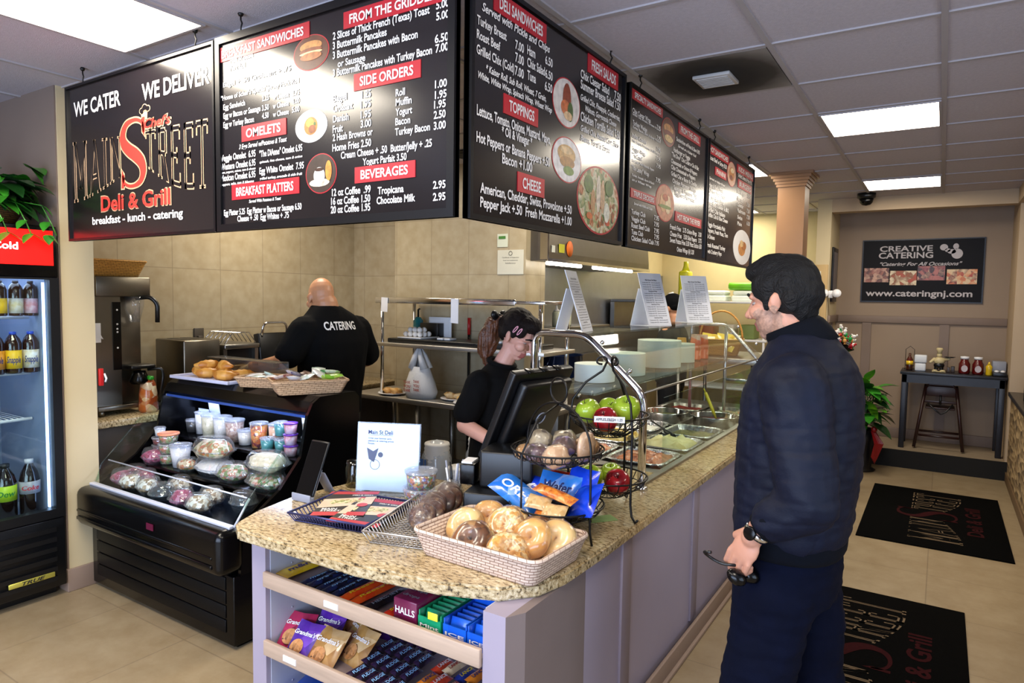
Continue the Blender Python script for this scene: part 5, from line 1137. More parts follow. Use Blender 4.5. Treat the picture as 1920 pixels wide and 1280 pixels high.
# wire tray with a wrapped loaf of dark cookies
def wire_tray(name, label, loc, rz, a, b, h, m, n1, n2, r=0.0022):
    t = thing(name, label, 'tray', loc, rz); g = G()
    g.tube([(-a, -b, h), (a, -b, h), (a, b, h), (-a, b, h)], r * 1.9, 6, closed=True); part('rim', g, m, t, local=True)
    g = G(); k = 0.90
    for i in range(n1 + 1): x = -1 + 2 * i / n1; g.tube([(x * a, -b, h), (x * a * k, -b * k, r), (x * a * k, b * k, r), (x * a, b, h)], r, 5)
    for i in range(n2 + 1): y = -1 + 2 * i / n2; g.tube([(-a, y * b, h), (-a * k, y * b * k, r), (a * k, y * b * k, r), (a, y * b, h)], r, 5)
    part('wire_mesh', g, m, t, local=True); return t
wire_tray('wire_tray', 'shallow silver wire tray between the menus and the bagel basket', (-1.61, 1.995, 0.811), 0.28, 0.17, 0.27, 0.05, mat('wire_silver', '#c9c4c0', 0.3, 0.8, var=0.04), 18, 26)
LOAF = make_food('dark_cookie', ['#2c1712', '#5a3a2c', '#3c2018', '#8a6a4a'], 50, 0.3, 0.4, coat=0.3)
t = thing('wrapped_cookies', 'slanting row of dark cookies in shiny wrap in the wire tray', 'cookies', (-1.66, 2.06, 0.815), 0.28)
g = G()
for k in range(9): g.T = at((0.02 * math.sin(k * 1.3), -0.14 + k * 0.038, 0.050), 0, 0.85); g.lathe([(0, -0.012), (0.05, -0.012), (0.056, 0), (0.05, 0.012), (0, 0.012)], 20)
part('cookies', g, LOAF, t, local=True)
g = G(); P = [(0.0, -0.20, 0.035), (0, -0.15, 0.05), (0.0, 0, 0.054), (0.0, 0.15, 0.056), (0.0, 0.20, 0.06)]; g.tube(P, [0.03, 0.062, 0.065, 0.062, 0.03], 16); part('cling_wrap', g, WRAP, t, local=True)
# flyer tray
wire_tray('flyer_tray', 'blue-grey wire tray holding menu flyers on the granite', (-1.965, 1.895, 0.811), 0.17, 0.18, 0.165, 0.035, mat('wire_blue', '#3a3c6a', 0.35, 0.6, var=0.04), 26, 16, 0.0026)
def flyer(label, loc, rz, tilt):
    t = thing('menu_flyer', label, 'flyer', loc, group='menu flyers'); t.rotation_euler = (tilt[0], tilt[1], rz)
    a, b = 0.105, 0.15
    g = G(); g.box(-a, a, -b, b, 0, 0.0015); part('sheet', g, mat('flyer_black', '#1a1518', 0.35, var=0.05), t, local=True)
    g = G(); g.box(-a, a, -b, -b * 0.72, 0.0016, 0.0019).box(-a, a, b * 0.75, b, 0.0016, 0.0019); part('red_band', g, REDBAN, t, local=True)
    g = G(); g.add([(-a, -b * 0.42, 0.0018), (a, -b * 0.1, 0.0018), (a, b * 0.55, 0.0018), (-a, b * 0.3, 0.0018)], [(0, 1, 2, 3)]); ph = part('photo_band', g, mat('flyer_cream', '#d9c0a6', 0.4, var=0.1), t, local=True)
    g = G()
    for k in range(5): g.disc((-0.055 + k * 0.026, 0.01 + 0.006 * k, 0.0024), 0.016, 0.026, 12)
    part('food_picture', g, make_food('flyer_food', ['#b5a05a', '#e8dcb0', '#7a8a3a', '#d9b08a'], 60, 0.4, 0.0), ph, local=True)
    g = G(); g.disc((0.07, -0.025, 0.0026), 0.022, 0.022, 16); part('red_seal', g, REDBAN, ph, local=True)
    g = G(); g.text('MAIN', -0.08, -0.085, 0.06, 0.02, 0.0024); g.text('STREET', -0.08, -0.105, 0.08, 0.016, 0.0024); g.text('DELI & GRILL', 0.0, 0.092, 0.09, 0.012, 0.0024); part('print', g, WHITEINK, t, local=True)
flyer('upper flyer lying across the tray toward the phone', (-2.02, 1.92, 0.845), 0.55, (0.02, -0.02))
flyer('second flyer lying beside it toward the cookies', (-1.875, 1.90, 0.842), 0.32, (0.02, 0.03))
# phone on its stand
t = thing('phone_stand', 'small pale grey stand holding the black phone', 'stand', (-2.275, 1.935, 0.811), 0.05)
g = G(); g.rbox(-0.055, 0.055, -0.035, -0.012, 0, 0.022, 0.004); g.rbox(-0.055, 0.055, -0.040, -0.033, 0.0, 0.034, 0.003); g.T = at((0, 0.0, 0.006), 0, -0.42); g.rbox(-0.03, 0.03, 0.0, 0.008, 0, 0.13, 0.003); g.T = at((0, 0.13, 0.0), 0, 0.55); g.rbox(-0.03, 0.03, 0, 0.008, 0, 0.12, 0.003); part('stand_body', g, GREYP, t, local=True)
t = thing('phone', 'tall black smartphone leaning on the pale stand', 'phone', (-2.275, 1.93, 0.834), 0.05)
g = G(); g.T = at((0, -0.012, 0), 0, -0.42); g.rbox(-0.052, 0.052, -0.005, 0.005, 0, 0.24, 0.004); part('phone_body', g, BLACKP, t, local=True)
g = G(); g.T = at((0, -0.012, 0), 0, -0.42); g.box(-0.048, 0.048, -0.0062, -0.0055, 0.006, 0.233); part('screen', g, BLACKG, t, local=True)
# acrylic sign
t = thing('counter_sign', 'pale blue acrylic counter sign with blue print and a drawing', 'sign', (-2.065, 2.205, 0.811), 0.42)
g = G(); g.T = at((0, 0, 0.0), 0, -0.10); g.box(-0.148, 0.148, -0.003, 0.003, 0, 0.315); g.T = Matrix(); g.rbox(-0.148, 0.148, -0.05, 0.05, 0, 0.004, 0.001); part('acrylic', g, clear('acrylic', '#f0f6ff', 0.03, 0.10), t, local=True)
SG = at((0, 0, 0.0), 0, -0.10) @ VERT_X
g = G(); g.T = SG; g.box(-0.144, 0.144, 0.008, 0.311, 0.0032, 0.0042); part('sheet', g, mat('sign_blue', '#bcd6f2', 0.22, var=0.05, coat=0.5), t, local=True)
g = G(); g.T = SG; g.text('Main St Deli', -0.095, 0.262, 0.115, 0.018, 0.0046); g.box(-0.095, 0.02, 0.2565, 0.258, 0.0044, 0.0047); g.text('Order your Summer party', -0.095, 0.240, 0.11, 0.007, 0.0046); g.text('platters at catering prices', -0.095, 0.228, 0.12, 0.007, 0.0046); g.text('People', -0.095, 0.216, 0.03, 0.007, 0.0046); part('print', g, NAVYINK, t, local=True)
g = G(); g.T = SG; g.add([(-0.10, 0.20, 0.0046), (-0.07, 0.185, 0.0046), (-0.045, 0.20, 0.0046), (-0.055, 0.165, 0.0046), (-0.065, 0.135, 0.0046), (-0.09, 0.15, 0.0046)], [(0, 5, 4, 3, 2, 1)]); g.disc((-0.035, 0.17, 0.0046), 0.012, 0.012, 12); g.T = SG @ Matrix.Translation((-0.06, 0.125, 0.0046)); g.torus((0, 0, 0), 0.022, 0.0012, 20, 4); part('drawing', g, mat('ink_slate', '#4a5472', 0.5, var=0.1), t, local=True)
# candy tubs, jar and straws
CANDY = make_food('mixed_candy', ['#d8262a', '#3a8a3a', '#e8e0d4', '#2a4aa8', '#d98a5a', '#5a2a4a', '#e6b43a', '#c9a08a'], 70, 0.3, 0.4)
FOODMAT['candy'] = CANDY
cup('candy_tub', 'lower clear tub of mixed candy beside the counter sign', (-1.875, 2.20, 0.811), 0.068, 0.055, 'candy', group='candy tubs', taper=0.88)
cup('candy_tub', 'upper clear tub of mixed candy stacked on another', (-1.865, 2.205, 0.868), 0.068, 0.075, 'candy', group='candy tubs', taper=0.88, fill=0.8)
t = thing('glass_jar', 'ribbed glass jar half hidden behind the counter sign', 'jar', (-2.265, 2.20, 0.811))
g = G(); g.lathe([(0.036, 0), (0.04, 0.01), (0.04, 0.09), (0.035, 0.10), (0.036, 0.12), (0.033, 0.12), (0.033, 0.10), (0.036, 0.09), (0.036, 0.012), (0, 0.012)], 24, (-2.265, 2.20, 0.811)); part('glass', g, clear('jar_glass', '#d9d6c0', 0.03, 0.12), t)
t = thing('straw_glass', 'glass of white straws and pens beside the cash drawer', 'glass', (-1.76, 2.30, 0.811))
g = G(); g.lathe([(0.030, 0), (0.036, 0.10), (0.033, 0.10), (0.028, 0.006), (0, 0.006)], 20, (-1.76, 2.30, 0.811)); part('glass', g, CLEARP, t)
for k in range(9):
    a = k * 0.7; g = G(); g.tube([(-1.76 + 0.012 * math.cos(a), 2.30 + 0.012 * math.sin(a), 0.82), (-1.76 + 0.045 * math.cos(a) + 0.01, 2.30 + 0.045 * math.sin(a), 0.96 + 0.012 * (k % 3))], 0.0045, 8); part('straw', g, [WHITE, BLACKP, GREYP][k % 3], t)
# register
rzR = 1.42
t = thing('cash_drawer', 'black cash drawer under the receipt printer on the granite', 'cash drawer', (-1.40, 2.36, 0.811), 0.30)
g = G(); g.rbox(-0.22, 0.20, -0.23, 0.16, 0, 0.125, 0.006); part('drawer_body', g, BLACKP, t, local=True)
g = G(); g.rbox(-0.228, -0.22, -0.21, 0.15, 0.012, 0.10, 0.003); part('drawer_front', g, BLACKG, t, local=True)
g = G(); g.rbox(-0.19, 0.19, -0.203, -0.199, 0.092, 0.098, 0.001); part('edge_strip', g, GREYP, t, local=True)
t = thing('receipt_printer', 'black receipt printer on the cash drawer', 'printer', (-1.45, 2.28, 0.937), 0.30)
g = G(); g.rbox(-0.11, 0.11, -0.09, 0.10, 0, 0.15, 0.012, 3); part('printer_body', g, BLACKP, t, local=True)
g = G(); g.T = at((-0.165, -0.02, 0), 0.0); g.rbox(-0.035, 0.03, -0.05, 0.05, 0, 0.085, 0.006); part('card_holder', g, BLACKG, t, local=True)
g = G(); g.T = at((-0.17, -0.02, 0.07)); g.box(-0.025, 0.02, -0.04, 0.04, 0, 0.022); part('receipt_slips', g, PAPER, t, local=True)
t = thing('touch_monitor', 'black point-of-sale touch monitor tilted toward the cashier', 'monitor', (-1.43, 2.45, 0.937), rzR)
TM = at((0.02, 0.15, 0.072), 0, 0.44, sc=1.05)
g = G(); g.T = TM; g.rbox(-0.19, 0.19, 0.0, 0.035, 0.0, 0.40, 0.008, 3); part('screen_bezel', g, BLACKP, t, local=True)
g = G(); g.T = TM; g.box(-0.165, 0.165, 0.035, 0.037, 0.05, 0.38); part('screen', g, BLACKG, t, local=True)
g = G(); g.T = TM; g.rbox(-0.155, 0.155, -0.045, 0.0, 0.03, 0.37, 0.016, 3); bk = part('back_housing', g, BLACKP, t, local=True)
g = G(); g.T = TM @ Matrix.Translation((0, -0.047, 0.20)); g.torus((0.02, 0, 0), 0.026, 0.003, 24, 6, 'y'); part('back_emblem', g, GREYP, bk, local=True)
g = G(); g.T = TM
for x in (-0.09, 0.0, 0.09): g.rbox(x - 0.02, x + 0.02, -0.005, 0.03, 0.398, 0.404, 0.002)
part('vent_slots', g, BLACKG, t, local=True)
g = G(); g.rbox(-0.065, 0.11, -0.10, 0.10, 0, 0.02, 0.006); g.tube([(0, 0.0, 0.015), (0, 0.02, 0.12), (0, 0.03, 0.22)], 0.03, 10); part('stand', g, BLACKP, t, local=True)
g = G(); g.T = at((-1.12, 2.44, 0.811), 0.9); g.box(-0.06, 0.06, -0.035, 0.035, 0, 0.0016); solo('paper_slip', g, mat('paper_green', '#8aa86a', 0.6, var=0.15, vscale=20), 'green printed paper slip lying by the foot of the fruit stand', 'paper', (-1.12, 2.44, 0.811))
# wire basket stands
def bowl_wires(g, c, R, h, n=26, r=0.0022, flat=0.45):
    g.torus((c[0], c[1], c[2] + h), R, r * 1.7, 36, 6); g.torus((c[0], c[1], c[2] + h * 0.55), R * 0.88, r, 32, 5); g.torus(c, R * flat, r * 1.2, 28, 5)
    for k in range(n):
        a = 2 * PI * k / n; ca, sa = math.cos(a), math.sin(a)
        g.tube([(c[0] + R * flat * ca * 0.05, c[1] + R * flat * sa * 0.05, c[2]), (c[0] + R * flat * ca, c[1] + R * flat * sa, c[2]), (c[0] + R * 0.88 * ca, c[1] + R * 0.88 * sa, c[2] + h * 0.55), (c[0] + R * ca, c[1] + R * sa, c[2] + h)], r, 5)
def hoops(g, c, R, h, k=16, r=0.0018):
    for i in range(k):
        a = 2 * PI * i / k; p = Vector((c[0] + R * 0.95 * math.cos(a), c[1] + R * 0.95 * math.sin(a), c[2] + h * 0.75)); u = Vector((-math.sin(a), math.cos(a), 0))
        g.tube([p + u * 0.014 * math.cos(q * PI / 5) + Vector((0, 0, 0.014 * math.sin(q * PI / 5))) for q in range(10)], r, 5, closed=True)
FX, FY = -1.20, 2.21
t = thing('basket_stand', 'black two-tier wire basket stand of rolls and snacks, in front', 'stand', (FX, FY, 0.811))
u = Vector((0.93, -0.36, 0)); P = []
for q in range(25):
    a = PI * q / 24; P.append(Vector((FX, FY, 0.0)) - u * 0.185 * math.cos(a) + Vector((0, 0, 1.14 + 0.165 * math.sin(a))))
P = [Vector((FX, FY, 0.815)) - u * 0.20, Vector((FX, FY, 0.86)) - u * 0.187] + P + [Vector((FX, FY, 0.86)) + u * 0.187, Vector((FX, FY, 0.815)) + u * 0.20]
g = G(); g.tube(P, 0.0045, 8); v = Vector((-u.y, u.x, 0))
for sgn in (-1, 1): g.tube([Vector((FX, FY, 1.30)), Vector((FX, FY, 1.25)) + v * 0.10 * sgn, Vector((FX, FY, 1.13)) + v * 0.17 * sgn, Vector((FX, FY, 0.90)) + v * 0.17 * sgn, Vector((FX, FY, 0.813)) + v * 0.18 * sgn], 0.004, 8)
part('frame', g, IRON, t)
g = G(); g.T = Matrix.Translation((FX, FY, 1.352)) @ Matrix.Rotation(-0.37, 4, 'Z'); g.torus((0, 0, 0), 0.047, 0.004, 28, 6, 'y'); part('carry_ring', g, IRON, t)
g = G(); bowl_wires(g, (FX, FY, 1.075), 0.175, 0.06); hoops(g, (FX, FY, 1.075), 0.175, 0.06, 30); part('upper_basket', g, IRON, t)
g = G(); bowl_wires(g, (FX, FY, 0.86), 0.18, 0.065); part('lower_basket', g, IRON, t)
ROLLS = [make_food('roll_' + n, c, 26, 0.3, 0.3, coat=0.45) for n, c in (('tan', ['#a8794a', '#cfa06a', '#8a5f38']), ('grey', ['#6a5a48', '#a89878', '#4a3c30', '#c9bb9a']), ('dark', ['#2a1a1c', '#5a3c34', '#7a6a8a', '#3a2824']), ('pale', ['#c79a72', '#dfba94', '#b5865f']))]
for lab_, x, y, z, rr, m in (('grey wrapped roll at the back of the upper basket', -0.10, 0.05, 1.135, (0.055, 0.05, 0.046), 1), ('wrapped roll with a dark crust behind the others in the upper basket', -0.02, 0.09, 1.14, (0.056, 0.05, 0.046), 1), ('dark wrapped muffin at the front of the upper basket', -0.05, -0.06, 1.115, (0.052, 0.05, 0.04), 2),
        ('pale pink wrapped bun at the front of the upper basket', 0.04, -0.085, 1.12, (0.055, 0.05, 0.044), 3), ('flat pale bread roll standing at the end of the upper basket', 0.105, 0.03, 1.145, (0.058, 0.025, 0.058), 3), ('tan roll lying at the basket edge toward the register', -0.12, -0.03, 1.105, (0.045, 0.05, 0.03), 0), ('dark purple wrapped roll in the middle of the upper basket', 0.02, 0.02, 1.14, (0.052, 0.048, 0.04), 2), ('tan roll behind the flat pale roll', 0.075, 0.09, 1.13, (0.05, 0.045, 0.04), 0)):
    t = thing('bread_roll', lab_, 'roll', (FX + x, FY + y, z), rnd.uniform(0, 3), 'wrapped rolls in the upper wire basket')
    g = G(); g.ell((0, 0, 0), rr, 18, jit=0.22, seed=x * 30); part('crumb', g, ROLLS[m], t, local=True)
    g = G(); g.ell((0, 0, 0), tuple(q * 1.05 for q in rr), 16, jit=0.25, seed=x * 30); part('cling_wrap', g, WRAP, t, local=True)
BLU = wrapm('blue_bag', ['#0c2fb0', '#1a4ae0', '#0a1f7a'], 12); SKY = wrapm('sky_bag', ['#1a6ac8', '#3a8ae0', '#e0e6f0'], 9); ORP = make_food('cracker_orange', ['#c9641a', '#e8923a', '#b5501a', '#f0b060'], 60, 0.35, 0.3, coat=0.3); TANP = make_food('cracker_tan', ['#c99a5a', '#e6c48a', '#8a5a34'], 40, 0.35, 0.3, coat=0.4)
for lab_, nm_, x, y, z, rot, sz, m, tx in (('long blue chip bag sticking out of the lower basket toward the bagels', 'chip_bag', -0.13, -0.05, 0.925, (0.5, 0.35, -0.2), (0.13, 0.055, 0.022), SKY, 'OREO'), ('small blue bag standing behind the long one', 'chip_bag', -0.10, 0.05, 0.94, (1.0, 0.1, 0.2), (0.07, 0.05, 0.02), BLU, 'O'), ('sky blue and white wafer bag in the middle of the lower basket', 'wafer_bag', 0.0, 0.03, 0.965, (1.0, 0.05, 0.1), (0.085, 0.06, 0.02), SKY, 'Wafer'),
        ('bright blue foil bag with a ragged top at the back', 'chip_bag', 0.075, 0.07, 0.975, (1.15, 0.1, 0.0), (0.06, 0.075, 0.02), BLU, None), ('bright blue foil bag at the end of the lower basket', 'chip_bag', 0.14, -0.01, 0.945, (0.9, -0.3, -0.4), (0.075, 0.07, 0.02), BLU, None), ('orange cracker sleeve lying across the snack heap', 'cracker_sleeve', 0.035, -0.075, 0.965, (0.3, 0.15, -0.15), (0.09, 0.026, 0.016), ORP, None),
        ('tan cracker pack below the orange sleeve', 'cracker_pack', -0.02, -0.10, 0.935, (0.5, 0.1, 0.2), (0.045, 0.035, 0.014), TANP, None), ('tan cracker pack beside the rim of the lower basket', 'cracker_pack', 0.06, -0.12, 0.92, (0.6, 0.0, 0.1), (0.045, 0.035, 0.014), TANP, None), ('orange pack at the bottom of the lower basket', 'cracker_pack', 0.03, -0.13, 0.895, (0.7, 0, 0), (0.05, 0.03, 0.014), ORP, None), ('red candy bag tucked behind the sky blue bag', 'candy_bag', -0.02, 0.10, 0.985, (1.0, 0, 0.1), (0.06, 0.03, 0.012), REDW, None)):
    packet(nm_, lab_, 'snack', (FX + x, FY + y, z), rot, *sz, m, 'snacks in the lower wire basket', text=tx, tcol=WHITEINK if tx != 'Wafer' else NAVYINK)
AX, AY = -1.15, 2.56
t = thing('fruit_stand', 'black scroll-topped wire fruit stand of apples behind the front stand', 'stand', (AX, AY, 0.811))
g = G()
for k in range(3):
    a = -0.55 + k * 2 * PI / 3; d = Vector((math.cos(a), math.sin(a), 0)); c = Vector((AX, AY, 0)); R = 0.165
    g.tube([c + d * 0.012 + Vector((0, 0, 1.44)), c + d * 0.03 + Vector((0, 0, 1.40)), c + d * 0.10 + Vector((0, 0, 1.35)), c + d * 0.15 + Vector((0, 0, 1.28)), c + d * R + Vector((0, 0, 1.18)), c + d * R + Vector((0, 0, 0.88)), c + d * (R + 0.01) + Vector((0, 0, 0.835)), c + d * (R + 0.035) + Vector((0, 0, 0.816)), c + d * (R + 0.05) + Vector((0, 0, 0.832))], 0.005, 8)
    g.tube([c + d * (0.012 + 0.022 * (1 - math.cos(q * 0.6)) + 0.0) + Vector((0, 0, 1.44 + 0.022 * math.sin(q * 0.6) * (1 - q * 0.05))) for q in range(9)], 0.0045, 7)
part('frame', g, IRON, t)
g = G(); bowl_wires(g, (AX, AY, 1.135), 0.165, 0.085, 22); part('upper_basket', g, IRON, t)
g = G(); bowl_wires(g, (AX, AY, 0.885), 0.165, 0.075, 22); part('lower_basket', g, IRON, t)
g = G(); g.T = at((AX + 0.07, AY - 0.15, 1.225), 0.45, 0) @ VERT_X; g.box(-0.06, 0.06, -0.012, 0.012, 0, 0.002); tg = part('price_tag', g, PAPER, t)
g = G(); g.T = at((AX + 0.07, AY - 0.1525, 1.225), 0.45, 0) @ VERT_X; g.text('APPLES FRESH 1.25', -0.052, -0.005, 0.104, 0.010, 0.0); part('tag_print', g, DARKINK, tg)
APG = make_food('apple_green', ['#7f9f1c', '#a8c43a', '#93b32a', '#bcd25a'], 9, 0.2, 0.02, coat=0.4); APR = make_food('apple_red', ['#8a0f18', '#b8202a', '#6a0a16', '#c84a3a'], 9, 0.2, 0.02, coat=0.4)
def apple(label, loc, m, r=0.042, rot=(0, 0, 0)):
    t = thing('apple', label, 'apple', loc, group='apples on the fruit stand'); t.rotation_euler = rot
    g = G(); g.lathe([(0.0, -0.80 * r), (0.25 * r, -0.90 * r), (0.62 * r, -0.72 * r), (0.92 * r, -0.25 * r), (1.0 * r, 0.15 * r), (0.90 * r, 0.58 * r), (0.62 * r, 0.83 * r), (0.32 * r, 0.86 * r), (0.10 * r, 0.72 * r), (0, 0.62 * r)], 22); part('fruit', g, m, t, local=True)
    g = G(); g.tube([(0, 0, 0.6 * r), (0.04 * r, 0, 0.9 * r), (0.16 * r, 0, 1.1 * r)], 0.0016, 6); part('stem', g, mat('apple_stem', '#4a3418', 0.7, var=0.1), t, local=True)
apple('green apple at the register side of the upper basket', (AX - 0.08, AY - 0.03, 1.225), APG, 0.053, (0.4, -0.3, 0)); apple('green apple half hidden behind it', (AX - 0.03, AY + 0.065, 1.225), APG, 0.050, (0.5, 0.5, 0)); apple('large green apple at the customer side of the upper basket', (AX + 0.065, AY + 0.03, 1.24), APG, 0.058, (0.5, 0.2, 0)); apple('red apple behind the price tag', (AX + 0.02, AY - 0.075, 1.205), APR, 0.053, (0.7, 0, 0))
apple('green apple at the snack side of the lower basket', (AX - 0.055, AY - 0.05, 0.95), APG, 0.054, (0.4, 0.2, 0)); apple('green apple at the back of the lower basket', (AX - 0.01, AY + 0.06, 0.95), APG, 0.048, (0.3, 0, 0)); apple('dark red apple at the customer side of the lower basket', (AX + 0.06, AY - 0.035, 0.945), APR, 0.054, (0.6, 0.3, 0))
# ================================================================ steam table and sneeze guard
CHALF = mat('steel_plain', '#9d9a94', 0.35, 1.0, var=0.05)
t = thing('steam_table', 'stainless steam table set behind the granite ledge, full of food pans', 'steam table', (-1.57, 4.5, 0))
g = G(); g.box(-1.98, -1.172, 3.285, 5.9, 0, 0.764); part('cabinet', g, CHALF, t)
g = G(); g.box(-1.98, -1.17, 3.28, 5.92, 0.766, 0.772)
xs = [-1.98, -1.93, -1.575, -1.555, -1.20, -1.17]; ys = [3.28, 3.36, 3.74, 3.78, 4.18, 4.22, 4.62, 4.66, 5.18, 5.22, 5.60, 5.92]
for a, b in ((0, 1), (2, 3), (4, 5)): g.box(xs[a], xs[b], 3.28, 5.92, 0.772, 0.806)
for a in range(0, 12, 2):
    if a + 1 < 12: g.box(-1.93, -1.20, ys[a], ys[a + 1], 0.772, 0.805)
part('top_frame', g, CHALF, t)
FOIL = mat('foil', '#c9ccd2', 0.25, 1.0, var=0.1, vscale=30, bump=0.6, bscale=60)
FOODMAT.update({'scramble': make_food('food_egg', ['#d9b84a', '#f0e0a0', '#b58a2a', '#e6d07a'], 45, 0.5, 0.8), 'mash': make_food('food_mash', ['#d9cf8a', '#e8e0a8', '#c9b86a'], 14, 0.5, 0.5), 'bacon': make_food('food_bacon', ['#8a2a14', '#c9582a', '#e6b08a', '#a03a1c', '#f0d9c0'], 34, 0.35, 0.8), 'sausage': make_food('food_sausage', ['#9a4a2a', '#c97a4a', '#7a3018', '#d9926a'], 34, 0.3, 0.8), 'olive': make_food('food_olive', ['#4a4a20', '#8a8440', '#2c3014'], 50, 0.4, 0.6)})
def food_pan(label, x0, x1, y0, y1, food, fill=0.7, m=None):
    cx, cy = (x0 + x1) / 2, (y0 + y1) / 2; t = thing('food_pan', label, 'food pan', (cx, cy, 0.775), group='food pans in the steam table'); a, b = (x1 - x0) / 2, (y1 - y0) / 2
    g = G(); n = 44; R = []
    for s_, z in ((0.80, 0.0), (0.93, 0.045), (1.0, 0.048), (1.03, 0.044), (0.99, 0.050), (0.90, 0.045), (0.78, 0.004)):
        for j in range(n):
            q = 2 * PI * j / n; c, s2 = math.cos(q), math.sin(q); k = (abs(c) ** 6 + abs(s2) ** 6) ** (-1 / 6); w = 1 + (0.012 if j % 2 else -0.012) * (1 if z < 0.046 else 0)
            R.append((cx + a * s_ * k * c * w, cy + b * s_ * k * s2 * w, 0.775 + z))
    g.add(R, [(i * n + j, i * n + (j + 1) % n, (i + 1) * n + (j + 1) % n, (i + 1) * n + j) for i in range(6) for j in range(n)] + [tuple(6 * n + j for j in range(n))]); part('pan', g, m or FOIL, t)
    g = G(); n = 15; vs = []
    for i in range(n):
        for j in range(n):
            u, v = i / (n - 1) * 2 - 1, j / (n - 1) * 2 - 1; e = (1 - u ** 6) * (1 - v ** 6)
            vs.append((cx + a * 0.86 * u, cy + b * 0.86 * v, 0.790 + 0.034 * fill * e + 0.030 * fill * e * noise.noise(Vector((u * 3.4 + cx * 9, v * 3.4 + cy * 7, 0)))))
    g.add(vs, [(i * n + j, (i + 1) * n + j, (i + 1) * n + j + 1, i * n + j + 1) for i in range(n - 1) for j in range(n - 1)], True); part('food', g, FOODMAT[food], t)
    return t
food_pan('foil pan of bacon strips nearest the register', -1.92, -1.585, 3.37, 3.73, 'bacon', 1.25); food_pan('foil pan of browned sausage by the granite ledge', -1.545, -1.21, 3.37, 3.73, 'sausage', 1.0)
food_pan('pan of yellow scrambled eggs and potatoes behind the bacon', -1.92, -1.585, 3.79, 4.17, 'scramble', 1.5); food_pan('foil pan of smooth pale yellow mash by the granite ledge', -1.545, -1.21, 3.79, 4.17, 'mash', 1.4)
food_pan('foil pan with white paper behind the scrambled eggs', -1.92, -1.585, 4.23, 4.61, 'white', 0.2); food_pan('nearly empty ribbed foil pan with green bits by the granite ledge', -1.545, -1.21, 4.23, 4.61, 'olive', 0.25)
for i, (x, y) in enumerate(((-1.74, 4.92), (-1.38, 4.95))):
    t = thing('soup_insert', ['round steel soup insert toward the cashier side', 'round steel soup insert by the granite ledge holding the yellow ladle'][i], 'soup pot', (x, y, 0.772), group='round soup inserts')
    g = G(); g.lathe([(0.15, 0.0), (0.155, 0.07), (0.172, 0.075), (0.172, 0.082), (0.148, 0.078), (0.143, 0.02), (0, 0.02)], 32, (x, y, 0.772)); part('insert', g, CHROME, t)
    g = G(); g.lathe([(0.142, 0.045), (0, 0.05)], 24, (x, y, 0.772)); part('soup', g, FOODMAT[['olive', 'sauce'][i]], t)
food_pan('dark food pan at the far end of the steam table', -1.92, -1.585, 5.23, 5.59, 'sauce', 0.4, CHALF); food_pan('steel pan at the far end by the granite ledge', -1.545, -1.21, 5.23, 5.59, 'green', 0.4, CHALF)
g = G(); g.tube([(-1.36, 4.93, 0.83), (-1.39, 4.95, 0.88), (-1.47, 5.02, 1.0)], [0.007, 0.012, 0.013], 10); g.tube([(-1.47, 5.02, 1.0), (-1.49, 5.035, 1.03)], 0.006, 8); solo('serving_ladle', g, mat('ladle_yellow', '#c9b81a', 0.35, var=0.05), 'yellow-handled ladle standing in the round insert', 'ladle', (-1.36, 4.93, 0.83))
for i, P in enumerate((((-1.60, 3.90, 0.83), (-1.50, 3.70, 0.86), (-1.42, 3.52, 0.865)), ((-1.40, 4.10, 0.83), (-1.52, 4.24, 0.85), (-1.66, 4.40, 0.86)))):
    g = G(); g.tube(P, [0.022, 0.006, 0.007], 8); solo('serving_spoon', g, BLACKP, ['black serving spoon lying across the bacon and mash pans', 'black serving spoon between the mash and the paper-lined pan'][i], 'spoon', P[1], group='serving spoons')
t = thing('sneeze_guard', 'chrome-framed glass sneeze guard over the steam table', 'sneeze guard', (-1.46, 4.2, 0.81))
def arc(pts, r=0.05, n=5):
    P = [Vector(p) for p in pts]; out = [P[0]]
    for i in range(1, len(P) - 1):
        a = (P[i - 1] - P[i]); b = (P[i + 1] - P[i]); k = min(r, a.length * 0.45, b.length * 0.45); a.normalize(); b.normalize()
        for j in range(n + 1): q = j / n; out.append((P[i] + a * k) * (1 - q) ** 2 + P[i] * 2 * q * (1 - q) + (P[i] + b * k) * q * q)
    return out + [P[-1]]
for y, nm_ in ((2.94, 'near'), (5.50, 'far')):
    g = G(); r = 0.019 if y < 4 else 0.014
    if y < 4: g.tube(arc([(-1.148, y, 0.81), (-1.148, y, 1.25), (-1.455, y, 1.522), (-1.742, y, 1.522), (-1.742, y, 0.812)], 0.06), r, 14); g.lathe([(0.03, 0), (0.03, 0.012), (0.02, 0.016)], 20, (-1.148, y, 0.81))
    else: g.tube(arc([(-1.195, y, 0.81), (-1.195, y, 1.22), (-1.46, y, 1.50), (-1.742, y, 1.505), (-1.742, y, 0.78)], 0.05), r, 12); g.tube([(-1.46, y, 0.80), (-1.46, y, 1.50)], r, 12); g.tube([(-1.46, y, 1.06), (-1.19, y, 1.06)], r * 0.8, 10)
    for q in (0.3, 0.8):
        x, z = -1.16 - 0.29 * q, 1.26 + 0.26 * q; g.ell((x + 0.02, y + 0.015, z + 0.02), 0.012, 10)
    part('tube_frame', g, mat('guard_white', '#c9c9cc', 0.25, 0.8, var=0.03) if y > 4 else CHROME, t)
g = G(); g.box(-1.76, -1.455, 2.96, 5.49, 1.516, 1.526); part('top_shelf', g, GLASSG, t)
g = G(); g.box(-1.80, -1.42, 2.98, 5.49, 1.222, 1.232); g.tube([(-1.42, 2.98, 1.222), (-1.42, 5.49, 1.222)], 0.004, 6); part('glass_shelf', g, GLASSG, t)
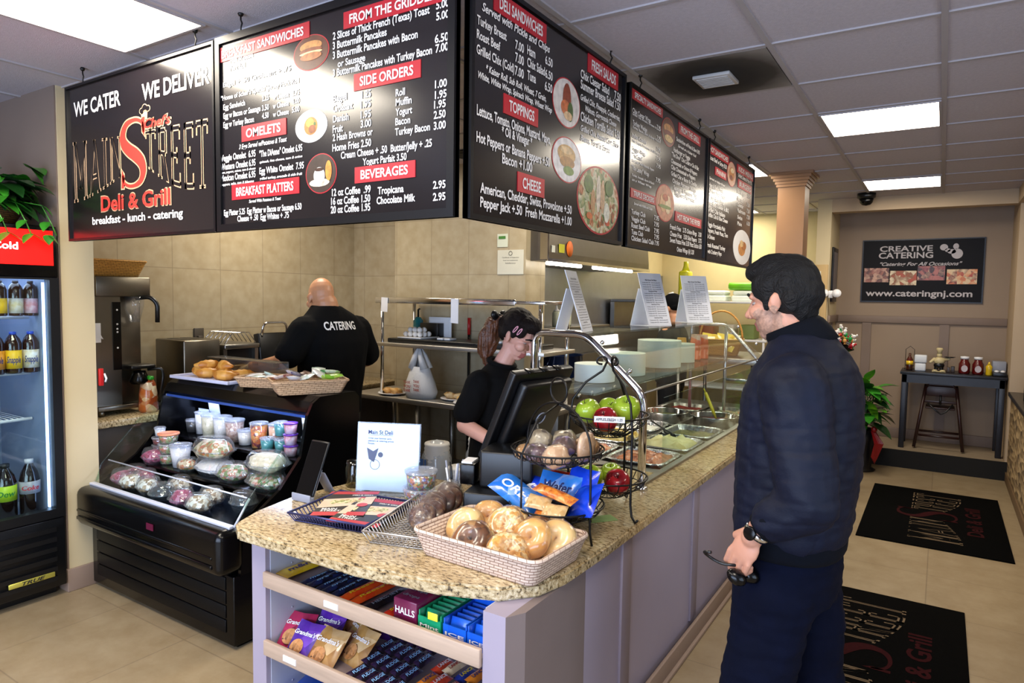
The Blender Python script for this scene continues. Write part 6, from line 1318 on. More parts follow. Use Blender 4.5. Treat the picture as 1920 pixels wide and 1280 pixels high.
g = G(); g.add([(-1.168, 2.98, 1.262), (-1.168, 5.48, 1.262), (-1.448, 5.48, 1.512), (-1.448, 2.98, 1.512), (-1.172, 2.98, 1.258), (-1.172, 5.48, 1.258), (-1.452, 5.48, 1.508), (-1.452, 2.98, 1.508)], [(0, 1, 2, 3), (7, 6, 5, 4), (0, 4, 5, 1), (1, 5, 6, 2), (2, 6, 7, 3), (3, 7, 4, 0)]); part('slanted_glass', g, GLASSG, t)
g = G(); g.box(-1.174, -1.168, 3.28, 5.46, 0.812, 1.20); part('front_glass', g, GLASS, t)
g = G(); g.box(-1.19, -1.155, 3.0, 5.49, 0.808, 0.822); g.tube([(-1.172, 2.98, 1.255), (-1.172, 5.48, 1.255)], 0.006, 6); part('glass_channel', g, CHALF, t)
FOAM = mat('foam_white', '#dfe6dc', 0.55, var=0.03)
def plate_stack(name, label, x, y, r, h, n, m, sq=False):
    g = G(); k = n
    pr_ = []
    for i in range(k): z = h * i / k; pr_ += [(r * 0.985, z), (r, z + h / k * 0.5), (r * 0.985, z + h / k * 0.98)]
    g.lathe([(r * 0.8, 0)] + pr_ + [(r * 0.92, h), (r * 0.72, h - 0.006), (0, h - 0.006)], 32, (x, y, 1.233))
    solo(name, g, m, label, 'plate stack', (x, y, 1.233), group='stacks of foam plates on the glass shelf')
plate_stack('plate_stack', 'low stack of white foam plates nearest the near chrome frame', -1.64, 3.44, 0.115, 0.10, 12, FOAM); plate_stack('plate_stack', 'taller stack of white foam plates behind the low one', -1.64, 3.86, 0.130, 0.135, 16, FOAM)
plate_stack('plate_stack', 'tallest stack of white foam plates in the middle of the glass shelf', -1.645, 4.48, 0.150, 0.185, 24, FOAM); plate_stack('plate_stack', 'round stack of white foam plates beside the orange cups', -1.645, 4.92, 0.110, 0.14, 20, FOAM)
def cup_stack(label, x, y, m, h=0.20):
    g = G(); p = []
    for i in range(7): p += [(0.040, i * 0.012), (0.043, i * 0.012 + 0.011)]
    g.lathe([(0.034, -0.0)] + p + [(0.044, 0.085), (0.033, h), (0.030, h), (0, h)], 24, (x, y, 1.233)); solo('cup_stack', g, m, label, 'cups', (x, y, 1.233), group='upturned soup cups on the glass shelf')
CUPM = make_food('cup_orange', ['#c9502a', '#e0724a', '#e8d9c6'], 18, 0.4, 0.0)
cup_stack('orange cup stack nearest the white plates', -1.60, 5.15, CUPM, 0.20); cup_stack('orange cup stack next to it by the far frame', -1.585, 5.30, CUPM, 0.19); cup_stack('tan cup stack behind the orange ones', -1.70, 5.12, mat('cup_tan', '#c9963a', 0.4, var=0.06), 0.17)
def menu_tent(label, x, y, rz, lines, sc=1.0):
    t = thing('menu_holder', label, 'menu holder', (x, y, 1.527), rz, 'menu holders on the glass top'); t.scale = (0.95, sc, sc); a = 0.12
    g = G(); g.add([(-a, -0.055, 0), (a, -0.055, 0), (a, 0.035, 0.285), (-a, 0.035, 0.285), (-a, -0.051, 0), (a, -0.051, 0), (a, 0.039, 0.285), (-a, 0.039, 0.285)], [(0, 1, 2, 3), (7, 6, 5, 4), (0, 4, 5, 1), (1, 5, 6, 2), (2, 6, 7, 3), (3, 7, 4, 0)])
    g.add([(-a, 0.075, 0), (a, 0.075, 0), (a, 0.025, 0.20), (-a, 0.025, 0.20), (-a, 0.079, 0), (a, 0.079, 0), (a, 0.029, 0.20), (-a, 0.029, 0.20)], [(1, 0, 3, 2), (4, 5, 6, 7), (4, 0, 1, 5), (5, 1, 2, 6), (6, 2, 3, 7), (7, 3, 0, 4)]); g.box(-a, a, -0.055, 0.079, -0.001, 0.001); part('holder', g, mat('menu_sheet', '#e2e4ea', 0.5, var=0.03), t, local=True)
    M = Matrix.Translation((0, -0.0565, 0)) @ Euler((-0.306, 0, 0)).to_matrix().to_4x4() @ VERT_X
    g = G(); g.T = M
    for i in range(lines):
        z = 0.255 - i * 0.0125
        if i == 0: g.text('Main Street Deli Menu', -0.06, z, 0.12, 0.009, 0.0)
        elif i % 6 == 5: g.text('Sandwiches & Wraps', -0.05, z, 0.09, 0.007, 0.0)
        else: g.text('Turkey club 7.95   Ham & swiss 6.95', -0.10, z, 0.19, 0.005, 0.0)
    part('print', g, mat('ink_grey', '#6a6a72', 0.6, var=0.05), t, local=True)
menu_tent('white menu holder seen edge-on above the near chrome frame', -1.60, 3.13, 1.80, 20, 1.1); menu_tent('white printed menu holder halfway along the glass top, before the cook in a cap', -1.60, 4.22, 1.25, 20, 1.2); menu_tent('white printed menu holder with a glare, farthest along the glass top', -1.60, 5.12, 0.90, 20, 1.25)
# ledge past the guard: handled basket of chips
g = G(); g.rbox(-2.05, -1.32, 5.98, 6.9, 1.14, 1.19, 0.006)
for x, y in ((-2.02, 6.02), (-1.36, 6.02), (-2.02, 6.86), (-1.36, 6.86)): g.tube([(x, y, 0.0), (x, y, 1.15)], 0.018, 10)
solo('steel_stand', g, CHALF, 'tall steel side stand at the end of the steam table', 'stand', (-1.7, 6.4, 0))
t = basket('handled_basket', 'golden wicker basket with a tall hoop handle full of yellow chip bags', (-1.72, 6.30, 1.19), 0.2, 0.20, 0.16, 0.15, 0.75, make_wicker('wicker_gold', '#d9a04a', '#7a5220', 1.0))
g = G(); g.tube([(0.19 * math.cos(PI * q / 20), 0, 0.15 + 0.26 * math.sin(PI * q / 20)) for q in range(21)], 0.009, 8); part('hoop_handle', g, MATS['wicker_gold'], t, local=True)
YB = wrapm('yellow_bag', ['#d9b82a', '#e8d05a', '#c9a01a', '#e0d8b0'], 10)
for i, (x, y, a) in enumerate(((-0.09, -0.04, 0.2), (0.03, 0.03, 0.9), (0.10, -0.05, -0.4))): packet('chip_bag', ['yellow chip bag at the cashier side of the handled basket', 'yellow chip bag standing in the middle of the handled basket', 'yellow chip bag at the customer side of the handled basket'][i], 'snack', (-1.72 + x, 6.30 + y, 1.30), (1.0, 0.1, a), 0.08, 0.09, 0.025, YB, 'chip bags in the handled basket')

# ================================================================ cook line and hood
t = thing('exhaust_hood', 'long stainless exhaust hood with lit strips over the cook line', 'hood', (-2.97, 5.7, 1.95))
g = G(); side = [(-3.28, 2.75), (-2.70, 2.75), (-2.64, 2.06), (-2.64, 1.99), (-3.28, 1.99)]
k = len(side); g.add([(x, 4.62, z) for x, z in side] + [(x, 6.80, z) for x, z in side], [tuple(range(k)), tuple(range(2 * k - 1, k - 1, -1))] + [(i, k + i, k + (i + 1) % k, (i + 1) % k) for i in range(k)]); part('hood_body', g, mat('steel_hood', '#757067', 0.4, 1.0, var=0.06), t)
g = G(); g.box(-2.646, -2.628, 4.62, 6.80, 1.985, 2.01); g.box(-2.70, -2.632, 4.618, 4.64, 2.0, 2.7); part('edge_trim', g, CHROME, t)
for a, b in ((4.66, 5.25), (5.50, 6.38)):
    g = G(); g.tube([(-2.66, a, 1.972), (-2.66, b, 1.972)], 0.014, 10); part('light_tube', g, mat('hood_lamp', '#ffffff', 0.4, emit='#fff6e6', es=13.0), t)
for y in (4.8, 5.02, 5.9):
    g = G(); g.cyl((-2.75, y, 1.985), (-2.73, y + 0.02, 1.955), 0.012, n=8); part('nozzle', g, CHROME, t)
for i, (y, z, w, h, c, l) in enumerate(((4.72, 2.06, 0.05, 0.055, '#d9dcd0', 'pale'), (4.86, 2.065, 0.09, 0.07, '#c9c82a', 'yellow'))):
    g = G(); x = -2.638 - (z - 2.06) * 0.087; g.box(x, x + 0.003, y - w / 2, y + w / 2, z, z + h); solo('sticky_note', g, mat('note_%s' % l, c, 0.6, var=0.04), '%s square note stuck on the exhaust hood' % l, 'note', (x, y, z), group='notes on the hood')
g = G(); g.T = Matrix.Translation((-2.639, 5.0, 2.105)) @ VERT_Y; g.lathe([(0.055, 0), (0.055, 0.004), (0, 0.004)], 20, sy=1.2); solo('round_note', g, mat('note_orange', '#e8701a', 0.6, var=0.04), 'round orange sticker on the exhaust hood', 'sticker', (-2.639, 5.0, 2.10))
t = thing('cooking_range', 'dark stainless cooking range under the hood behind the steam table', 'range', (-2.95, 5.7, 0))
g = G(); g.rbox(-3.27, -2.66, 4.90, 6.9, 0.08, 0.92, 0.008); g.box(-3.27, -3.20, 4.90, 6.9, 0.92, 1.10); part('range_body', g, CHALF, t)
for y in (5.1, 5.5, 5.9, 6.3): g = G(); g.box(-3.15, -2.72, y - 0.15, y + 0.15, 0.92, 0.935); part('burner_grate', g, IRON, t)
for y in (5.0, 5.25, 5.5, 5.75, 6.0): g = G(); g.cyl((-2.66, y, 0.84), (-2.63, y, 0.84), 0.024, n=14); part('knob', g, CHALF, t)
t = thing('stock_pot', 'dark blue stock pot on the cooking range behind the cashier', 'pot', (-2.88, 5.32, 0.936))
g = G(); g.lathe([(0.19, 0), (0.20, 0.02), (0.20, 0.25), (0.21, 0.255), (0.195, 0.25), (0.19, 0.03), (0, 0.03)], 32, (-2.88, 5.32, 0.936)); part('pot_body', g, mat('pot_blue', '#1c2c52', 0.25, 0.5, var=0.08), t)
for y in (5.11, 5.53): g = G(); g.torus((-2.88, y, 1.10), 0.035, 0.007, 16, 6); part('handle', g, CHROME, t)
g = G(); g.rbox(-3.28, -2.98, 5.12, 6.6, 1.40, 1.425, 0.004)
for y in (5.25, 6.0, 6.55): g.box(-3.28, -3.02, y - 0.004, y + 0.004, 1.34, 1.40)
solo('wall_shelf', g, CHALF, 'narrow steel wall shelf on the backsplash holding squeeze bottles', 'shelf', (-3.13, 5.9, 1.40))
for i in range(3):
    x, y = -3.08, 5.60 + i * 0.105; t = thing('squeeze_bottle', ['pale squeeze bottle nearest the tiled wall', 'pale squeeze bottle in the middle of the row of three', 'pale squeeze bottle half hidden by the menu holder'][i], 'bottle', (x, y, 1.426), group='squeeze bottles on the wall shelf')
    g = G(); g.lathe([(0.04, 0), (0.042, 0.02), (0.042, 0.13), (0.03, 0.145)], 18, (x, y, 1.426)); part('bottle_body', g, MILKY if False else mat('squeeze_pale', '#c9ccb4', 0.4, var=0.04), t)
    g = G(); g.lathe([(0.032, 0.145), (0.03, 0.155), (0.012, 0.165), (0.005, 0.20), (0, 0.20)], 14, (x, y, 1.426)); part('nozzle', g, WHITE, t)
# scale sign on the far shelf region, foam boxes, yellow bottle
t = thing('wire_rack', 'white rack at the far kitchen end holding foam boxes', 'rack', (-2.45, 8.55, 0))
g = G()
for z in (0.6, 1.20, 1.66): g.rbox(-3.1, -1.75, 8.35, 8.85, z, z + 0.025, 0.005)
part('shelves', g, WHITE, t)
g = G()
for x in (-3.08, -1.78):
    for y in (8.37, 8.83): g.tube([(x, y, 0), (x, y, 1.80)], 0.015, 8)
part('posts', g, WHITE, t)
for i, x in enumerate((-2.42, -2.05)): g = G(); g.rbox(x - 0.15, x + 0.15, 8.45, 8.75, 1.687, 1.76, 0.02); g.rbox(x - 0.14, x + 0.14, 8.46, 8.74, 1.762, 1.82, 0.025); solo('foam_box', g, FOAM, ['white foam takeout box stacked on the rack toward the hood', 'white foam takeout box on the rack toward the column'][i], 'box', (x, 8.6, 1.687), group='foam boxes on the rack')
g = G(); g.rbox(-2.25, -1.85, 8.46, 8.74, 1.824, 1.92, 0.03); solo('green_bag', g, mat('bag_green', '#6fbf1f', 0.4, var=0.12, vscale=12), 'bright green bag on top of the foam boxes', 'bag', (-2.05, 8.6, 1.824))
for i, (x, c) in enumerate(((-2.75, '#d9d2c0'), (-2.5, '#b5402a'), (-2.25, '#d9d2c0'), (-2.0, '#7a8a4a'))): g = G(); g.rbox(x - 0.09, x + 0.09, 8.45, 8.72, 1.227, 1.40, 0.01); solo('supply_box', g, mat('supply_%d' % i, c, 0.6, var=0.08), '%s supply box on the middle shelf of the far rack' % ('cream', 'red', 'second cream', 'olive')[i], 'box', (x, 8.58, 1.227), group='boxes on the far rack')
t = thing('yellow_bottle', 'tall bright yellow jug hanging under the last menu board', 'jug', (-2.60, 7.9, 1.70))
g = G(); g.rbox(-2.66, -2.54, 7.8, 8.0, 1.70, 2.04, 0.03, 3); g.lathe([(0.05, 0.33), (0.028, 0.40), (0.028, 0.45), (0, 0.45)], 16, (-2.60, 7.9, 1.70)); part('jug_body', g, mat('jug_yellow', '#d8d62a', 0.35, var=0.04), t)
g = G(); g.rbox(-3.25, -2.45, 7.2, 8.25, 1.66, 1.695, 0.004); g.box(-3.25, -3.2, 7.2, 8.25, 1.2, 1.66); solo('over_shelf', g, CHALF, 'steel shelf on the far cook wall carrying the yellow jug', 'shelf', (-2.9, 7.7, 1.66))

# ================================================================ back prep table
t = thing('prep_table', 'stainless prep table with two overshelves against the tiled wall', 'table', (-3.25, 4.25, 0))
g = G(); g.rbox(-4.15, -2.30, 3.98, 4.52, 0.845, 0.885, 0.006); part('table_top', g, STEEL, t)
for x in (-4.10, -3.45, -2.36):
    for y in (4.03, 4.47): g = G(); g.tube([(x, y, 0), (x, y, 0.85)], 0.02, 10); part('leg', g, CHALF, t)
g = G(); g.rbox(-4.1, -2.35, 4.03, 4.48, 0.30, 0.325, 0.004); part('under_shelf', g, CHALF, t)
for x in (-3.86, -2.36):
    for y in (4.06, 4.46): g = G(); g.tube([(x, y, 0.88), (x, y, 1.665)], 0.016, 10); part('post', g, CHROME, t)
g = G(); g.rbox(-3.90, -2.31, 4.03, 4.50, 1.285, 1.315, 0.004); part('middle_shelf', g, STEEL, t)
g = G(); g.rbox(-3.90, -2.31, 4.03, 4.50, 1.648, 1.672, 0.004); g.rbox(-3.90, -2.55, 4.018, 4.035, 1.635, 1.682, 0.004); part('top_shelf', g, CHROME, t)
for i, (x, h) in enumerate(((-3.79, 0.10), (-3.08, 0.17))): g = G(); g.T = at((x, 4.015, 1.665), 0, 0.06 * i, 0.05); g.box(-0.035, 0.035, -0.002, 0.0, -h, 0.015); solo('order_ticket', g, PAPER, ['short white order ticket hanging at the post end of the rail', 'long white order ticket hanging mid rail'][i], 'ticket', (x, 4.015, 1.665), group='order tickets')
g = G(); g.rbox(-3.82, -2.45, 4.08, 4.42, 1.316, 1.35, 0.006); solo('black_tray', g, BLACKP, 'long black tray on the middle overshelf', 'tray', (-3.1, 4.25, 1.316))
g = G(); g.rbox(-3.75, -3.50, 4.12, 4.36, 1.351, 1.362, 0.004); solo('egg_tray', g, WHITE, 'white tray of eggs on the black tray', 'tray', (-3.62, 4.24, 1.351))
eg = None
for i, (a, b, c) in enumerate([(x, y, 0) for x in range(4) for y in range(3)] + [(x + 0.5, y + 0.5, 1) for x in range(3) for y in range(2)]):
    if eg is None: g = G(); g.ell((0, 0, 0), (0.024, 0.022, 0.022), 12); eg = solo('egg', g, FOODMAT['eggs'], 'white egg heaped on the small tray', 'egg', (0, 0, 0), group='eggs heaped on the tray', local=True); o = eg
    else: o = dup(eg)
    o.location = (-3.70 + a * 0.05, 4.17 + b * 0.055, 1.385 + 0.034 * c)
g = G(); g.rbox(-3.72, -3.53, 4.37, 4.45, 1.351, 1.47, 0.004); solo('black_bin', g, BLACKP, 'black bin standing behind the eggs', 'bin', (-3.62, 4.41, 1.351))
t = thing('soap_bottle', 'blue-green soap bottle with a black pump on the overshelf', 'bottle', (-3.80, 4.44, 1.316))
g = G(); g.lathe([(0.04, 0), (0.043, 0.02), (0.043, 0.17), (0.02, 0.20)], 18, (-3.80, 4.44, 1.316)); part('bottle_body', g, mat('soap_teal', '#1a5a7a', 0.15, var=0.1, col2='#2a8a7a', vscale=6), t)
g = G(); g.tube([(-3.80, 4.44, 1.51), (-3.80, 4.44, 1.58), (-3.77, 4.42, 1.585)], 0.008, 8); part('pump', g, BLACKP, t)
t = thing('framed_notice', 'small white framed notice standing on the overshelf', 'notice', (-3.60, 4.47, 1.35)); g = G(); g.rbox(-3.70, -3.46, 4.462, 4.475, 1.35, 1.52, 0.004); part('frame', g, WHITE, t); g = G(); g.box(-3.68, -3.48, 4.458, 4.462, 1.37, 1.50); part('sheet', g, PAPER, t)
for i, x in enumerate((-3.33, -3.26, -2.90, -2.78, -2.68)): g = G(); g.rbox(x - 0.03, x + 0.03, 4.15, 4.24, 1.351, 1.368, 0.006); solo('portion_cup', g, WHITE, 'small white cup on the black tray, %s from the eggs' % ('first', 'second', 'third', 'fourth', 'fifth')[i], 'cup', (x, 4.2, 1.351), group='white cups on the black tray')
for i, (x, y0, z1) in enumerate(((-3.32, 4.53, 1.52), (-3.14, 4.53, 1.27))):
    t = thing('broom', ['tall black-handled broom with a red grip behind the prep table', 'shorter black-handled squeegee with a red grip behind the prep table'][i], 'broom', (x, y0, 0), group='brooms behind the prep table')
    g = G(); g.tube([(x, y0 - 0.012, 0.10), (x, y0 - 0.004, z1 - 0.14)], 0.011, 8); part('handle_pole', g, BLACKP, t); g = G(); g.tube([(x, y0 - 0.004, z1 - 0.14), (x, y0 - 0.004, z1)], 0.014, 10); part('grip', g, mat('grip_red', '#b01a1a', 0.4, var=0.05), t); g = G(); g.rbox(x - 0.14, x + 0.14, y0 - 0.025, y0 + 0.012, 0.0, 0.10, 0.005); part('broom_head', g, BLACKP, t)
BREADM = make_food('sandwich_bread', ['#b5762f', '#d9a45a', '#e6c48a', '#8a4a1c'], 30, 0.5, 0.5); EGGR = make_food('roll_filling', ['#d9a85a', '#e8d0a0', '#b5763a', '#c98f4a'], 24, 0.5, 0.6)
for i, (x, y) in enumerate(((-3.78, 4.10), (-3.19, 4.18), (-2.98, 4.07))):
    g = G(); g.lathe([(0.07, 0), (0.12, 0.014), (0.118, 0.018), (0.07, 0.006), (0, 0.006)], 28, (x, y, 0.886)); solo('plate', g, WHITE, ['white plate with toast toward the cook in the black tee', 'white plate half behind the plastic bag', 'white plate with a roll beside the cashier'][i], 'plate', (x, y, 0.886), group='white plates on the prep table')
    for k in range(2): g = G(); g.T = at((x - 0.045 + 0.09 * k, y, 0.915), 0.4 + k, 0.1, 0.15); g.ell((0, 0, 0), (0.058, 0.04, 0.026), 14, jit=0.4, seed=i * 3 + k); solo('sandwich_half', g, [BREADM, EGGR, EGGR][i], '%s sandwich half on the plate %s' % (('first', 'second')[k], ('toward the cook in the black tee', 'half behind the plastic bag', 'beside the cashier')[i]), 'sandwich', (x - 0.045 + 0.09 * k, y, 0.90), group='sandwich halves')
# plastic carrier bag with red print
t = thing('carrier_bag', 'white plastic carrier bag with red print on the prep table', 'bag', (-3.48, 4.10, 0.886))
g = G(); n = 20; lv = [(0.135, 0.09, 0.0), (0.145, 0.10, 0.05), (0.13, 0.09, 0.12), (0.10, 0.07, 0.20), (0.075, 0.05, 0.25)]; vs = []
for a, b, z in lv:
    for j in range(n):
        q = 2 * PI * j / n; k = 1 + 0.10 * noise.noise(Vector((math.cos(q) * 2.2, math.sin(q) * 2.2, z * 9))); vs.append((-3.48 + a * k * math.cos(q), 4.10 + b * k * math.sin(q), 0.887 + z))
g.add(vs, [(i * n + j, i * n + (j + 1) % n, (i + 1) * n + (j + 1) % n, (i + 1) * n + j) for i in range(len(lv) - 1) for j in range(n)] + [tuple(range(n))[::-1]], True)
for s_ in (-1, 1):
    g.tube([(-3.48 - 0.065, 4.10 + 0.03 * s_, 1.12), (-3.515, 4.10 + 0.025 * s_, 1.22), (-3.50, 4.10, 1.29)], [0.034, 0.024, 0.010], 10); g.tube([(-3.48 + 0.06, 4.10 + 0.03 * s_, 1.12), (-3.46, 4.10 + 0.025 * s_, 1.22), (-3.49, 4.10, 1.29)], [0.034, 0.022, 0.010], 10)
bagm = part('bag_body', g, mat('bag_white', '#dcdcdc', 0.35, var=0.04, bump=0.3, bscale=25), t)
g = G(); g.T = Matrix.Translation((-3.48, 3.998, 0.93)) @ VERT_X
for k, s_ in enumerate(('THANK', 'YOU', 'THANK')): g.text(s_, -0.09, 0.075 - k * 0.032, 0.07, 0.022, 0.0); g.text(s_, 0.01, 0.085 - k * 0.032, 0.06, 0.022, 0.0)
part('red_print', g, mat('bag_red', '#b5403a', 0.5, var=0.05), t)
for i, (x, y, z, w, h) in enumerate(((-2.92, 3.62, 0.30, 0.20, 0.38), (-2.66, 3.78, 0.30, 0.20, 0.42), (-2.62, 3.50, 0.28, 0.16, 0.30))):
    t = thing('cup_package', ['clear bag of white lids stacked behind the counter, with blue print', 'clear bag of white lids beside the cashier', 'clear bag of white lids low in front of another'][i], 'package', (x, y, z), 0.2 * i, 'bags of white lids behind the counter')
    g = G(); p = []
    for k in range(14): p += [(0.085, h * k / 14), (0.09, h * (k + 0.5) / 14)]
    g.T = Matrix.Translation((-0.095 + 0.0, 0, 0)) if False else Matrix(); g.lathe([(0, 0)] + p + [(0.085, h), (0, h)], 20, (0.0, 0, 0)); part('lids', g, mat('lid_white', '#cfcac2', 0.5, var=0.05), t, local=True)
    g = G(); g.ell((0, 0, h * 0.5), (0.115, 0.10, h * 0.56), 16, jit=0.15, seed=i); part('plastic_bag', g, clear('bag_clear', '#e8ebee', 0.15, 0.10, 0.22), t, local=True)
    if i == 0: g = G(); g.T = Matrix.Translation((0, -0.112, 0.12)) @ VERT_X; g.box(-0.06, -0.03, 0, 0.16, 0, 0.001).box(-0.02, -0.005, 0.05, 0.16, 0, 0.001); part('blue_print', g, mat('ink_bag_blue', '#3a5a8a', 0.5, var=0.05), t, local=True)
g = G(); g.rbox(-3.05, -2.45, 3.35, 3.92, 0.0, 0.295, 0.01); solo('supply_crate', g, mat('crate_grey', '#4a4744', 0.6, var=0.1), 'grey crate under the bags of white lids', 'crate', (-2.75, 3.6, 0))
g = G(); g.box(-3.06, -2.96, 4.545, 4.549, 2.10, 2.205); solo('wall_sign', g, mat('sign_greenwhite', '#d2d6c0', 0.6, var=0.03), 'small white wall sign with a green word, above the certificate', 'sign', (-3.0, 4.545, 2.1))
g = G(); g.T = Matrix.Translation((-3.0, 4.543, 2.165)) @ VERT_X; g.box(-0.045, 0.02, 0, 0.022, 0, 0.001); o = part('green_mark', g, mat('mark_green', '#3f7a2a', 0.6, var=0.05), bpy.data.objects['wall_sign'])
t = thing('certificate', 'white printed certificate on the tiled wall below the small sign', 'certificate', (-2.93, 4.545, 1.88)); g = G(); g.box(-3.055, -2.808, 4.544, 4.549, 1.88, 2.075); part('sheet', g, mat('cert_paper', '#cfcbb8', 0.6, var=0.03), t)
g = G(); g.T = Matrix.Translation((-2.93, 4.5435, 1.88)) @ VERT_X; g.torus((0, 0.168, 0), 0.016, 0.003, 16, 5); g.text('Certificate of Inspection', -0.08, 0.13, 0.16, 0.010); g.text('Retail food establishment', -0.07, 0.108, 0.14, 0.008); g.text('Satisfactory', -0.05, 0.085, 0.10, 0.010); part('print', g, mat('ink_soft', '#7a7668', 0.6, var=0.05), t)

# ================================================================ coffee counter along the tiled wall
t = thing('coffee_counter', 'granite-topped back counter along the tiled wall', 'counter', (-4.57, 3.3, 0))
g = G(); g.box(-4.88, -4.28, 1.97, 4.70, 0, 0.865); part('cabinet', g, mat('cab_dark', '#4a4038', 0.5, var=0.06), t)
g = G(); g.rbox(-4.895, -4.24, 1.96, 4.72, 0.866, 0.91, 0.006); part('worktop', g, GRANITE, t)
t = thing('coffee_brewer', 'tall stainless coffee brewer with a black control strip, beside the cream wall end', 'coffee brewer', (-4.62, 2.30, 0.911))
g = G(); g.rbox(-4.85, -4.47, 2.10, 2.42, 0.95, 1.68, 0.006); g.rbox(-4.87, -4.38, 2.10, 2.44, 1.665, 1.79, 0.006); g.rbox(-4.87, -4.38, 2.10, 2.42, 0.945, 0.975, 0.004)
for x in (-4.84, -4.41):
    for y in (2.13, 2.39): g.cyl((x, y, 0.911), (x, y, 0.95), 0.018, n=10)
g.box(-4.47, -4.40, 2.10, 2.255, 0.97, 1.67); part('tower', g, mat('steel_brewer', '#7d776b', 0.32, 1.0, var=0.06), t)
g = G(); g.box(-4.40, -4.394, 2.26 - 0.055, 2.255, 1.20, 1.63); cs = part('control_strip', g, BLACKG, t)
g = G()
for z in (1.34, 1.44, 1.46, 1.49, 1.58): g.T = Matrix.Translation((-4.392, 2.23, z)) @ VERT_Y; g.lathe([(0.006, 0), (0.006, 0.002), (0, 0.002)], 10)
part('buttons', g, WHITE, cs)
g = G(); g.lathe([(0.03, 1.50), (0.055, 1.60), (0.06, 1.665)], 20, (-4.43, 2.36, 0)); part('filter_funnel', g, CLEARP, t)
g = G(); g.tube(arc([(-4.41, 2.36, 1.655), (-4.33, 2.41, 1.665), (-4.30, 2.44, 1.62), (-4.305, 2.44, 1.50)], 0.04), 0.014, 10); part('funnel_handle', g, BLACKP, t)
g = G(); g.rbox(-4.46, -4.33, 2.28, 2.44, 1.20, 1.225, 0.008); part('warmer', g, BLACKP, t)
t = thing('coffee_decanter', 'black coffee decanter with a long handle on the brewer warmer', 'decanter', (-4.38, 2.37, 1.226))
g = G(); g.lathe([(0.05, 0), (0.062, 0.02), (0.04, 0.07), (0.035, 0.085), (0, 0.085)], 18, (-4.385, 2.36, 1.1)); part('decanter_body', g, BLACKG, t)
g = G(); g.tube(arc([(-4.36, 2.40, 1.19), (-4.30, 2.46, 1.20), (-4.30, 2.47, 1.15), (-4.31, 2.45, 0.99)], 0.03), 0.010, 8); part('decanter_handle', g, BLACKP, t)
g = G(); g.lathe([(0.05, 0), (0.06, 0.02), (0.055, 0.12), (0.045, 0.19), (0.03, 0.22)], 14, (-4.36, 2.40, 0.911)); g.m = 1; g.rbox(-4.41, -4.31, 2.385, 2.415, 1.125, 1.15, 0.006); solo('cookie_bag', g, [make_food('snack_bag', ['#d9cfa0', '#b5632a', '#8a3a1c', '#e6dcb8'], 18, 0.3, 0.3, coat=0.4), mat('clip_green', '#2f9a2a', 0.4, var=0.05)], 'tall snack bag closed with a green clip beside the brewer', 'bag', (-4.36, 2.40, 0.911))
t = basket('bread_basket', 'golden oval wicker basket on top of the coffee brewer', (-4.60, 2.25, 1.791), 0.0, 0.21, 0.19, 0.10, 0.80, MATS['wicker_gold'])
g = G(); g.add([(-4.36, 2.06, 1.43), (-4.36, 2.13, 1.40), (-4.35, 2.06, 1.52)], [(0, 1, 2)]); g.box(-4.375, -4.37, 2.04, 2.12, 1.38, 1.50); solo('paper_note', g, PAPER, 'white slanted paper on the side of the coffee brewer', 'paper', (-4.37, 2.08, 1.38))
t = thing('key_tag', 'red tag with a white key hanging at the end of the cream wall', 'tag', (-4.07, 1.975, 1.19)); g = G(); g.rbox(-4.10, -4.08, 1.966, 1.99, 1.15, 1.25, 0.003); part('tag_plate', g, mat('tag_red', '#c01818', 0.4, var=0.05), t); g = G(); g.tube([(-4.085, 1.995, 1.22), (-4.082, 2.005, 1.19), (-4.085, 2.0, 1.17)], 0.006, 6); part('key', g, WHITE, t)
t = thing('toaster', 'square stainless toaster on the back counter', 'toaster', (-4.62, 2.83, 0.911)); g = G(); g.rbox(-4.80, -4.44, 2.70, 2.98, 0.925, 1.36, 0.01); part('housing', g, MATS['steel_brewer'], t); g = G()
for y in (2.76, 2.86): g.box(-4.75, -4.50, y, y + 0.03, 1.352, 1.362)
part('slots', g, BLACKP, t); g = G()
for x in (-4.77, -4.47):
    for y in (2.73, 2.95): g.cyl((x, y, 0.911), (x, y, 0.926), 0.012, n=8)
part('feet', g, BLACKP, t)
t = thing('conveyor_toaster', 'dark open-mouthed conveyor toaster with a wire rack on top', 'toaster', (-4.62, 3.16, 0.911)); g = G(); g.rbox(-4.82, -4.44, 3.02, 3.32, 0.911, 1.16, 0.008); g.rbox(-4.82, -4.44, 3.02, 3.32, 1.28, 1.315, 0.006); g.box(-4.82, -4.46, 3.02, 3.05, 1.16, 1.28); g.box(-4.82, -4.46, 3.29, 3.32, 1.16, 1.28); part('housing', g, CHALF, t)
g = G(); g.box(-4.80, -4.50, 3.05, 3.29, 1.16, 1.28); part('mouth', g, BLACKP, t); g = G()
for k in range(6): g.tube([(-4.75 + k * 0.055, 3.04, 1.316), (-4.74 + k * 0.055, 3.10, 1.40), (-4.74 + k * 0.055, 3.24, 1.40), (-4.74 + k * 0.055, 3.30, 1.32)], 0.004, 6)
part('wire_rack', g, CHROME, t)
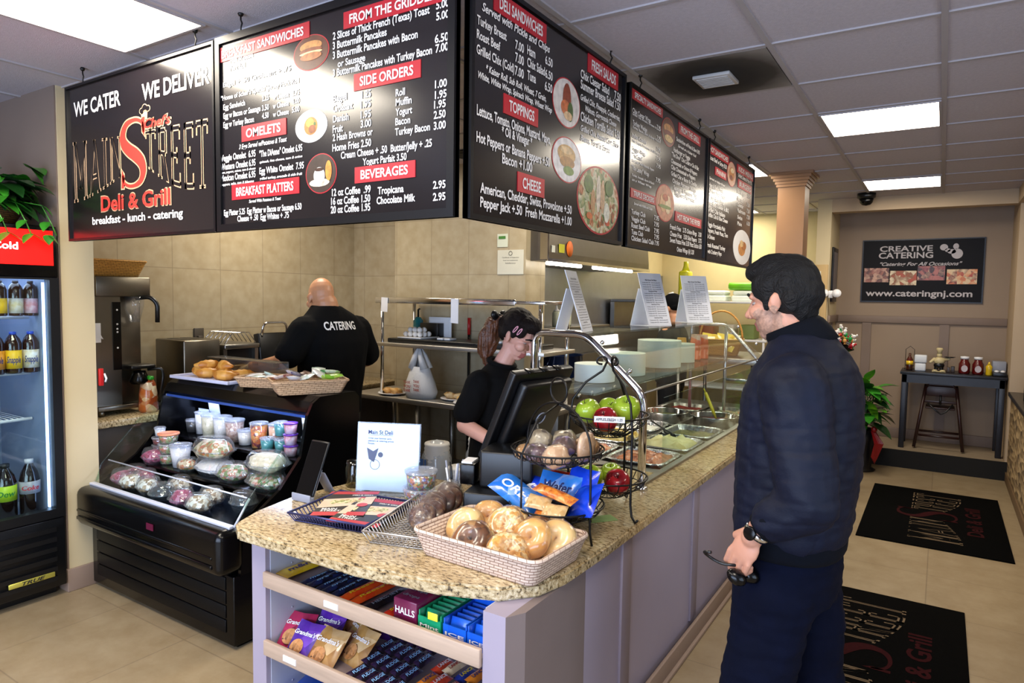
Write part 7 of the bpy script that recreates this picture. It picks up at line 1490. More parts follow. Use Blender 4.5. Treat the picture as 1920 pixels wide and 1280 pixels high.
t = thing('panini_press', 'black panini press with its lid raised, in front of the cook', 'panini press', (-4.55, 3.48, 0.911)); g = G(); g.rbox(-4.80, -4.35, 3.34, 3.70, 0.911, 1.06, 0.01); part('base', g, CHALF, t); g = G(); g.T = at((-4.45, 3.45, 1.12), 0, 0, -0.15); g.rbox(-0.05, 0.02, -0.12, 0.16, 0.0, 0.27, 0.01); part('lid', g, BLACKP, t); g = G(); g.tube(arc([(-4.47, 3.36, 1.36), (-4.45, 3.36, 1.47), (-4.45, 3.58, 1.47), (-4.47, 3.60, 1.36)], 0.05), 0.010, 8); part('lid_handle', g, CHROME, t)
for i, (y, z) in enumerate(((3.10, 1.36), (3.93, 1.27))): g = G(); g.rbox(-4.899, -4.885, y - 0.04, y + 0.04, z - 0.06, z + 0.06, 0.003); g.rbox(-4.885, -4.86, y - 0.02, y + 0.02, z - 0.04, z + 0.0, 0.004); solo('wall_outlet', g, mat('outlet_brown', '#4a4238', 0.5, var=0.06), ['dark wall outlet above the toaster', 'dark wall outlet beside the cook in the black tee'][i], 'outlet', (-4.89, y, z), group='wall outlets')
g = G(); g.lathe([(0.15, 0), (0.16, 0.01), (0.10, 0.03), (0.02, 0.035), (0.02, 0.05), (0, 0.05)], 28, (-4.45, 2.62, 0.911)); solo('pan_lid', g, BLACKG, 'shiny black pan lid lying on the back counter', 'lid', (-4.45, 2.62, 0.911))
# ================================================================ people
from mathutils.bvhtree import BVHTree
def fuse(g, voxel, it=4, fac=0.5):
    """one continuous skin over overlapping closed pieces -> (verts, faces)"""
    me = g.mesh('fuse', []); o = bpy.data.objects.new('fuse', me); C.objects.link(o)
    m = o.modifiers.new('r', 'REMESH'); m.mode = 'VOXEL'; m.voxel_size = voxel
    if it: s_ = o.modifiers.new('s', 'SMOOTH'); s_.factor = fac; s_.iterations = it
    dg = bpy.context.evaluated_depsgraph_get(); dg.update(); e = bpy.data.meshes.new_from_object(o.evaluated_get(dg))
    vs = [v.co.copy() for v in e.vertices]; fs = [tuple(p.vertices) for p in e.polygons]; ns = [v.normal.copy() for v in e.vertices]
    bpy.data.objects.remove(o); bpy.data.meshes.remove(me); bpy.data.meshes.remove(e); return vs, fs, ns
def limb(g, pts, rad, n=14):
    """tapering limb with round ends and joints; extra rings between joints"""
    P = []; R = []
    for i in range(len(pts) - 1):
        for k in range(5): q = k / 5; P.append(Vector(pts[i]).lerp(Vector(pts[i + 1]), q)); R.append(rad[i] * (1 - q) + rad[i + 1] * q)
    P.append(Vector(pts[-1])); R.append(rad[-1]); g.tube(P, R, n)
    for p, r in zip(pts, rad): g.ell(p, r * 0.998, 14)
def loft(g, rings, n=28, sq=2.3):
    """closed stack of rounded sections (centre, rx, ry)"""
    vs = []
    for c, rx, ry in rings:
        for j in range(n):
            q = 2 * PI * j / n; a, b = math.cos(q), math.sin(q); k = (abs(a) ** sq + abs(b) ** sq) ** (-1 / sq); vs.append((c[0] + rx * a * k, c[1] + ry * b * k, c[2]))
    m = len(rings); g.add(vs, [(i * n + j, i * n + (j + 1) % n, (i + 1) * n + (j + 1) % n, (i + 1) * n + j) for i in range(m - 1) for j in range(n)] + [tuple(range(n))[::-1], tuple((m - 1) * n + j for j in range(n))], True)
def frame(c, yaw, pitch, roll=0.0, s=1.0):
    """head/hand frame: local +x looks along yaw (world), pitched down by pitch"""
    return Matrix.Translation(c) @ Euler((0, 0, yaw)).to_matrix().to_4x4() @ Euler((0, pitch, 0)).to_matrix().to_4x4() @ Euler((roll, 0, 0)).to_matrix().to_4x4() @ Matrix.Scale(s, 4)
def head(g, F, jaw=1.0, nose=1.0):
    g.T = F
    g.ell((-0.012, 0, 0.035), (0.098, 0.076, 0.100), 20); g.ell((0.028, 0, 0.03), (0.062, 0.066, 0.075), 18); g.ell((0.030, 0, -0.045), (0.058, 0.056 * jaw, 0.066), 18); g.ell((0.052, 0, -0.092), (0.028, 0.030 * jaw, 0.022), 12); g.ell((-0.005, 0, -0.055), (0.06, 0.058 * jaw, 0.05), 14)
    limb(g, [(0.086, 0, 0.022), (0.104, 0, -0.012), (0.114, 0, -0.028)], [0.009, 0.011 * nose, 0.013 * nose], 10); g.ell((0.100, 0.013, -0.034), 0.010 * nose, 8); g.ell((0.100, -0.013, -0.034), 0.010 * nose, 8)
    limb(g, [(0.074, 0.050, 0.026), (0.088, 0.020, 0.030), (0.088, -0.020, 0.030), (0.074, -0.050, 0.026)], [0.010, 0.012, 0.012, 0.010], 10)
    for s_ in (1, -1): g.ell((0.062, 0.042 * s_, -0.022), (0.030, 0.026, 0.026), 12); g.ell((-0.008, 0.079 * s_, 0.0), (0.020, 0.008, 0.032), 12, Euler((0, -0.25, 0.35 * s_))); g.ell((-0.012, 0.083 * s_, 0.008), (0.018, 0.007, 0.022), 10, Euler((0, -0.25, 0.5 * s_))); g.ell((-0.002, 0.077 * s_, -0.026), (0.010, 0.006, 0.011), 8)
    limb(g, [(0.074, 0.022, -0.063), (0.088, 0, -0.060), (0.074, -0.022, -0.063)], [0.006, 0.009, 0.006], 8); limb(g, [(0.070, 0.019, -0.075), (0.083, 0, -0.075), (0.070, -0.019, -0.075)], [0.007, 0.010, 0.007], 8)
    g.T = Matrix()
def hand(g, F, side=1, curl=1.2, s=1.0, th=0.8):
    """palm, four bent fingers and a thumb; local +x along the fingers, palm faces -z, thumb on +y*side"""
    g.T = F @ Matrix.Scale(s, 4)
    limb(g, [(-0.05, 0, 0), (0.0, 0, 0)], [0.028, 0.030], 12); g.ell((0.040, 0, 0), (0.050, 0.042, 0.017), 16)
    for i, (y, l, r) in enumerate(((0.033, 0.088, 0.0090), (0.0112, 0.098, 0.0094), (-0.0112, 0.092, 0.0090), (-0.0325, 0.074, 0.0080))):
        p = Vector((0.078 - 0.004 * abs(i - 1), y * side, 0.002)); P = [Vector((0.04, y * side * 0.8, 0.002)), p.copy()]; a = 0.25
        for f in (0.45, 0.32, 0.23): p = p + Vector((math.cos(a), 0, -math.sin(a))) * l * f; P.append(p.copy()); a += curl * (1.0 + 0.06 * i)
        limb(g, P, [r * 1.1, r * 1.1, r, r * 0.92, r * 0.8], 10)
    limb(g, [(0.005, 0.026 * side, -0.004), (0.036, 0.050 * side, -0.016), (0.062, 0.050 * side - 0.012 * th * side, -0.030 * (0.5 + th)), (0.082, 0.050 * side - 0.032 * th * side, -0.036 * (0.5 + th))], [0.016, 0.013, 0.0105, 0.0088], 10)
    g.T = Matrix()
def mk(name, data, mats, parent=None, zone=None, disp=None, loc=None, label=None, cat=None):
    vs, fs, ns = data; k = G()
    if disp: vs = [v + n * disp(v, n) for v, n in zip(vs, ns)]
    k.v = [tuple(v) for v in vs]; k.f = fs; k.sm = [True] * len(fs)
    k.mi = [zone(sum((vs[i] for i in f), Vector()) / len(f)) for f in fs] if zone else [0] * len(fs)
    return part(name, k, mats, parent) if parent else solo(name, k, mats, label, cat, loc)
def decal(st, o, M, w, h, dirv, off=0.003):
    """lettering draped on a garment: M places the flat text, rays along dirv find the cloth"""
    bv = BVHTree.FromPolygons([v.co + BASE[o] for v in o.data.vertices], [tuple(p.vertices) for p in o.data.polygons]); vs, fs, tw = text_data(st, 0.0); out = []
    for v in vs:
        p = M @ Vector((v[0] / tw * w - w / 2, v[1] / 0.70 * h, 0)); hit = bv.ray_cast(p, dirv)
        out.append((hit[0] - dirv * off) if hit[0] is not None else p)
    g = G(); g.add(out, fs); return g
SKIN = mat('skin', '#c08a72', 0.5, var=0.08, vscale=9, sss=0.12); SKINB = mat('skin_tan', '#c48c66', 0.45, var=0.10, vscale=9, sss=0.12); SKINF = mat('skin_fair', '#d09c8a', 0.5, var=0.06, vscale=9, sss=0.12)
STUB = mat('skin_stubble', '#a5806c', 0.6, var=0.25, vscale=140); LIPS = mat('lips', '#a8605a', 0.45, var=0.05)
HAIRK = mat('hair_black', '#060404', 0.6, spec=0.25, var=0.4, vscale=90, bump=0.6, bscale=110, stretch=(1, 6, 1)); HAIRB = mat('hair_brown', '#140b08', 0.6, spec=0.2, var=0.45, vscale=70, bump=0.6, bscale=110, stretch=(6, 1, 1)); HAIRT = mat('hair_chestnut', '#5a341e', 0.45, var=0.4, vscale=60, bump=0.5, bscale=90)
TEE = mat('tee_black', '#060607', 0.9, spec=0.15, var=0.15, vscale=12, bump=0.15, bscale=300); JKT = mat('jacket_navy', '#030a1f', 0.65, spec=0.25, var=0.25, vscale=7, bump=0.1, bscale=160); KNIT = mat('rib_navy', '#03060f', 0.9, spec=0.15, var=0.2, vscale=60); JEAN = mat('trousers_navy', '#03071a', 0.9, spec=0.12, var=0.2, vscale=10, bump=0.12, bscale=260); SHOE = mat('shoe_black', '#0c0a09', 0.4, var=0.1); TROUS = mat('trousers_black', '#0d0d10', 0.85, var=0.15); EYEW = mat('eye_white', '#a89c96', 0.25, var=0.03); EYED = mat('eye_dark', '#1a1210', 0.15, var=0.05)
def eyes(person, F, closed=False):
    for s_ in (1, -1):
        g = G(); g.T = F; g.ell((0.0715, 0.032 * s_, 0.006), (0.012, 0.013, 0.0065 if not closed else 0.003), 12); e = part('eye', g, EYEW, person)
        g = G(); g.T = F; g.ell((0.0795, 0.032 * s_, 0.005), (0.0048, 0.006, 0.006 if not closed else 0.0028), 10); part('iris', g, EYED, e)
def brows(person, F, m):
    for s_ in (1, -1): g = G(); g.T = F; limb(g, [(0.098, 0.016 * s_, 0.030), (0.094, 0.034 * s_, 0.036), (0.080, 0.052 * s_, 0.030)], [0.004, 0.005, 0.003], 6); part('eyebrow', g, m, person)
def shoe(name, person, ankle, d, L_=0.27):
    g = G(); d = Vector(d).normalized(); a = Vector((ankle[0], ankle[1], 0)); s_ = Vector((-d.y, d.x, 0))
    g.tube([a - d * 0.07 + Vector((0, 0, 0.05)), a + Vector((0, 0, 0.055)), a + d * 0.09 + Vector((0, 0, 0.045)), a + d * 0.16 + Vector((0, 0, 0.035)), a + d * 0.20 + Vector((0, 0, 0.032))], [0.040, 0.050, 0.045, 0.040, 0.024], 14)
    g.tube([a - d * 0.085 + Vector((0, 0, 0.013)), a - d * 0.02 + Vector((0, 0, 0.013)), a + d * 0.10 + Vector((0, 0, 0.013)), a + d * 0.20 + Vector((0, 0, 0.013))], [0.012, 0.013, 0.013, 0.012], 8); part('shoe', g, SHOE, person)

# ---- customer in the navy jacket, facing the counter (-X)
FH = frame((-0.410, 2.172, 1.694), PI - 0.20, 0.12, 0.0, 0.97)
g = G(); head(g, FH, 1.05, 1.0)
limb(g, [(-0.395, 2.17, 1.66), (-0.345, 2.17, 1.54)], [0.062, 0.070]); loft(g, [((-0.35, 2.17, 0.90), 0.11, 0.16), ((-0.35, 2.17, 1.1), 0.11, 0.15), ((-0.35, 2.17, 1.35), 0.12, 0.17), ((-0.34, 2.17, 1.48), 0.085, 0.17), ((-0.345, 2.17, 1.53), 0.05, 0.07)])
LA = [(-0.335, 1.965, 1.455), (-0.285, 1.915, 1.17), (-0.410, 1.925, 1.045)]; RA = [(-0.345, 2.375, 1.455), (-0.30, 2.43, 1.17), (-0.44, 2.37, 1.06)]
for A_ in (LA, RA): limb(g, A_, [0.050, 0.042, 0.029])
LL = [(-0.37, 2.075, 0.92), (-0.425, 2.065, 0.50), (-0.405, 2.06, 0.09)]; RL = [(-0.35, 2.265, 0.92), (-0.305, 2.275, 0.50), (-0.20, 2.28, 0.10)]
for A_ in (LL, RL): limb(g, A_, [0.085, 0.055, 0.040])
hand(g, frame((-0.418, 1.925, 1.035), PI - 0.1, 1.10, -1.25, 1.0), -1, 1.45, 1.02, 1.2); hand(g, frame((-0.45, 2.365, 1.05), PI, 0.6), -1, 1.0)
FI = FH.inverted()
def zc(c):
    q = FI @ c; q = q + Vector((0.010, 0.008, 0.014)) * noise.noise(c * 90)
    if c.z > 1.5 and q.z < -0.015 and q.x > -0.02 and (q.x > 0.02 or abs(q.y) > 0.045) and q.z > -0.13 and not (q.x > 0.068 and q.z > -0.05): return 1 if not (abs(q.y) < 0.022 and -0.085 < q.z < -0.054 and q.x > 0.07) else 2
    return 0
P1 = mk('person', fuse(g, 0.0036, 3), [SKIN, STUB, LIPS], zone=zc, loc=(-0.35, 2.17, 0), label='man with short black hair in a navy quilted jacket standing at the counter', cat='person')
g = G(); g.T = FH; g.ell((-0.024, 0, 0.055), (0.096, 0.083, 0.097), 22); g.ell((0.015, 0, 0.100), (0.082, 0.072, 0.058), 20); g.ell((0.060, 0.008, 0.105), (0.046, 0.060, 0.032), 16); g.ell((0.078, 0.014, 0.112), (0.024, 0.042, 0.020), 12); g.ell((-0.062, 0, -0.014), (0.042, 0.064, 0.066), 16); g.ell((-0.034, 0, 0.025), (0.094, 0.083, 0.085), 18)
for s_ in (1, -1): g.ell((0.020, 0.066 * s_, 0.055), (0.050, 0.018, 0.050), 14); g.ell((0.022, 0.072 * s_, 0.010), (0.015, 0.009, 0.036), 10); g.ell((-0.048, 0.066 * s_, 0.005), (0.030, 0.018, 0.045), 12)
g.T = Matrix(); mk('hair', fuse(g, 0.0045, 3), HAIRK, P1, disp=lambda v, n: 0.0035 * noise.noise(Vector((v.x * 30, v.y * 120, v.z * 40))))
eyes(P1, FH); brows(P1, FH, HAIRK)
g = G(); loft(g, [((-0.36, 2.17, 0.985), 0.150, 0.198), ((-0.36, 2.17, 1.01), 0.163, 0.208), ((-0.355, 2.17, 1.06), 0.168, 0.214), ((-0.35, 2.17, 1.15), 0.172, 0.215), ((-0.345, 2.17, 1.30), 0.176, 0.222), ((-0.343, 2.17, 1.42), 0.168, 0.222), ((-0.338, 2.17, 1.50), 0.145, 0.205), ((-0.338, 2.17, 1.555), 0.112, 0.160), ((-0.345, 2.17, 1.59), 0.092, 0.115), ((-0.35, 2.17, 1.605), 0.080, 0.098)])
limb(g, [(-0.338, 1.985, 1.465), (-0.275, 1.908, 1.165), (-0.365, 1.920, 1.098)], [0.096, 0.082, 0.058], 18); limb(g, [(-0.348, 2.36, 1.465), (-0.30, 2.43, 1.165), (-0.42, 2.38, 1.075)], [0.096, 0.082, 0.060], 18)
def quilt(v, n):
    k = 0.0
    arm_ = v.y < 1.985 or v.y > 2.37
    for z in ((0.985, 1.075, 1.16, 1.245, 1.33, 1.415, 1.49) if not arm_ else (1.11, 1.17, 1.23, 1.30, 1.36)): k -= 0.0026 * math.exp(-((v.z - z - 0.05 * (v.x + 0.35) * (1 if not arm_ else 2)) / 0.0065) ** 2)
    return k + 0.007 * noise.noise(Vector((v.x * 5, v.y * 5, v.z * 11 + v.x * 9))) * (1.4 if arm_ else 0.6) + 0.004 * noise.noise(Vector((v.x * 22, v.y * 22, v.z * 40)))
jk = fuse(g, 0.0065, 5); mk('jacket', jk, JKT, P1, disp=quilt)
g = G(); g.T = Matrix.Translation((-0.348, 2.17, 1.585)) @ Euler((0, 0.42, 0)).to_matrix().to_4x4().inverted(); loft(g, [((0.0, 0, -0.03), 0.094, 0.112), ((-0.004, 0, 0.01), 0.090, 0.098), ((-0.010, 0, 0.04), 0.085, 0.090), ((-0.012, 0, 0.052), 0.078, 0.083)]); part('collar', g, KNIT, P1)
g = G(); loft(g, [((-0.36, 2.17, 0.955), 0.150, 0.195), ((-0.36, 2.17, 0.97), 0.158, 0.203), ((-0.36, 2.17, 1.01), 0.160, 0.205), ((-0.36, 2.17, 1.03), 0.150, 0.195)]); part('hem_band', g, KNIT, P1)
for A_ in (((-0.360, 1.920, 1.10), (-0.392, 1.923, 1.066)), ((-0.41, 2.385, 1.083), (-0.435, 2.37, 1.055))): g = G(); g.tube([A_[0], A_[1]], [0.060, 0.046], 18); part('cuff', g, KNIT, P1)
g = G(); loft(g, [((-0.36, 2.17, 0.80), 0.135, 0.17), ((-0.36, 2.17, 0.90), 0.145, 0.185), ((-0.36, 2.17, 0.99), 0.135, 0.18)]); limb(g, [(-0.375, 2.075, 0.86), (-0.43, 2.06, 0.50), (-0.405, 2.055, 0.07)], [0.122, 0.098, 0.082], 18); limb(g, [(-0.345, 2.265, 0.86), (-0.295, 2.28, 0.50), (-0.20, 2.285, 0.07)], [0.122, 0.096, 0.080], 18)
mk('trousers', fuse(g, 0.008, 6), JEAN, P1, disp=lambda v, n: 0.010 * noise.noise(Vector((v.x * 6, v.y * 6, v.z * 9))) + 0.006 * noise.noise(Vector((v.x * 14, v.y * 14, v.z * 34))))
shoe('shoe', P1, (-0.405, 2.055), (-1, -0.05, 0)); shoe('shoe', P1, (-0.20, 2.285), (-1, 0.1, 0))
WA = frame((-0.405, 1.9245, 1.052), PI - 0.1, 1.05, -1.25)
g = G(); g.T = WA @ Matrix.Rotation(PI / 2, 4, 'Y'); g.lathe([(0.034, -0.009), (0.036, -0.009), (0.036, 0.009), (0.034, 0.009)], 24, sx=0.9, sy=1.05); wt = part('wristwatch', g, CHROME, P1)
g = G(); g.T = WA @ Matrix.Translation((0.0, 0.0, 0.034)); g.lathe([(0.018, -0.003), (0.020, 0.004), (0.016, 0.006), (0, 0.006)], 20); part('watch_face', g, BLACKG, wt)
t = thing('sunglasses', 'black sunglasses hanging from the fist of the man in the navy jacket', 'sunglasses', (-0.49, 1.93, 0.95))
g = G(); P = [Vector((-0.455, 1.93, 0.945)), Vector((-0.50, 1.925, 0.940)), Vector((-0.535, 1.92, 0.955)), Vector((-0.548, 1.90, 0.975)), Vector((-0.52, 1.88, 0.985))]; g.tube(arc(P, 0.03), 0.0045, 8); part('temple_arm', g, BLACKP, t)
for i, c in enumerate(((-0.452, 1.905, 0.920), (-0.428, 1.955, 0.915))): g = G(); g.ell(c, (0.030, 0.024, 0.020), 14, Euler((0.3, 0.5, 0.2))); part('lens', g, BLACKG, t)
g = G(); g.tube([(-0.455, 1.90, 0.935), (-0.44, 1.93, 0.925), (-0.425, 1.96, 0.930)], 0.005, 8); g.tube([(-0.455, 1.945, 0.945), (-0.43, 1.955, 0.93)], 0.0045, 8); part('bridge', g, BLACKP, t)

# ---- bald cook in the black CATERING tee, facing the back counter (-X)
BX, BY = -3.70, 3.37
FB = frame((BX - 0.02, 3.29, 1.665), PI - 0.25, 0.22, 0.06, 1.10)
g = G(); head(g, FB, 1.1); limb(g, [(BX + 0.035, 3.295, 1.63), (BX + 0.035, 3.32, 1.50)], [0.080, 0.088]); loft(g, [((BX, BY, 0.85), 0.14, 0.20), ((BX, BY, 1.2), 0.14, 0.21), ((BX + 0.02, BY, 1.42), 0.10, 0.21), ((BX + 0.03, BY, 1.50), 0.06, 0.09)])
LB = [(BX + 0.01, 3.13, 1.45), (BX - 0.04, 2.975, 1.24), (-4.0, 2.99, 1.19), (-4.10, 3.01, 1.185)]; RB = [(BX + 0.01, 3.60, 1.44), (BX - 0.02, 3.745, 1.20), (-3.97, 3.68, 1.10), (-4.06, 3.65, 1.09)]
for A_ in (LB, RB): limb(g, A_, [0.062, 0.054, 0.042, 0.036])
for y, s_ in ((3.26, 1), (3.48, 1)): limb(g, [(BX, y, 0.86), (BX, y, 0.48), (BX + 0.02, y, 0.09)], [0.09, 0.06, 0.045])
hand(g, frame((-4.13, 3.02, 1.18), PI - 0.2, 0.2), 1, 0.8); hand(g, frame((-4.08, 3.64, 1.085), PI + 0.2, 0.3), -1, 0.8)
P2 = mk('person', fuse(g, 0.0055, 5), [SKINB], loc=(BX, BY, 0), label='bald man in a black tee, seen from behind at the back counter', cat='person'); eyes(P2, FB)
g = G(); loft(g, [((BX, BY, 0.84), 0.165, 0.235), ((BX, BY, 1.0), 0.170, 0.245), ((BX + 0.01, BY, 1.20), 0.185, 0.265), ((BX + 0.02, BY, 1.36), 0.185, 0.285), ((BX + 0.02, BY - 0.01, 1.46), 0.165, 0.275), ((BX + 0.025, BY - 0.03, 1.54), 0.130, 0.215), ((BX + 0.03, 3.31, 1.595), 0.100, 0.140), ((BX + 0.025, 3.30, 1.62), 0.088, 0.105)])
limb(g, [(BX + 0.01, 3.13, 1.44), (BX - 0.02, 3.02, 1.29)], [0.118, 0.100], 18); limb(g, [(BX + 0.01, 3.60, 1.43), (BX + 0.0, 3.73, 1.25)], [0.118, 0.094], 18)
so = mk('shirt', fuse(g, 0.008, 6), TEE, P2, disp=lambda v, n: 0.010 * noise.noise(Vector((v.x * 5, v.y * 7, v.z * 4))) + 0.004 * noise.noise(Vector((v.x * 14, v.y * 18, v.z * 9))))
part('shirt_lettering', decal('CATERING', so, Matrix.Translation((BX + 0.6, 3.30, 1.455)) @ VERT_Y, 0.26, 0.055, Vector((-1, 0, 0))), WHITEINK, P2)
g = G(); loft(g, [((BX, BY, 0.80), 0.15, 0.21), ((BX, BY, 0.92), 0.15, 0.215)])
for y in (3.26, 3.48): limb(g, [(BX, y, 0.82), (BX, y, 0.48), (BX + 0.02, y, 0.07)], [0.115, 0.09, 0.075])
mk('trousers', fuse(g, 0.012, 5), TROUS, P2); shoe('shoe', P2, (BX + 0.02, 3.26), (-1, 0, 0)); shoe('shoe', P2, (BX + 0.02, 3.48), (-1, 0, 0))
g = G(); hand(g, frame((-4.13, 3.02, 1.18), PI - 0.2, 0.2, 0, 1.12), 1, 0.8); mk('glove', fuse(g, 0.004, 3), mat('glove_clear', '#c9c2ba', 0.4, var=0.05), P2)

# ---- cashier with a ponytail, facing the register (+X)
WX, WY = -1.96, 2.94
FW = frame((-1.855, 2.955, 1.495), -0.02, 0.50, 0.0, 0.98)
g = G(); head(g, FW, 0.88, 0.85); limb(g, [(-1.895, 2.95, 1.42), (-1.955, 2.94, 1.31)], [0.047, 0.055]); loft(g, [((WX, WY, 0.86), 0.11, 0.15), ((WX, WY, 1.06), 0.095, 0.125), ((WX + 0.02, WY, 1.22), 0.105, 0.145), ((WX + 0.01, WY, 1.30), 0.07, 0.14), ((WX + 0.01, WY, 1.345), 0.05, 0.06)])
RW = [(-1.975, 2.775, 1.265), (-2.02, 2.725, 1.045), (-1.83, 2.70, 0.99), (-1.74, 2.69, 0.985)]; LW = [(-1.975, 3.10, 1.265), (-2.0, 3.15, 1.04), (-1.88, 3.02, 1.0), (-1.82, 2.93, 1.0)]
for A_ in (RW, LW): limb(g, A_, [0.048, 0.042, 0.032, 0.026])
for y in (2.86, 3.02): limb(g, [(WX, y, 0.86), (WX + 0.01, y, 0.46), (WX, y, 0.08)], [0.085, 0.055, 0.04])
hand(g, frame((-1.715, 2.685, 0.985), 0.1, 0.25, 0.0, 0.9), 1, 0.7); hand(g, frame((-1.80, 2.90, 1.0), -0.6, 0.25, 0.0, 0.9), -1, 0.7)
FWI = FW.inverted()
def zw(c):
    q = FWI @ c; return 1 if (q.x > 0.066 and abs(q.y) < 0.025 and -0.088 < q.z < -0.053) else 0
P3 = mk('person', fuse(g, 0.0042, 5), [SKINF, LIPS], zone=zw, loc=(WX, WY, 0), label='young woman with a brown ponytail in a black polo, looking down behind the register', cat='person'); eyes(P3, FW, True); brows(P3, FW, HAIRB)
g = G(); g.T = FW; g.ell((-0.026, 0, 0.052), (0.100, 0.086, 0.098), 22); g.ell((0.034, 0, 0.092), (0.066, 0.074, 0.048), 18); g.ell((-0.065, 0, 0.0), (0.050, 0.068, 0.062), 16)
for s_ in (1, -1): g.ell((0.036, 0.064 * s_, 0.060), (0.042, 0.020, 0.042), 14); g.ell((-0.040, 0.070 * s_, 0.020), (0.034, 0.018, 0.045), 12); g.ell((0.012, 0.076 * s_, 0.030), (0.020, 0.010, 0.030), 10)
g.ell((-0.110, 0, 0.022), (0.035, 0.036, 0.036), 14); g.T = Matrix(); mk('hair', fuse(g, 0.0045, 3), HAIRB, P3, disp=lambda v, n: 0.003 * noise.noise(Vector((v.x * 40, v.y * 120, v.z * 40))))
a = FW @ Vector((-0.135, 0, 0.020)); g = G(); limb(g, [a, a + Vector((-0.045, 0, -0.03)), a + Vector((-0.070, -0.005, -0.10)), a + Vector((-0.085, -0.01, -0.165)), a + Vector((-0.080, -0.01, -0.20))], [0.030, 0.050, 0.056, 0.046, 0.020], 14); limb(g, [a + Vector((-0.06, 0.02, -0.06)), a + Vector((-0.10, 0.01, -0.18)), a + Vector((-0.105, 0.0, -0.235))], [0.03, 0.026, 0.006], 10); limb(g, [a + Vector((-0.05, -0.02, -0.06)), a + Vector((-0.07, -0.03, -0.19)), a + Vector((-0.065, -0.03, -0.245))], [0.03, 0.024, 0.006], 10); mk('ponytail', fuse(g, 0.005, 2), HAIRT, P3, disp=lambda v, n: 0.011 * noise.noise(Vector((v.x * 70, v.y * 70, v.z * 7))))
g = G()
for s_ in (1, -1): g.ell(a + Vector((-0.012, 0.036 * s_, 0.026)), (0.016, 0.036, 0.026), 12, Euler((0.4 * s_, 0, 0)))
g.ell(a + Vector((-0.012, 0, 0.022)), 0.016, 10); part('hair_bow', g, BLACKP, P3)
for i in range(2): g = G(); g.T = FW @ Matrix.Translation((0.018 + i * 0.026, -0.086 + i * 0.004, 0.058)) @ Euler((0.15, 0.35, 0)).to_matrix().to_4x4(); g.torus((0, 0, 0), 0.010, 0.0028, 16, 6, 'y', 0.55, 2.4); part('hair_clip', g, mat('clip_pink', '#e8a8b8', 0.35, var=0.04), P3)
g = G(); loft(g, [((WX - 0.01, WY, 0.84), 0.125, 0.170), ((WX, WY, 0.96), 0.125, 0.160), ((WX, WY, 1.10), 0.122, 0.150), ((WX + 0.015, WY, 1.22), 0.128, 0.162), ((WX + 0.01, WY, 1.285), 0.105, 0.160), ((WX + 0.01, WY, 1.325), 0.080, 0.105), ((WX + 0.015, WY, 1.35), 0.064, 0.072)])
limb(g, [(-1.975, 2.79, 1.245), (-2.012, 2.735, 1.11)], [0.080, 0.072], 18); limb(g, [(-1.975, 3.09, 1.245), (-2.0, 3.14, 1.11)], [0.080, 0.072], 18)
mk('polo_shirt', fuse(g, 0.0065, 5), TEE, P3, disp=lambda v, n: 0.007 * noise.noise(Vector((v.x * 9, v.y * 9, v.z * 8))) + 0.003 * noise.noise(Vector((v.x * 26, v.y * 26, v.z * 14))))
g = G(); g.tube([Vector((WX + 0.02 + 0.067 * math.cos(q), WY + 0.072 * math.sin(q), 1.352 - 0.020 * math.cos(q))) for q in [2 * PI * i / 20 for i in range(20)]], 0.013, 8, closed=True); part('collar', g, TEE, P3)
g = G(); loft(g, [((WX - 0.01, WY, 0.78), 0.12, 0.165), ((WX - 0.01, WY, 0.90), 0.118, 0.16)])
for y in (2.86, 3.02): limb(g, [(WX, y, 0.80), (WX + 0.01, y, 0.46), (WX, y, 0.07)], [0.098, 0.075, 0.06])
mk('trousers', fuse(g, 0.011, 5), TROUS, P3); shoe('shoe', P3, (WX, 2.86), (1, 0, 0)); shoe('shoe', P3, (WX, 3.02), (1, 0, 0))

# ---- cook in a black cap at the range, facing -X
KX, KY = -2.30, 6.62
FK = frame((KX - 0.02, KY, 1.60), PI - 0.1, 0.15, 0.0, 1.05)
g = G(); head(g, FK, 1.0); limb(g, [(KX + 0.02, KY, 1.52), (KX + 0.03, KY, 1.42)], [0.060, 0.068]); loft(g, [((KX, KY, 0.88), 0.12, 0.17), ((KX, KY, 1.2), 0.12, 0.18), ((KX + 0.02, KY, 1.38), 0.09, 0.19), ((KX + 0.03, KY, 1.44), 0.06, 0.08)])
for s_ in (-1, 1):
    limb(g, [(KX, KY + 0.20 * s_, 1.36), (KX - 0.03, KY + 0.25 * s_, 1.10), (KX - 0.25, KY + 0.20 * s_, 1.03)], [0.055, 0.045, 0.03]); hand(g, frame((KX - 0.27, KY + 0.19 * s_, 1.02), PI, 0.3), -s_, 0.8)
    limb(g, [(KX, KY + 0.10 * s_, 0.88), (KX, KY + 0.10 * s_, 0.47), (KX, KY + 0.10 * s_, 0.08)], [0.085, 0.055, 0.04])
P4 = mk('person', fuse(g, 0.007, 4), [SKINB], loc=(KX, KY, 0), label='cook in a black cap seen from behind at the range, between the menu holders', cat='person')
g = G(); g.T = FK; g.ell((-0.025, 0, 0.062), (0.106, 0.092, 0.090), 20); g.ell((-0.05, 0, 0.02), (0.078, 0.084, 0.052), 16); g.ell((0.10, 0, 0.055), (0.075, 0.066, 0.012), 16, Euler((0, 0.2, 0))); g.T = Matrix(); mk('cap', fuse(g, 0.006, 3), TEE, P4)
g = G(); g.T = FK; g.ell((-0.02, 0, 0.152), (0.030, 0.026, 0.008), 10); part('cap_button', g, WHITEINK, P4)
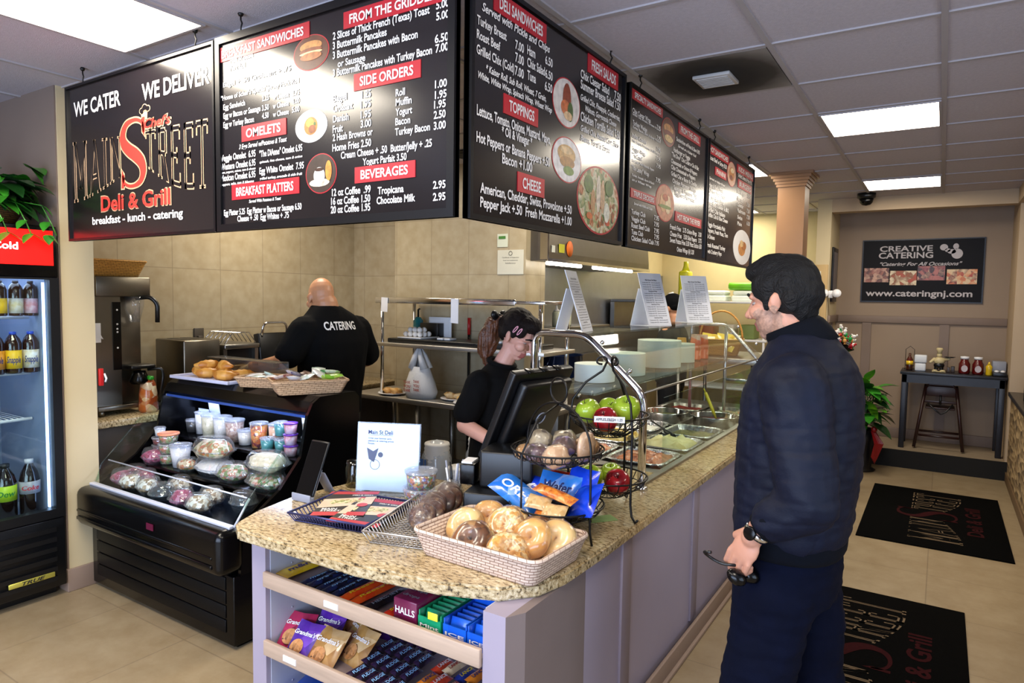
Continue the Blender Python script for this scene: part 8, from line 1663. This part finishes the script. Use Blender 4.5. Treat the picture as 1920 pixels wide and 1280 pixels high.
g = G(); g.T = FK @ Matrix.Rotation(PI + 0.35, 4, 'Z') @ Matrix.Translation((0.131, 0, 0)); g.box(-0.006, 0.001, -0.035, 0.035, 0.075, 0.090); part('cap_strap', g, mat('cap_orange', '#d9781a', 0.5, var=0.05), P4)
g = G(); loft(g, [((KX, KY, 0.86), 0.145, 0.20), ((KX, KY, 1.15), 0.15, 0.205), ((KX + 0.01, KY, 1.32), 0.14, 0.215), ((KX + 0.02, KY, 1.39), 0.11, 0.18), ((KX + 0.025, KY, 1.45), 0.08, 0.09)])
for s_ in (-1, 1): limb(g, [(KX, KY + 0.19 * s_, 1.33), (KX - 0.025, KY + 0.245 * s_, 1.16)], [0.085, 0.072])
mk('shirt', fuse(g, 0.011, 5), mat('shirt_darkgreen', '#101a18', 0.85, var=0.2), P4)
g = G(); loft(g, [((KX, KY, 0.80), 0.13, 0.18), ((KX, KY, 0.92), 0.13, 0.185)])
for s_ in (-1, 1): limb(g, [(KX, KY + 0.10 * s_, 0.82), (KX, KY + 0.10 * s_, 0.47), (KX, KY + 0.10 * s_, 0.07)], [0.10, 0.08, 0.065])
mk('trousers', fuse(g, 0.013, 5), TROUS, P4)
for s_ in (-1, 1): shoe('shoe', P4, (KX, KY + 0.10 * s_), (-1, 0, 0))
# ================================================================ dining side: mats, sign, condiment table, plant
MATB = mat('mat_black', '#030303', 0.98, spec=0.05, var=0.2, vscale=60, bump=0.2, bscale=300); MATR = mat('mat_red', '#2a0508', 0.95, spec=0.1, var=0.15, vscale=60); MATT = mat('mat_tan', '#6d5c48', 0.95, spec=0.1, var=0.12, vscale=60)
def logo_mat(label, x0, y0):
    t = thing('floor_mat', label, 'mat', (x0 + 0.47, y0 + 0.83, 0), group='logo floor mats')
    g = G(); g.rbox(x0, x0 + 0.94, y0, y0 + 1.67, 0.0005, 0.009, 0.004); part('mat_body', g, MATB, t)
    M = Matrix(((0, -1, 0, x0 + 0.94), (1, 0, 0, y0), (0, 0, 1, 0.0094), (0, 0, 0, 1)))
    topM = lambda q: 0.62; botM = lambda q: 0.28 + 0.12 * q ** 1.6; topT = lambda q: 0.62; botT = lambda q: 0.40 - 0.13 * math.sin(min(1, q * 1.25) * PI / 2)
    g = G(); g.T = M; word(g, 'MAIN', 0.18, 0.72, topM, botM, 0.0); word(g, 'TREET', 0.98, 1.52, topT, botT, 0.0); part('tan_lettering', g, MATT, t)
    g = G(); g.T = M; word(g, 'MAIN', 0.18, 0.72, topM, botM, 0.0006, (0.07, 0.03)); word(g, 'TREET', 0.98, 1.52, topT, botT, 0.0006, (0.07, 0.03)); part('letter_fill', g, MATB, t)
    g = G(); g.T = M; big_s(g, 0.73, 0.98, 0.30, 0.72, 0.0010); g.text('Deli & Grill', 0.45, 0.15, 0.78, 0.10, 0.0010); part('red_lettering', g, MATR, t)
logo_mat('black logo mat on the floor before the raised nook', -0.455, 5.41); logo_mat('black logo mat beside the feet of the man in the navy jacket', -0.755, 2.70)
# catering sign
t = thing('catering_sign', 'dark wall sign with white lettering, a web address and four food photos', 'sign', (-0.22, 8.69, 1.705))
M = Matrix.Translation((-0.80, 8.682, 1.705)) @ VERT_X; WS, HS = 1.155, 0.70
fx = lambda x: (x - 152) / 530 * WS; fy = lambda y: (488 - y) / 285 * HS
g = G(); g.T = M; g.box(0, WS, 0, HS, -0.018, 0); part('panel', g, mat('sign_black', '#08070d', 0.6, spec=0.2, var=0.1, vscale=2), t)
g = G(); g.T = M
for a, b, c, d in ((0, WS, 0, 0.012), (0, WS, HS - 0.012, HS), (0, 0.012, 0.012, HS - 0.012), (WS - 0.012, WS, 0.012, HS - 0.012)): g.box(a, b, c, d, -0.02, 0.004)
part('frame', g, BFRAME, t)
g = G(); g.T = M; g.text('CREATIVE', fx(232), fy(257), fx(465) - fx(232), fy(233) - fy(257), 0.001); g.text('CATERING', fx(228), fy(288), fx(468) - fx(228), fy(262) - fy(288), 0.001); g.text('"Catering For All Occasions"', fx(236), fy(322), fx(592) - fx(236), 0.038, 0.001, 0.35); g.text('www.cateringnj.com', fx(176), fy(460), fx(640) - fx(176), fy(432) - fy(460), 0.001); part('lettering', g, mat('sign_ink', '#b9b2b4', 0.6, var=0.03), t)
g = G(); g.T = M
for cx, cy, rx, ry in ((512, 243, 17, 14), (562, 240, 12, 13), (568, 272, 24, 22), (545, 262, 18, 10), (528, 256, 12, 8)): g.disc((fx(cx), fy(cy), 0.001), rx / 530 * WS, ry / 285 * HS, 18)
part('server_emblem', g, MATS['sign_ink'], t)
for i, (a, b, c, d, col) in enumerate(((165, 278, 332, 397, ['#8a4a4a', '#c9a08a', '#5a3a3a', '#a86a5a']), (283, 402, 345, 410, ['#c9b08a', '#e0d0b0', '#8a5a3a', '#b5402a']), (405, 522, 325, 388, ['#7a3a4a', '#b5706a', '#3a2a3a', '#c9a08a']), (530, 655, 340, 405, ['#a83a3a', '#d98a5a', '#e0c8a0', '#7a2a2a']))):
    g = G(); g.T = M; g.box(fx(a), fx(b), fy(d), fy(c), 0, 0.002); part('food_photo', g, make_food('sign_photo_%d' % i, col, 24, 0.5, 0.0), t)
# condiment table in the raised nook
TK = mat('table_black', '#12131c', 0.4, var=0.1); PZ = 0.1755
t = thing('condiment_table', 'narrow tall black table holding condiments in the raised nook', 'table', (0.13, 8.34, PZ))
g = G(); g.rbox(-0.34, 0.575, 8.12, 8.58, 0.955, 0.985, 0.004); part('table_top', g, TK, t); g = G(); g.box(-0.32, 0.555, 8.13, 8.15, 0.87, 0.955).box(-0.32, 0.555, 8.55, 8.57, 0.87, 0.955).box(-0.32, -0.30, 8.15, 8.55, 0.87, 0.955).box(0.535, 0.555, 8.15, 8.55, 0.87, 0.955); part('apron', g, TK, t)
for x in (-0.325, 0.51):
    for y in (8.13, 8.52): g = G(); g.rbox(x, x + 0.05, y, y + 0.05, PZ, 0.955, 0.003); part('leg', g, TK, t)
HW = mat('highchair_wood', '#2a120f', 0.4, var=0.15, vscale=8)
t = thing('high_chair', 'dark wooden high chair with a strap, tucked under the condiment table', 'high chair', (0.03, 8.33, PZ))
for sx in (-1, 1):
    g = G(); g.tube([(0.03 + sx * 0.215, 8.19, PZ + 0.012), (0.03 + sx * 0.135, 8.24, 0.83)], 0.016, 8); part('leg', g, HW, t)
    g = G(); g.tube([(0.03 + sx * 0.215, 8.50, PZ + 0.012), (0.03 + sx * 0.135, 8.45, 0.83)], 0.016, 8); part('leg', g, HW, t)
g = G(); g.tube([(-0.105, 8.24, 0.82), (-0.07, 8.24, 0.855), (0.13, 8.24, 0.855), (0.165, 8.24, 0.82)], 0.014, 8); g.rbox(-0.10, 0.16, 8.232, 8.248, 0.735, 0.84, 0.006); part('front_panel', g, HW, t)
g = G(); g.rbox(-0.085, 0.145, 8.442, 8.458, 0.72, 0.85, 0.006); part('backrest', g, HW, t); g = G(); g.rbox(-0.10, 0.16, 8.23, 8.46, 0.60, 0.618, 0.005); part('seat', g, HW, t)
g = G(); g.rbox(-0.11, 0.17, 8.225, 8.245, 0.665, 0.69, 0.004); part('tray_rail', g, HW, t)
g = G(); g.tube([(-0.15, 8.20, 0.32), (0.21, 8.20, 0.32)], 0.012, 8); g.tube([(-0.15, 8.49, 0.32), (0.21, 8.49, 0.32)], 0.012, 8); part('stretcher', g, HW, t)
g = G(); g.tube([(-0.08, 8.225, 0.66), (-0.02, 8.21, 0.60), (0.04, 8.205, 0.555), (0.08, 8.21, 0.58), (0.14, 8.225, 0.66)], 0.008, 6); g.tube([(0.03, 8.225, 0.75), (0.03, 8.222, 0.65)], 0.012, 6); part('strap', g, BLACKP, t)
TZ = 0.986
t = thing('oil_bottle', 'dark oil bottle in a wire caddy at the end of the condiment table', 'bottle', (-0.265, 8.30, TZ)); g = G(); g.lathe([(0.03, 0), (0.032, 0.02), (0.032, 0.11), (0.012, 0.15), (0.012, 0.18), (0, 0.18)], 16, (-0.265, 8.30, TZ)); part('bottle_body', g, mat('oil_dark', '#2a2210', 0.1, var=0.2, col2='#5a1a10', vscale=12), t); g = G(); g.lathe([(0.033, 0.06), (0.033, 0.10)], 16, (-0.265, 8.30, TZ)); part('label', g, GOLD, t); g = G(); g.torus((-0.265, 8.30, TZ + 0.05), 0.04, 0.003, 20, 5); g.tube([(-0.305, 8.30, TZ + 0.004), (-0.305, 8.30, TZ + 0.22), (-0.265, 8.30, TZ + 0.255), (-0.225, 8.30, TZ + 0.22), (-0.225, 8.30, TZ + 0.004)], 0.003, 6); part('caddy_wire', g, IRON, t)
g = G(); g.rbox(-0.215, -0.115, 8.24, 8.34, TZ, TZ + 0.085, 0.012); g.rbox(-0.222, -0.108, 8.233, 8.347, TZ + 0.087, TZ + 0.17, 0.012); solo('canister', g, mat('canister_white', '#d5d8dc', 0.4, var=0.04), 'white double canister beside the oil bottle', 'canister', (-0.165, 8.29, TZ))
t = thing('chef_figurine', 'small cream chef figurine with a tall hat and black trousers', 'figurine', (0.0, 8.30, TZ)); CR = mat('figurine_cream', '#c9b88a', 0.4, var=0.06)
g = G(); g.ell((0, 8.30, TZ + 0.115), (0.052, 0.042, 0.042), 16); limb(g, [(-0.045, 8.30, TZ + 0.13), (-0.075, 8.27, TZ + 0.10)], [0.018, 0.014], 8); limb(g, [(0.045, 8.30, TZ + 0.13), (0.085, 8.27, TZ + 0.14)], [0.018, 0.014], 8); g.ell((0, 8.30, TZ + 0.172), 0.026, 14); g.lathe([(0.022, 0.19), (0.02, 0.215), (0.034, 0.235), (0.026, 0.25), (0, 0.252)], 14, (0, 8.30, TZ)); part('figure_body', g, CR, t)
g = G(); g.ell((0, 8.30, TZ + 0.07), (0.05, 0.042, 0.035), 14); limb(g, [(-0.022, 8.30, TZ + 0.05), (-0.024, 8.30, TZ + 0.02)], [0.020, 0.018], 8); limb(g, [(0.022, 8.30, TZ + 0.05), (0.024, 8.30, TZ + 0.02)], [0.020, 0.018], 8); part('figure_trousers', g, BLACKP, t); g = G(); g.ell((-0.035, 8.28, TZ + 0.012), (0.028, 0.032, 0.012), 10); g.ell((0.035, 8.28, TZ + 0.012), (0.028, 0.032, 0.012), 10); g.rbox(-0.06, 0.06, 8.255, 8.34, TZ, TZ + 0.006, 0.003); part('figure_base', g, CR, t); g = G(); g.lathe([(0.035, 0), (0.055, 0.008), (0, 0.010)], 16, (0.09, 8.265, TZ + 0.155)); part('serving_tray', g, BLACKP, t)
KET = mat('ketchup', '#5a0a0a', 0.2, var=0.15, coat=0.4)
for i, x in enumerate((0.22, 0.335)):
    t = thing('ketchup_jar', ['dark red sauce jar beside the chef figurine', 'dark red sauce jar beside the mustard bottle'][i], 'jar', (x, 8.28, TZ), group='sauce jars'); g = G(); g.lathe([(0.045, 0), (0.05, 0.01), (0.05, 0.10), (0.035, 0.13), (0.034, 0.15)], 20, (x, 8.28, TZ)); part('jar_body', g, KET, t); g = G(); g.lathe([(0.038, 0.15), (0.038, 0.175), (0, 0.178)], 18, (x, 8.28, TZ)); part('lid', g, WHITE, t); g = G(); g.T = Matrix.Translation((x, 8.2285, TZ + 0.055)) @ VERT_X; g.disc((0, 0, 0), 0.028, 0.034, 16); part('label', g, mat('jar_label', '#b9aeb0', 0.5, var=0.1), t)
t = thing('mustard_bottle', 'small yellow mustard bottle near the end of the condiment table', 'bottle', (0.425, 8.24, TZ)); g = G(); g.lathe([(0.024, 0), (0.028, 0.01), (0.026, 0.06), (0.030, 0.085), (0.012, 0.11)], 16, (0.425, 8.24, TZ)); part('bottle_body', g, mat('mustard', '#d9b41a', 0.3, var=0.08), t); g = G(); g.lathe([(0.014, 0.11), (0.005, 0.135), (0, 0.135)], 12, (0.425, 8.24, TZ)); part('cap', g, GOLD, t)
t = thing('cutlery_caddy', 'black caddy of white lids with a grey box behind at the wall end', 'caddy', (0.52, 8.28, TZ)); g = G(); g.rbox(0.455, 0.57, 8.16, 8.28, TZ, TZ + 0.04, 0.005); part('caddy', g, BLACKP, t); g = G(); g.rbox(0.455, 0.57, 8.30, 8.44, TZ, TZ + 0.14, 0.008); part('grey_box', g, mat('box_grey', '#8a8d98', 0.5, var=0.06), t)
for k in range(2): g = G(); g.ell((0.487 + k * 0.05, 8.21, TZ + 0.045), (0.022, 0.035, 0.014), 10); part('white_lid', g, WHITE, t)
g = G(); g.rbox(0.07, 0.10, 8.28, 8.31, TZ, TZ + 0.055, 0.004); g.rbox(0.105, 0.14, 8.30, 8.33, TZ, TZ + 0.065, 0.004); solo('pepper_shakers', g, mat('shaker_brown', '#3a2c24', 0.4, var=0.15), 'small brown shaker pair beside the sauce jars', 'shaker', (0.10, 8.30, TZ))
# plant in black pot
t = thing('potted_plant', 'leafy floor plant in a black pot with a red ribbon', 'plant', (-0.63, 7.62, 0)); c = Vector((-0.63, 7.62, 0))
g = G(); g.lathe([(0.13, 0), (0.14, 0.012), (0.10, 0.03), (0.12, 0.28), (0.135, 0.42), (0.12, 0.42), (0.11, 0.36), (0, 0.36)], 24, c); part('pot', g, BLACKP, t)
r_ = random.Random(11); gs = [G(), G(), G()]
for i in range(70):
    a = r_.uniform(0, 2 * PI); h = r_.uniform(0.45, 0.85); R = r_.uniform(0.03, 0.14); b = c + Vector((R * math.cos(a), R * math.sin(a), h)); L_ = r_.uniform(0.14, 0.24); el = r_.uniform(-0.5, 0.9)
    gs[0 if i % 6 == 0 else (1 if i % 2 else 2)].m = 0; leaf_mesh(gs[0 if i % 5 == 0 else (1 if i % 2 else 2)], b, b + Vector((math.cos(a) * L_ * math.cos(el), math.sin(a) * L_ * math.cos(el), L_ * math.sin(el))), L_ * 0.34, 0.05)
for b, tp in (((-0.60, 7.58, 0.92), (-0.53, 7.50, 1.06)), ((-0.57, 7.58, 0.84), (-0.44, 7.50, 0.86)), ((-0.56, 7.56, 0.78), (-0.40, 7.52, 0.66)), ((-0.62, 7.55, 0.86), (-0.63, 7.42, 0.98)), ((-0.58, 7.56, 0.70), (-0.48, 7.46, 0.54))): leaf_mesh(gs[0], b, tp, 0.055, 0.02)
part('bright_leaves', gs[0], LEAFY, t); part('leaves', gs[1], LEAF, t); part('dark_leaves', gs[2], LEAFD, t)
g = G()
for k in range(16): a = k * 0.4; g.tube([c + Vector((0.03 * math.cos(a), 0.03 * math.sin(a), 0.36)), c + Vector((0.08 * math.cos(a), 0.08 * math.sin(a), 0.62)), c + Vector((0.10 * math.cos(a * 1.3), 0.10 * math.sin(a * 1.3), 0.80))], 0.004, 5)
part('stems', g, LEAFD, t)
g = G(); RB = mat('ribbon_red', '#8a0c14', 0.35, var=0.15, vscale=20)
for k in range(5):
    a = -0.75 + k * 0.07; p = c + Vector((0.135 * math.cos(a), 0.135 * math.sin(a), 0.42)); n = Vector((-math.sin(a), math.cos(a), 0)) * 0.013; o = Vector((math.cos(a), math.sin(a), 0))
    g.add([p - n, p + n, p + n + o * (0.05 + 0.01 * k) - Vector((0, 0, 0.12)), p - n + o * 0.05 - Vector((0, 0, 0.12)), p - n * 1.4 + o * 0.02 - Vector((0, 0, 0.26 + 0.02 * k)), p + n * 1.2 + o * 0.03 - Vector((0, 0, 0.28))], [(0, 1, 2, 3), (3, 2, 5, 4)])
g.ell(c + Vector((0.12, -0.09, 0.44)), (0.03, 0.02, 0.03), 10, jit=0.5); part('ribbon', g, RB, t)
# sweets on a pole stand, emergency light, picture, cabinet, napkin box
t = thing('sweets_stand', 'black pole stand of red and white wrapped sweets behind the man in the navy jacket', 'stand', (-0.86, 7.15, 0)); g = G(); g.lathe([(0.12, 0), (0.12, 0.012), (0.02, 0.03), (0.014, 1.25), (0, 1.25)], 20, (-0.86, 7.15, 0)); part('pole', g, IRON, t); g = G(); g.T = at((-0.84, 7.15, 1.26), 0.0, 0.0, 0.45); g.lathe([(0.10, 0), (0.145, 0.05), (0.14, 0.055), (0.10, 0.012), (0, 0.012)], 22); part('bowl', g, BLACKG, t)
SW = [mat('sweet_red', '#c0202a', 0.25, var=0.1), mat('sweet_white', '#e0dcd8', 0.3, var=0.05), mat('sweet_green', '#1f9a4a', 0.25, var=0.1), mat('sweet_gold', '#c9924a', 0.3, var=0.1)]; FR = at((-0.84, 7.15, 1.26), 0, 0, 0.45); r_ = random.Random(5); first = {}
for i in range(46):
    k = (0, 1, 1, 3, 0, 2)[i % 6]; q = r_.uniform(0, 2 * PI); R = 0.12 * r_.random() ** 0.5; p = FR @ Vector((R * math.cos(q), R * math.sin(q), 0.04 + 0.16 * (1 - (R / 0.13) ** 2) * r_.random() + 0.03))
    if k not in first: g = G(); g.ell((0, 0, 0), (0.022, 0.018, 0.018), 10); g.tube([(-0.034, 0, 0), (-0.02, 0, 0)], [0.014, 0.004], 8); g.tube([(0.02, 0, 0), (0.034, 0, 0)], [0.004, 0.014], 8); o = first[k] = solo('wrapped_sweet', g, SW[k], '%s wrapped sweet heaped on the pole stand' % ('red', 'white', 'green', 'gold')[k], 'sweet', p, group='%s sweets on the pole stand' % ('red', 'white', 'green', 'gold')[k], local=True)
    else: o = dup(first[k])
    o.location = p; o.rotation_euler = (r_.uniform(0, 3), r_.uniform(0, 3), r_.uniform(0, 3))
t = thing('framed_picture', 'narrow black framed picture on the side wall of the nook', 'picture', (-1.045, 8.33, 1.70)); g = G(); g.rbox(-1.049, -1.03, 8.14, 8.52, 1.70, 2.30, 0.004); part('frame', g, BFRAME, t); g = G(); g.box(-1.0302, -1.0285, 8.18, 8.48, 1.75, 2.25); part('print', g, mat('picture_grey', '#5a5660', 0.3, var=0.3, vscale=6), t)
t = thing('emergency_light', 'white emergency light with two round lamps on the wall end by the nook', 'emergency light', (-1.0, 8.04, 1.78)); g = G(); g.rbox(-1.045, -1.0, 7.96, 8.0, 1.74, 1.82, 0.006); part('housing', g, WHITE, t)
for s_ in (-1, 1): g = G(); g.lathe([(0.012, 0), (0.042, 0.03), (0.045, 0.05), (0, 0.055)], 18, (0, 0, 0)); h = part('lamp_head', g, WHITE, t, local=True); h.location = (-0.02 + 0.055 * s_, -0.06, 0.0); h.rotation_euler = (1.3, 0.5 * s_, 0)
g = G(); g.rbox(-1.20, -1.06, 7.975, 7.999, 0.18, 2.10, 0.004); struct('trim_5', g, mat('pier_board', '#b79a68', 0.6, var=0.04))
g = G(); g.rbox(-1.165, -1.125, 7.955, 7.974, 1.52, 2.03, 0.006); solo('wall_device', g, mat('device_cream', '#c9c6b0', 0.5, var=0.03), 'slim cream device mounted on the wall end by the nook', 'device', (-1.145, 7.965, 1.52))
t = thing('napkin_box', 'black napkin box on the dark ledge of the stone half wall', 'napkin box', (0.70, 7.2, 0.861)); g = G(); g.rbox(0.63, 0.77, 7.12, 7.28, 0.861, 1.08, 0.008); part('box_body', g, BLACKP, t); g = G(); g.box(0.66, 0.74, 7.14, 7.26, 1.078, 1.085); part('napkins', g, PAPER, t)
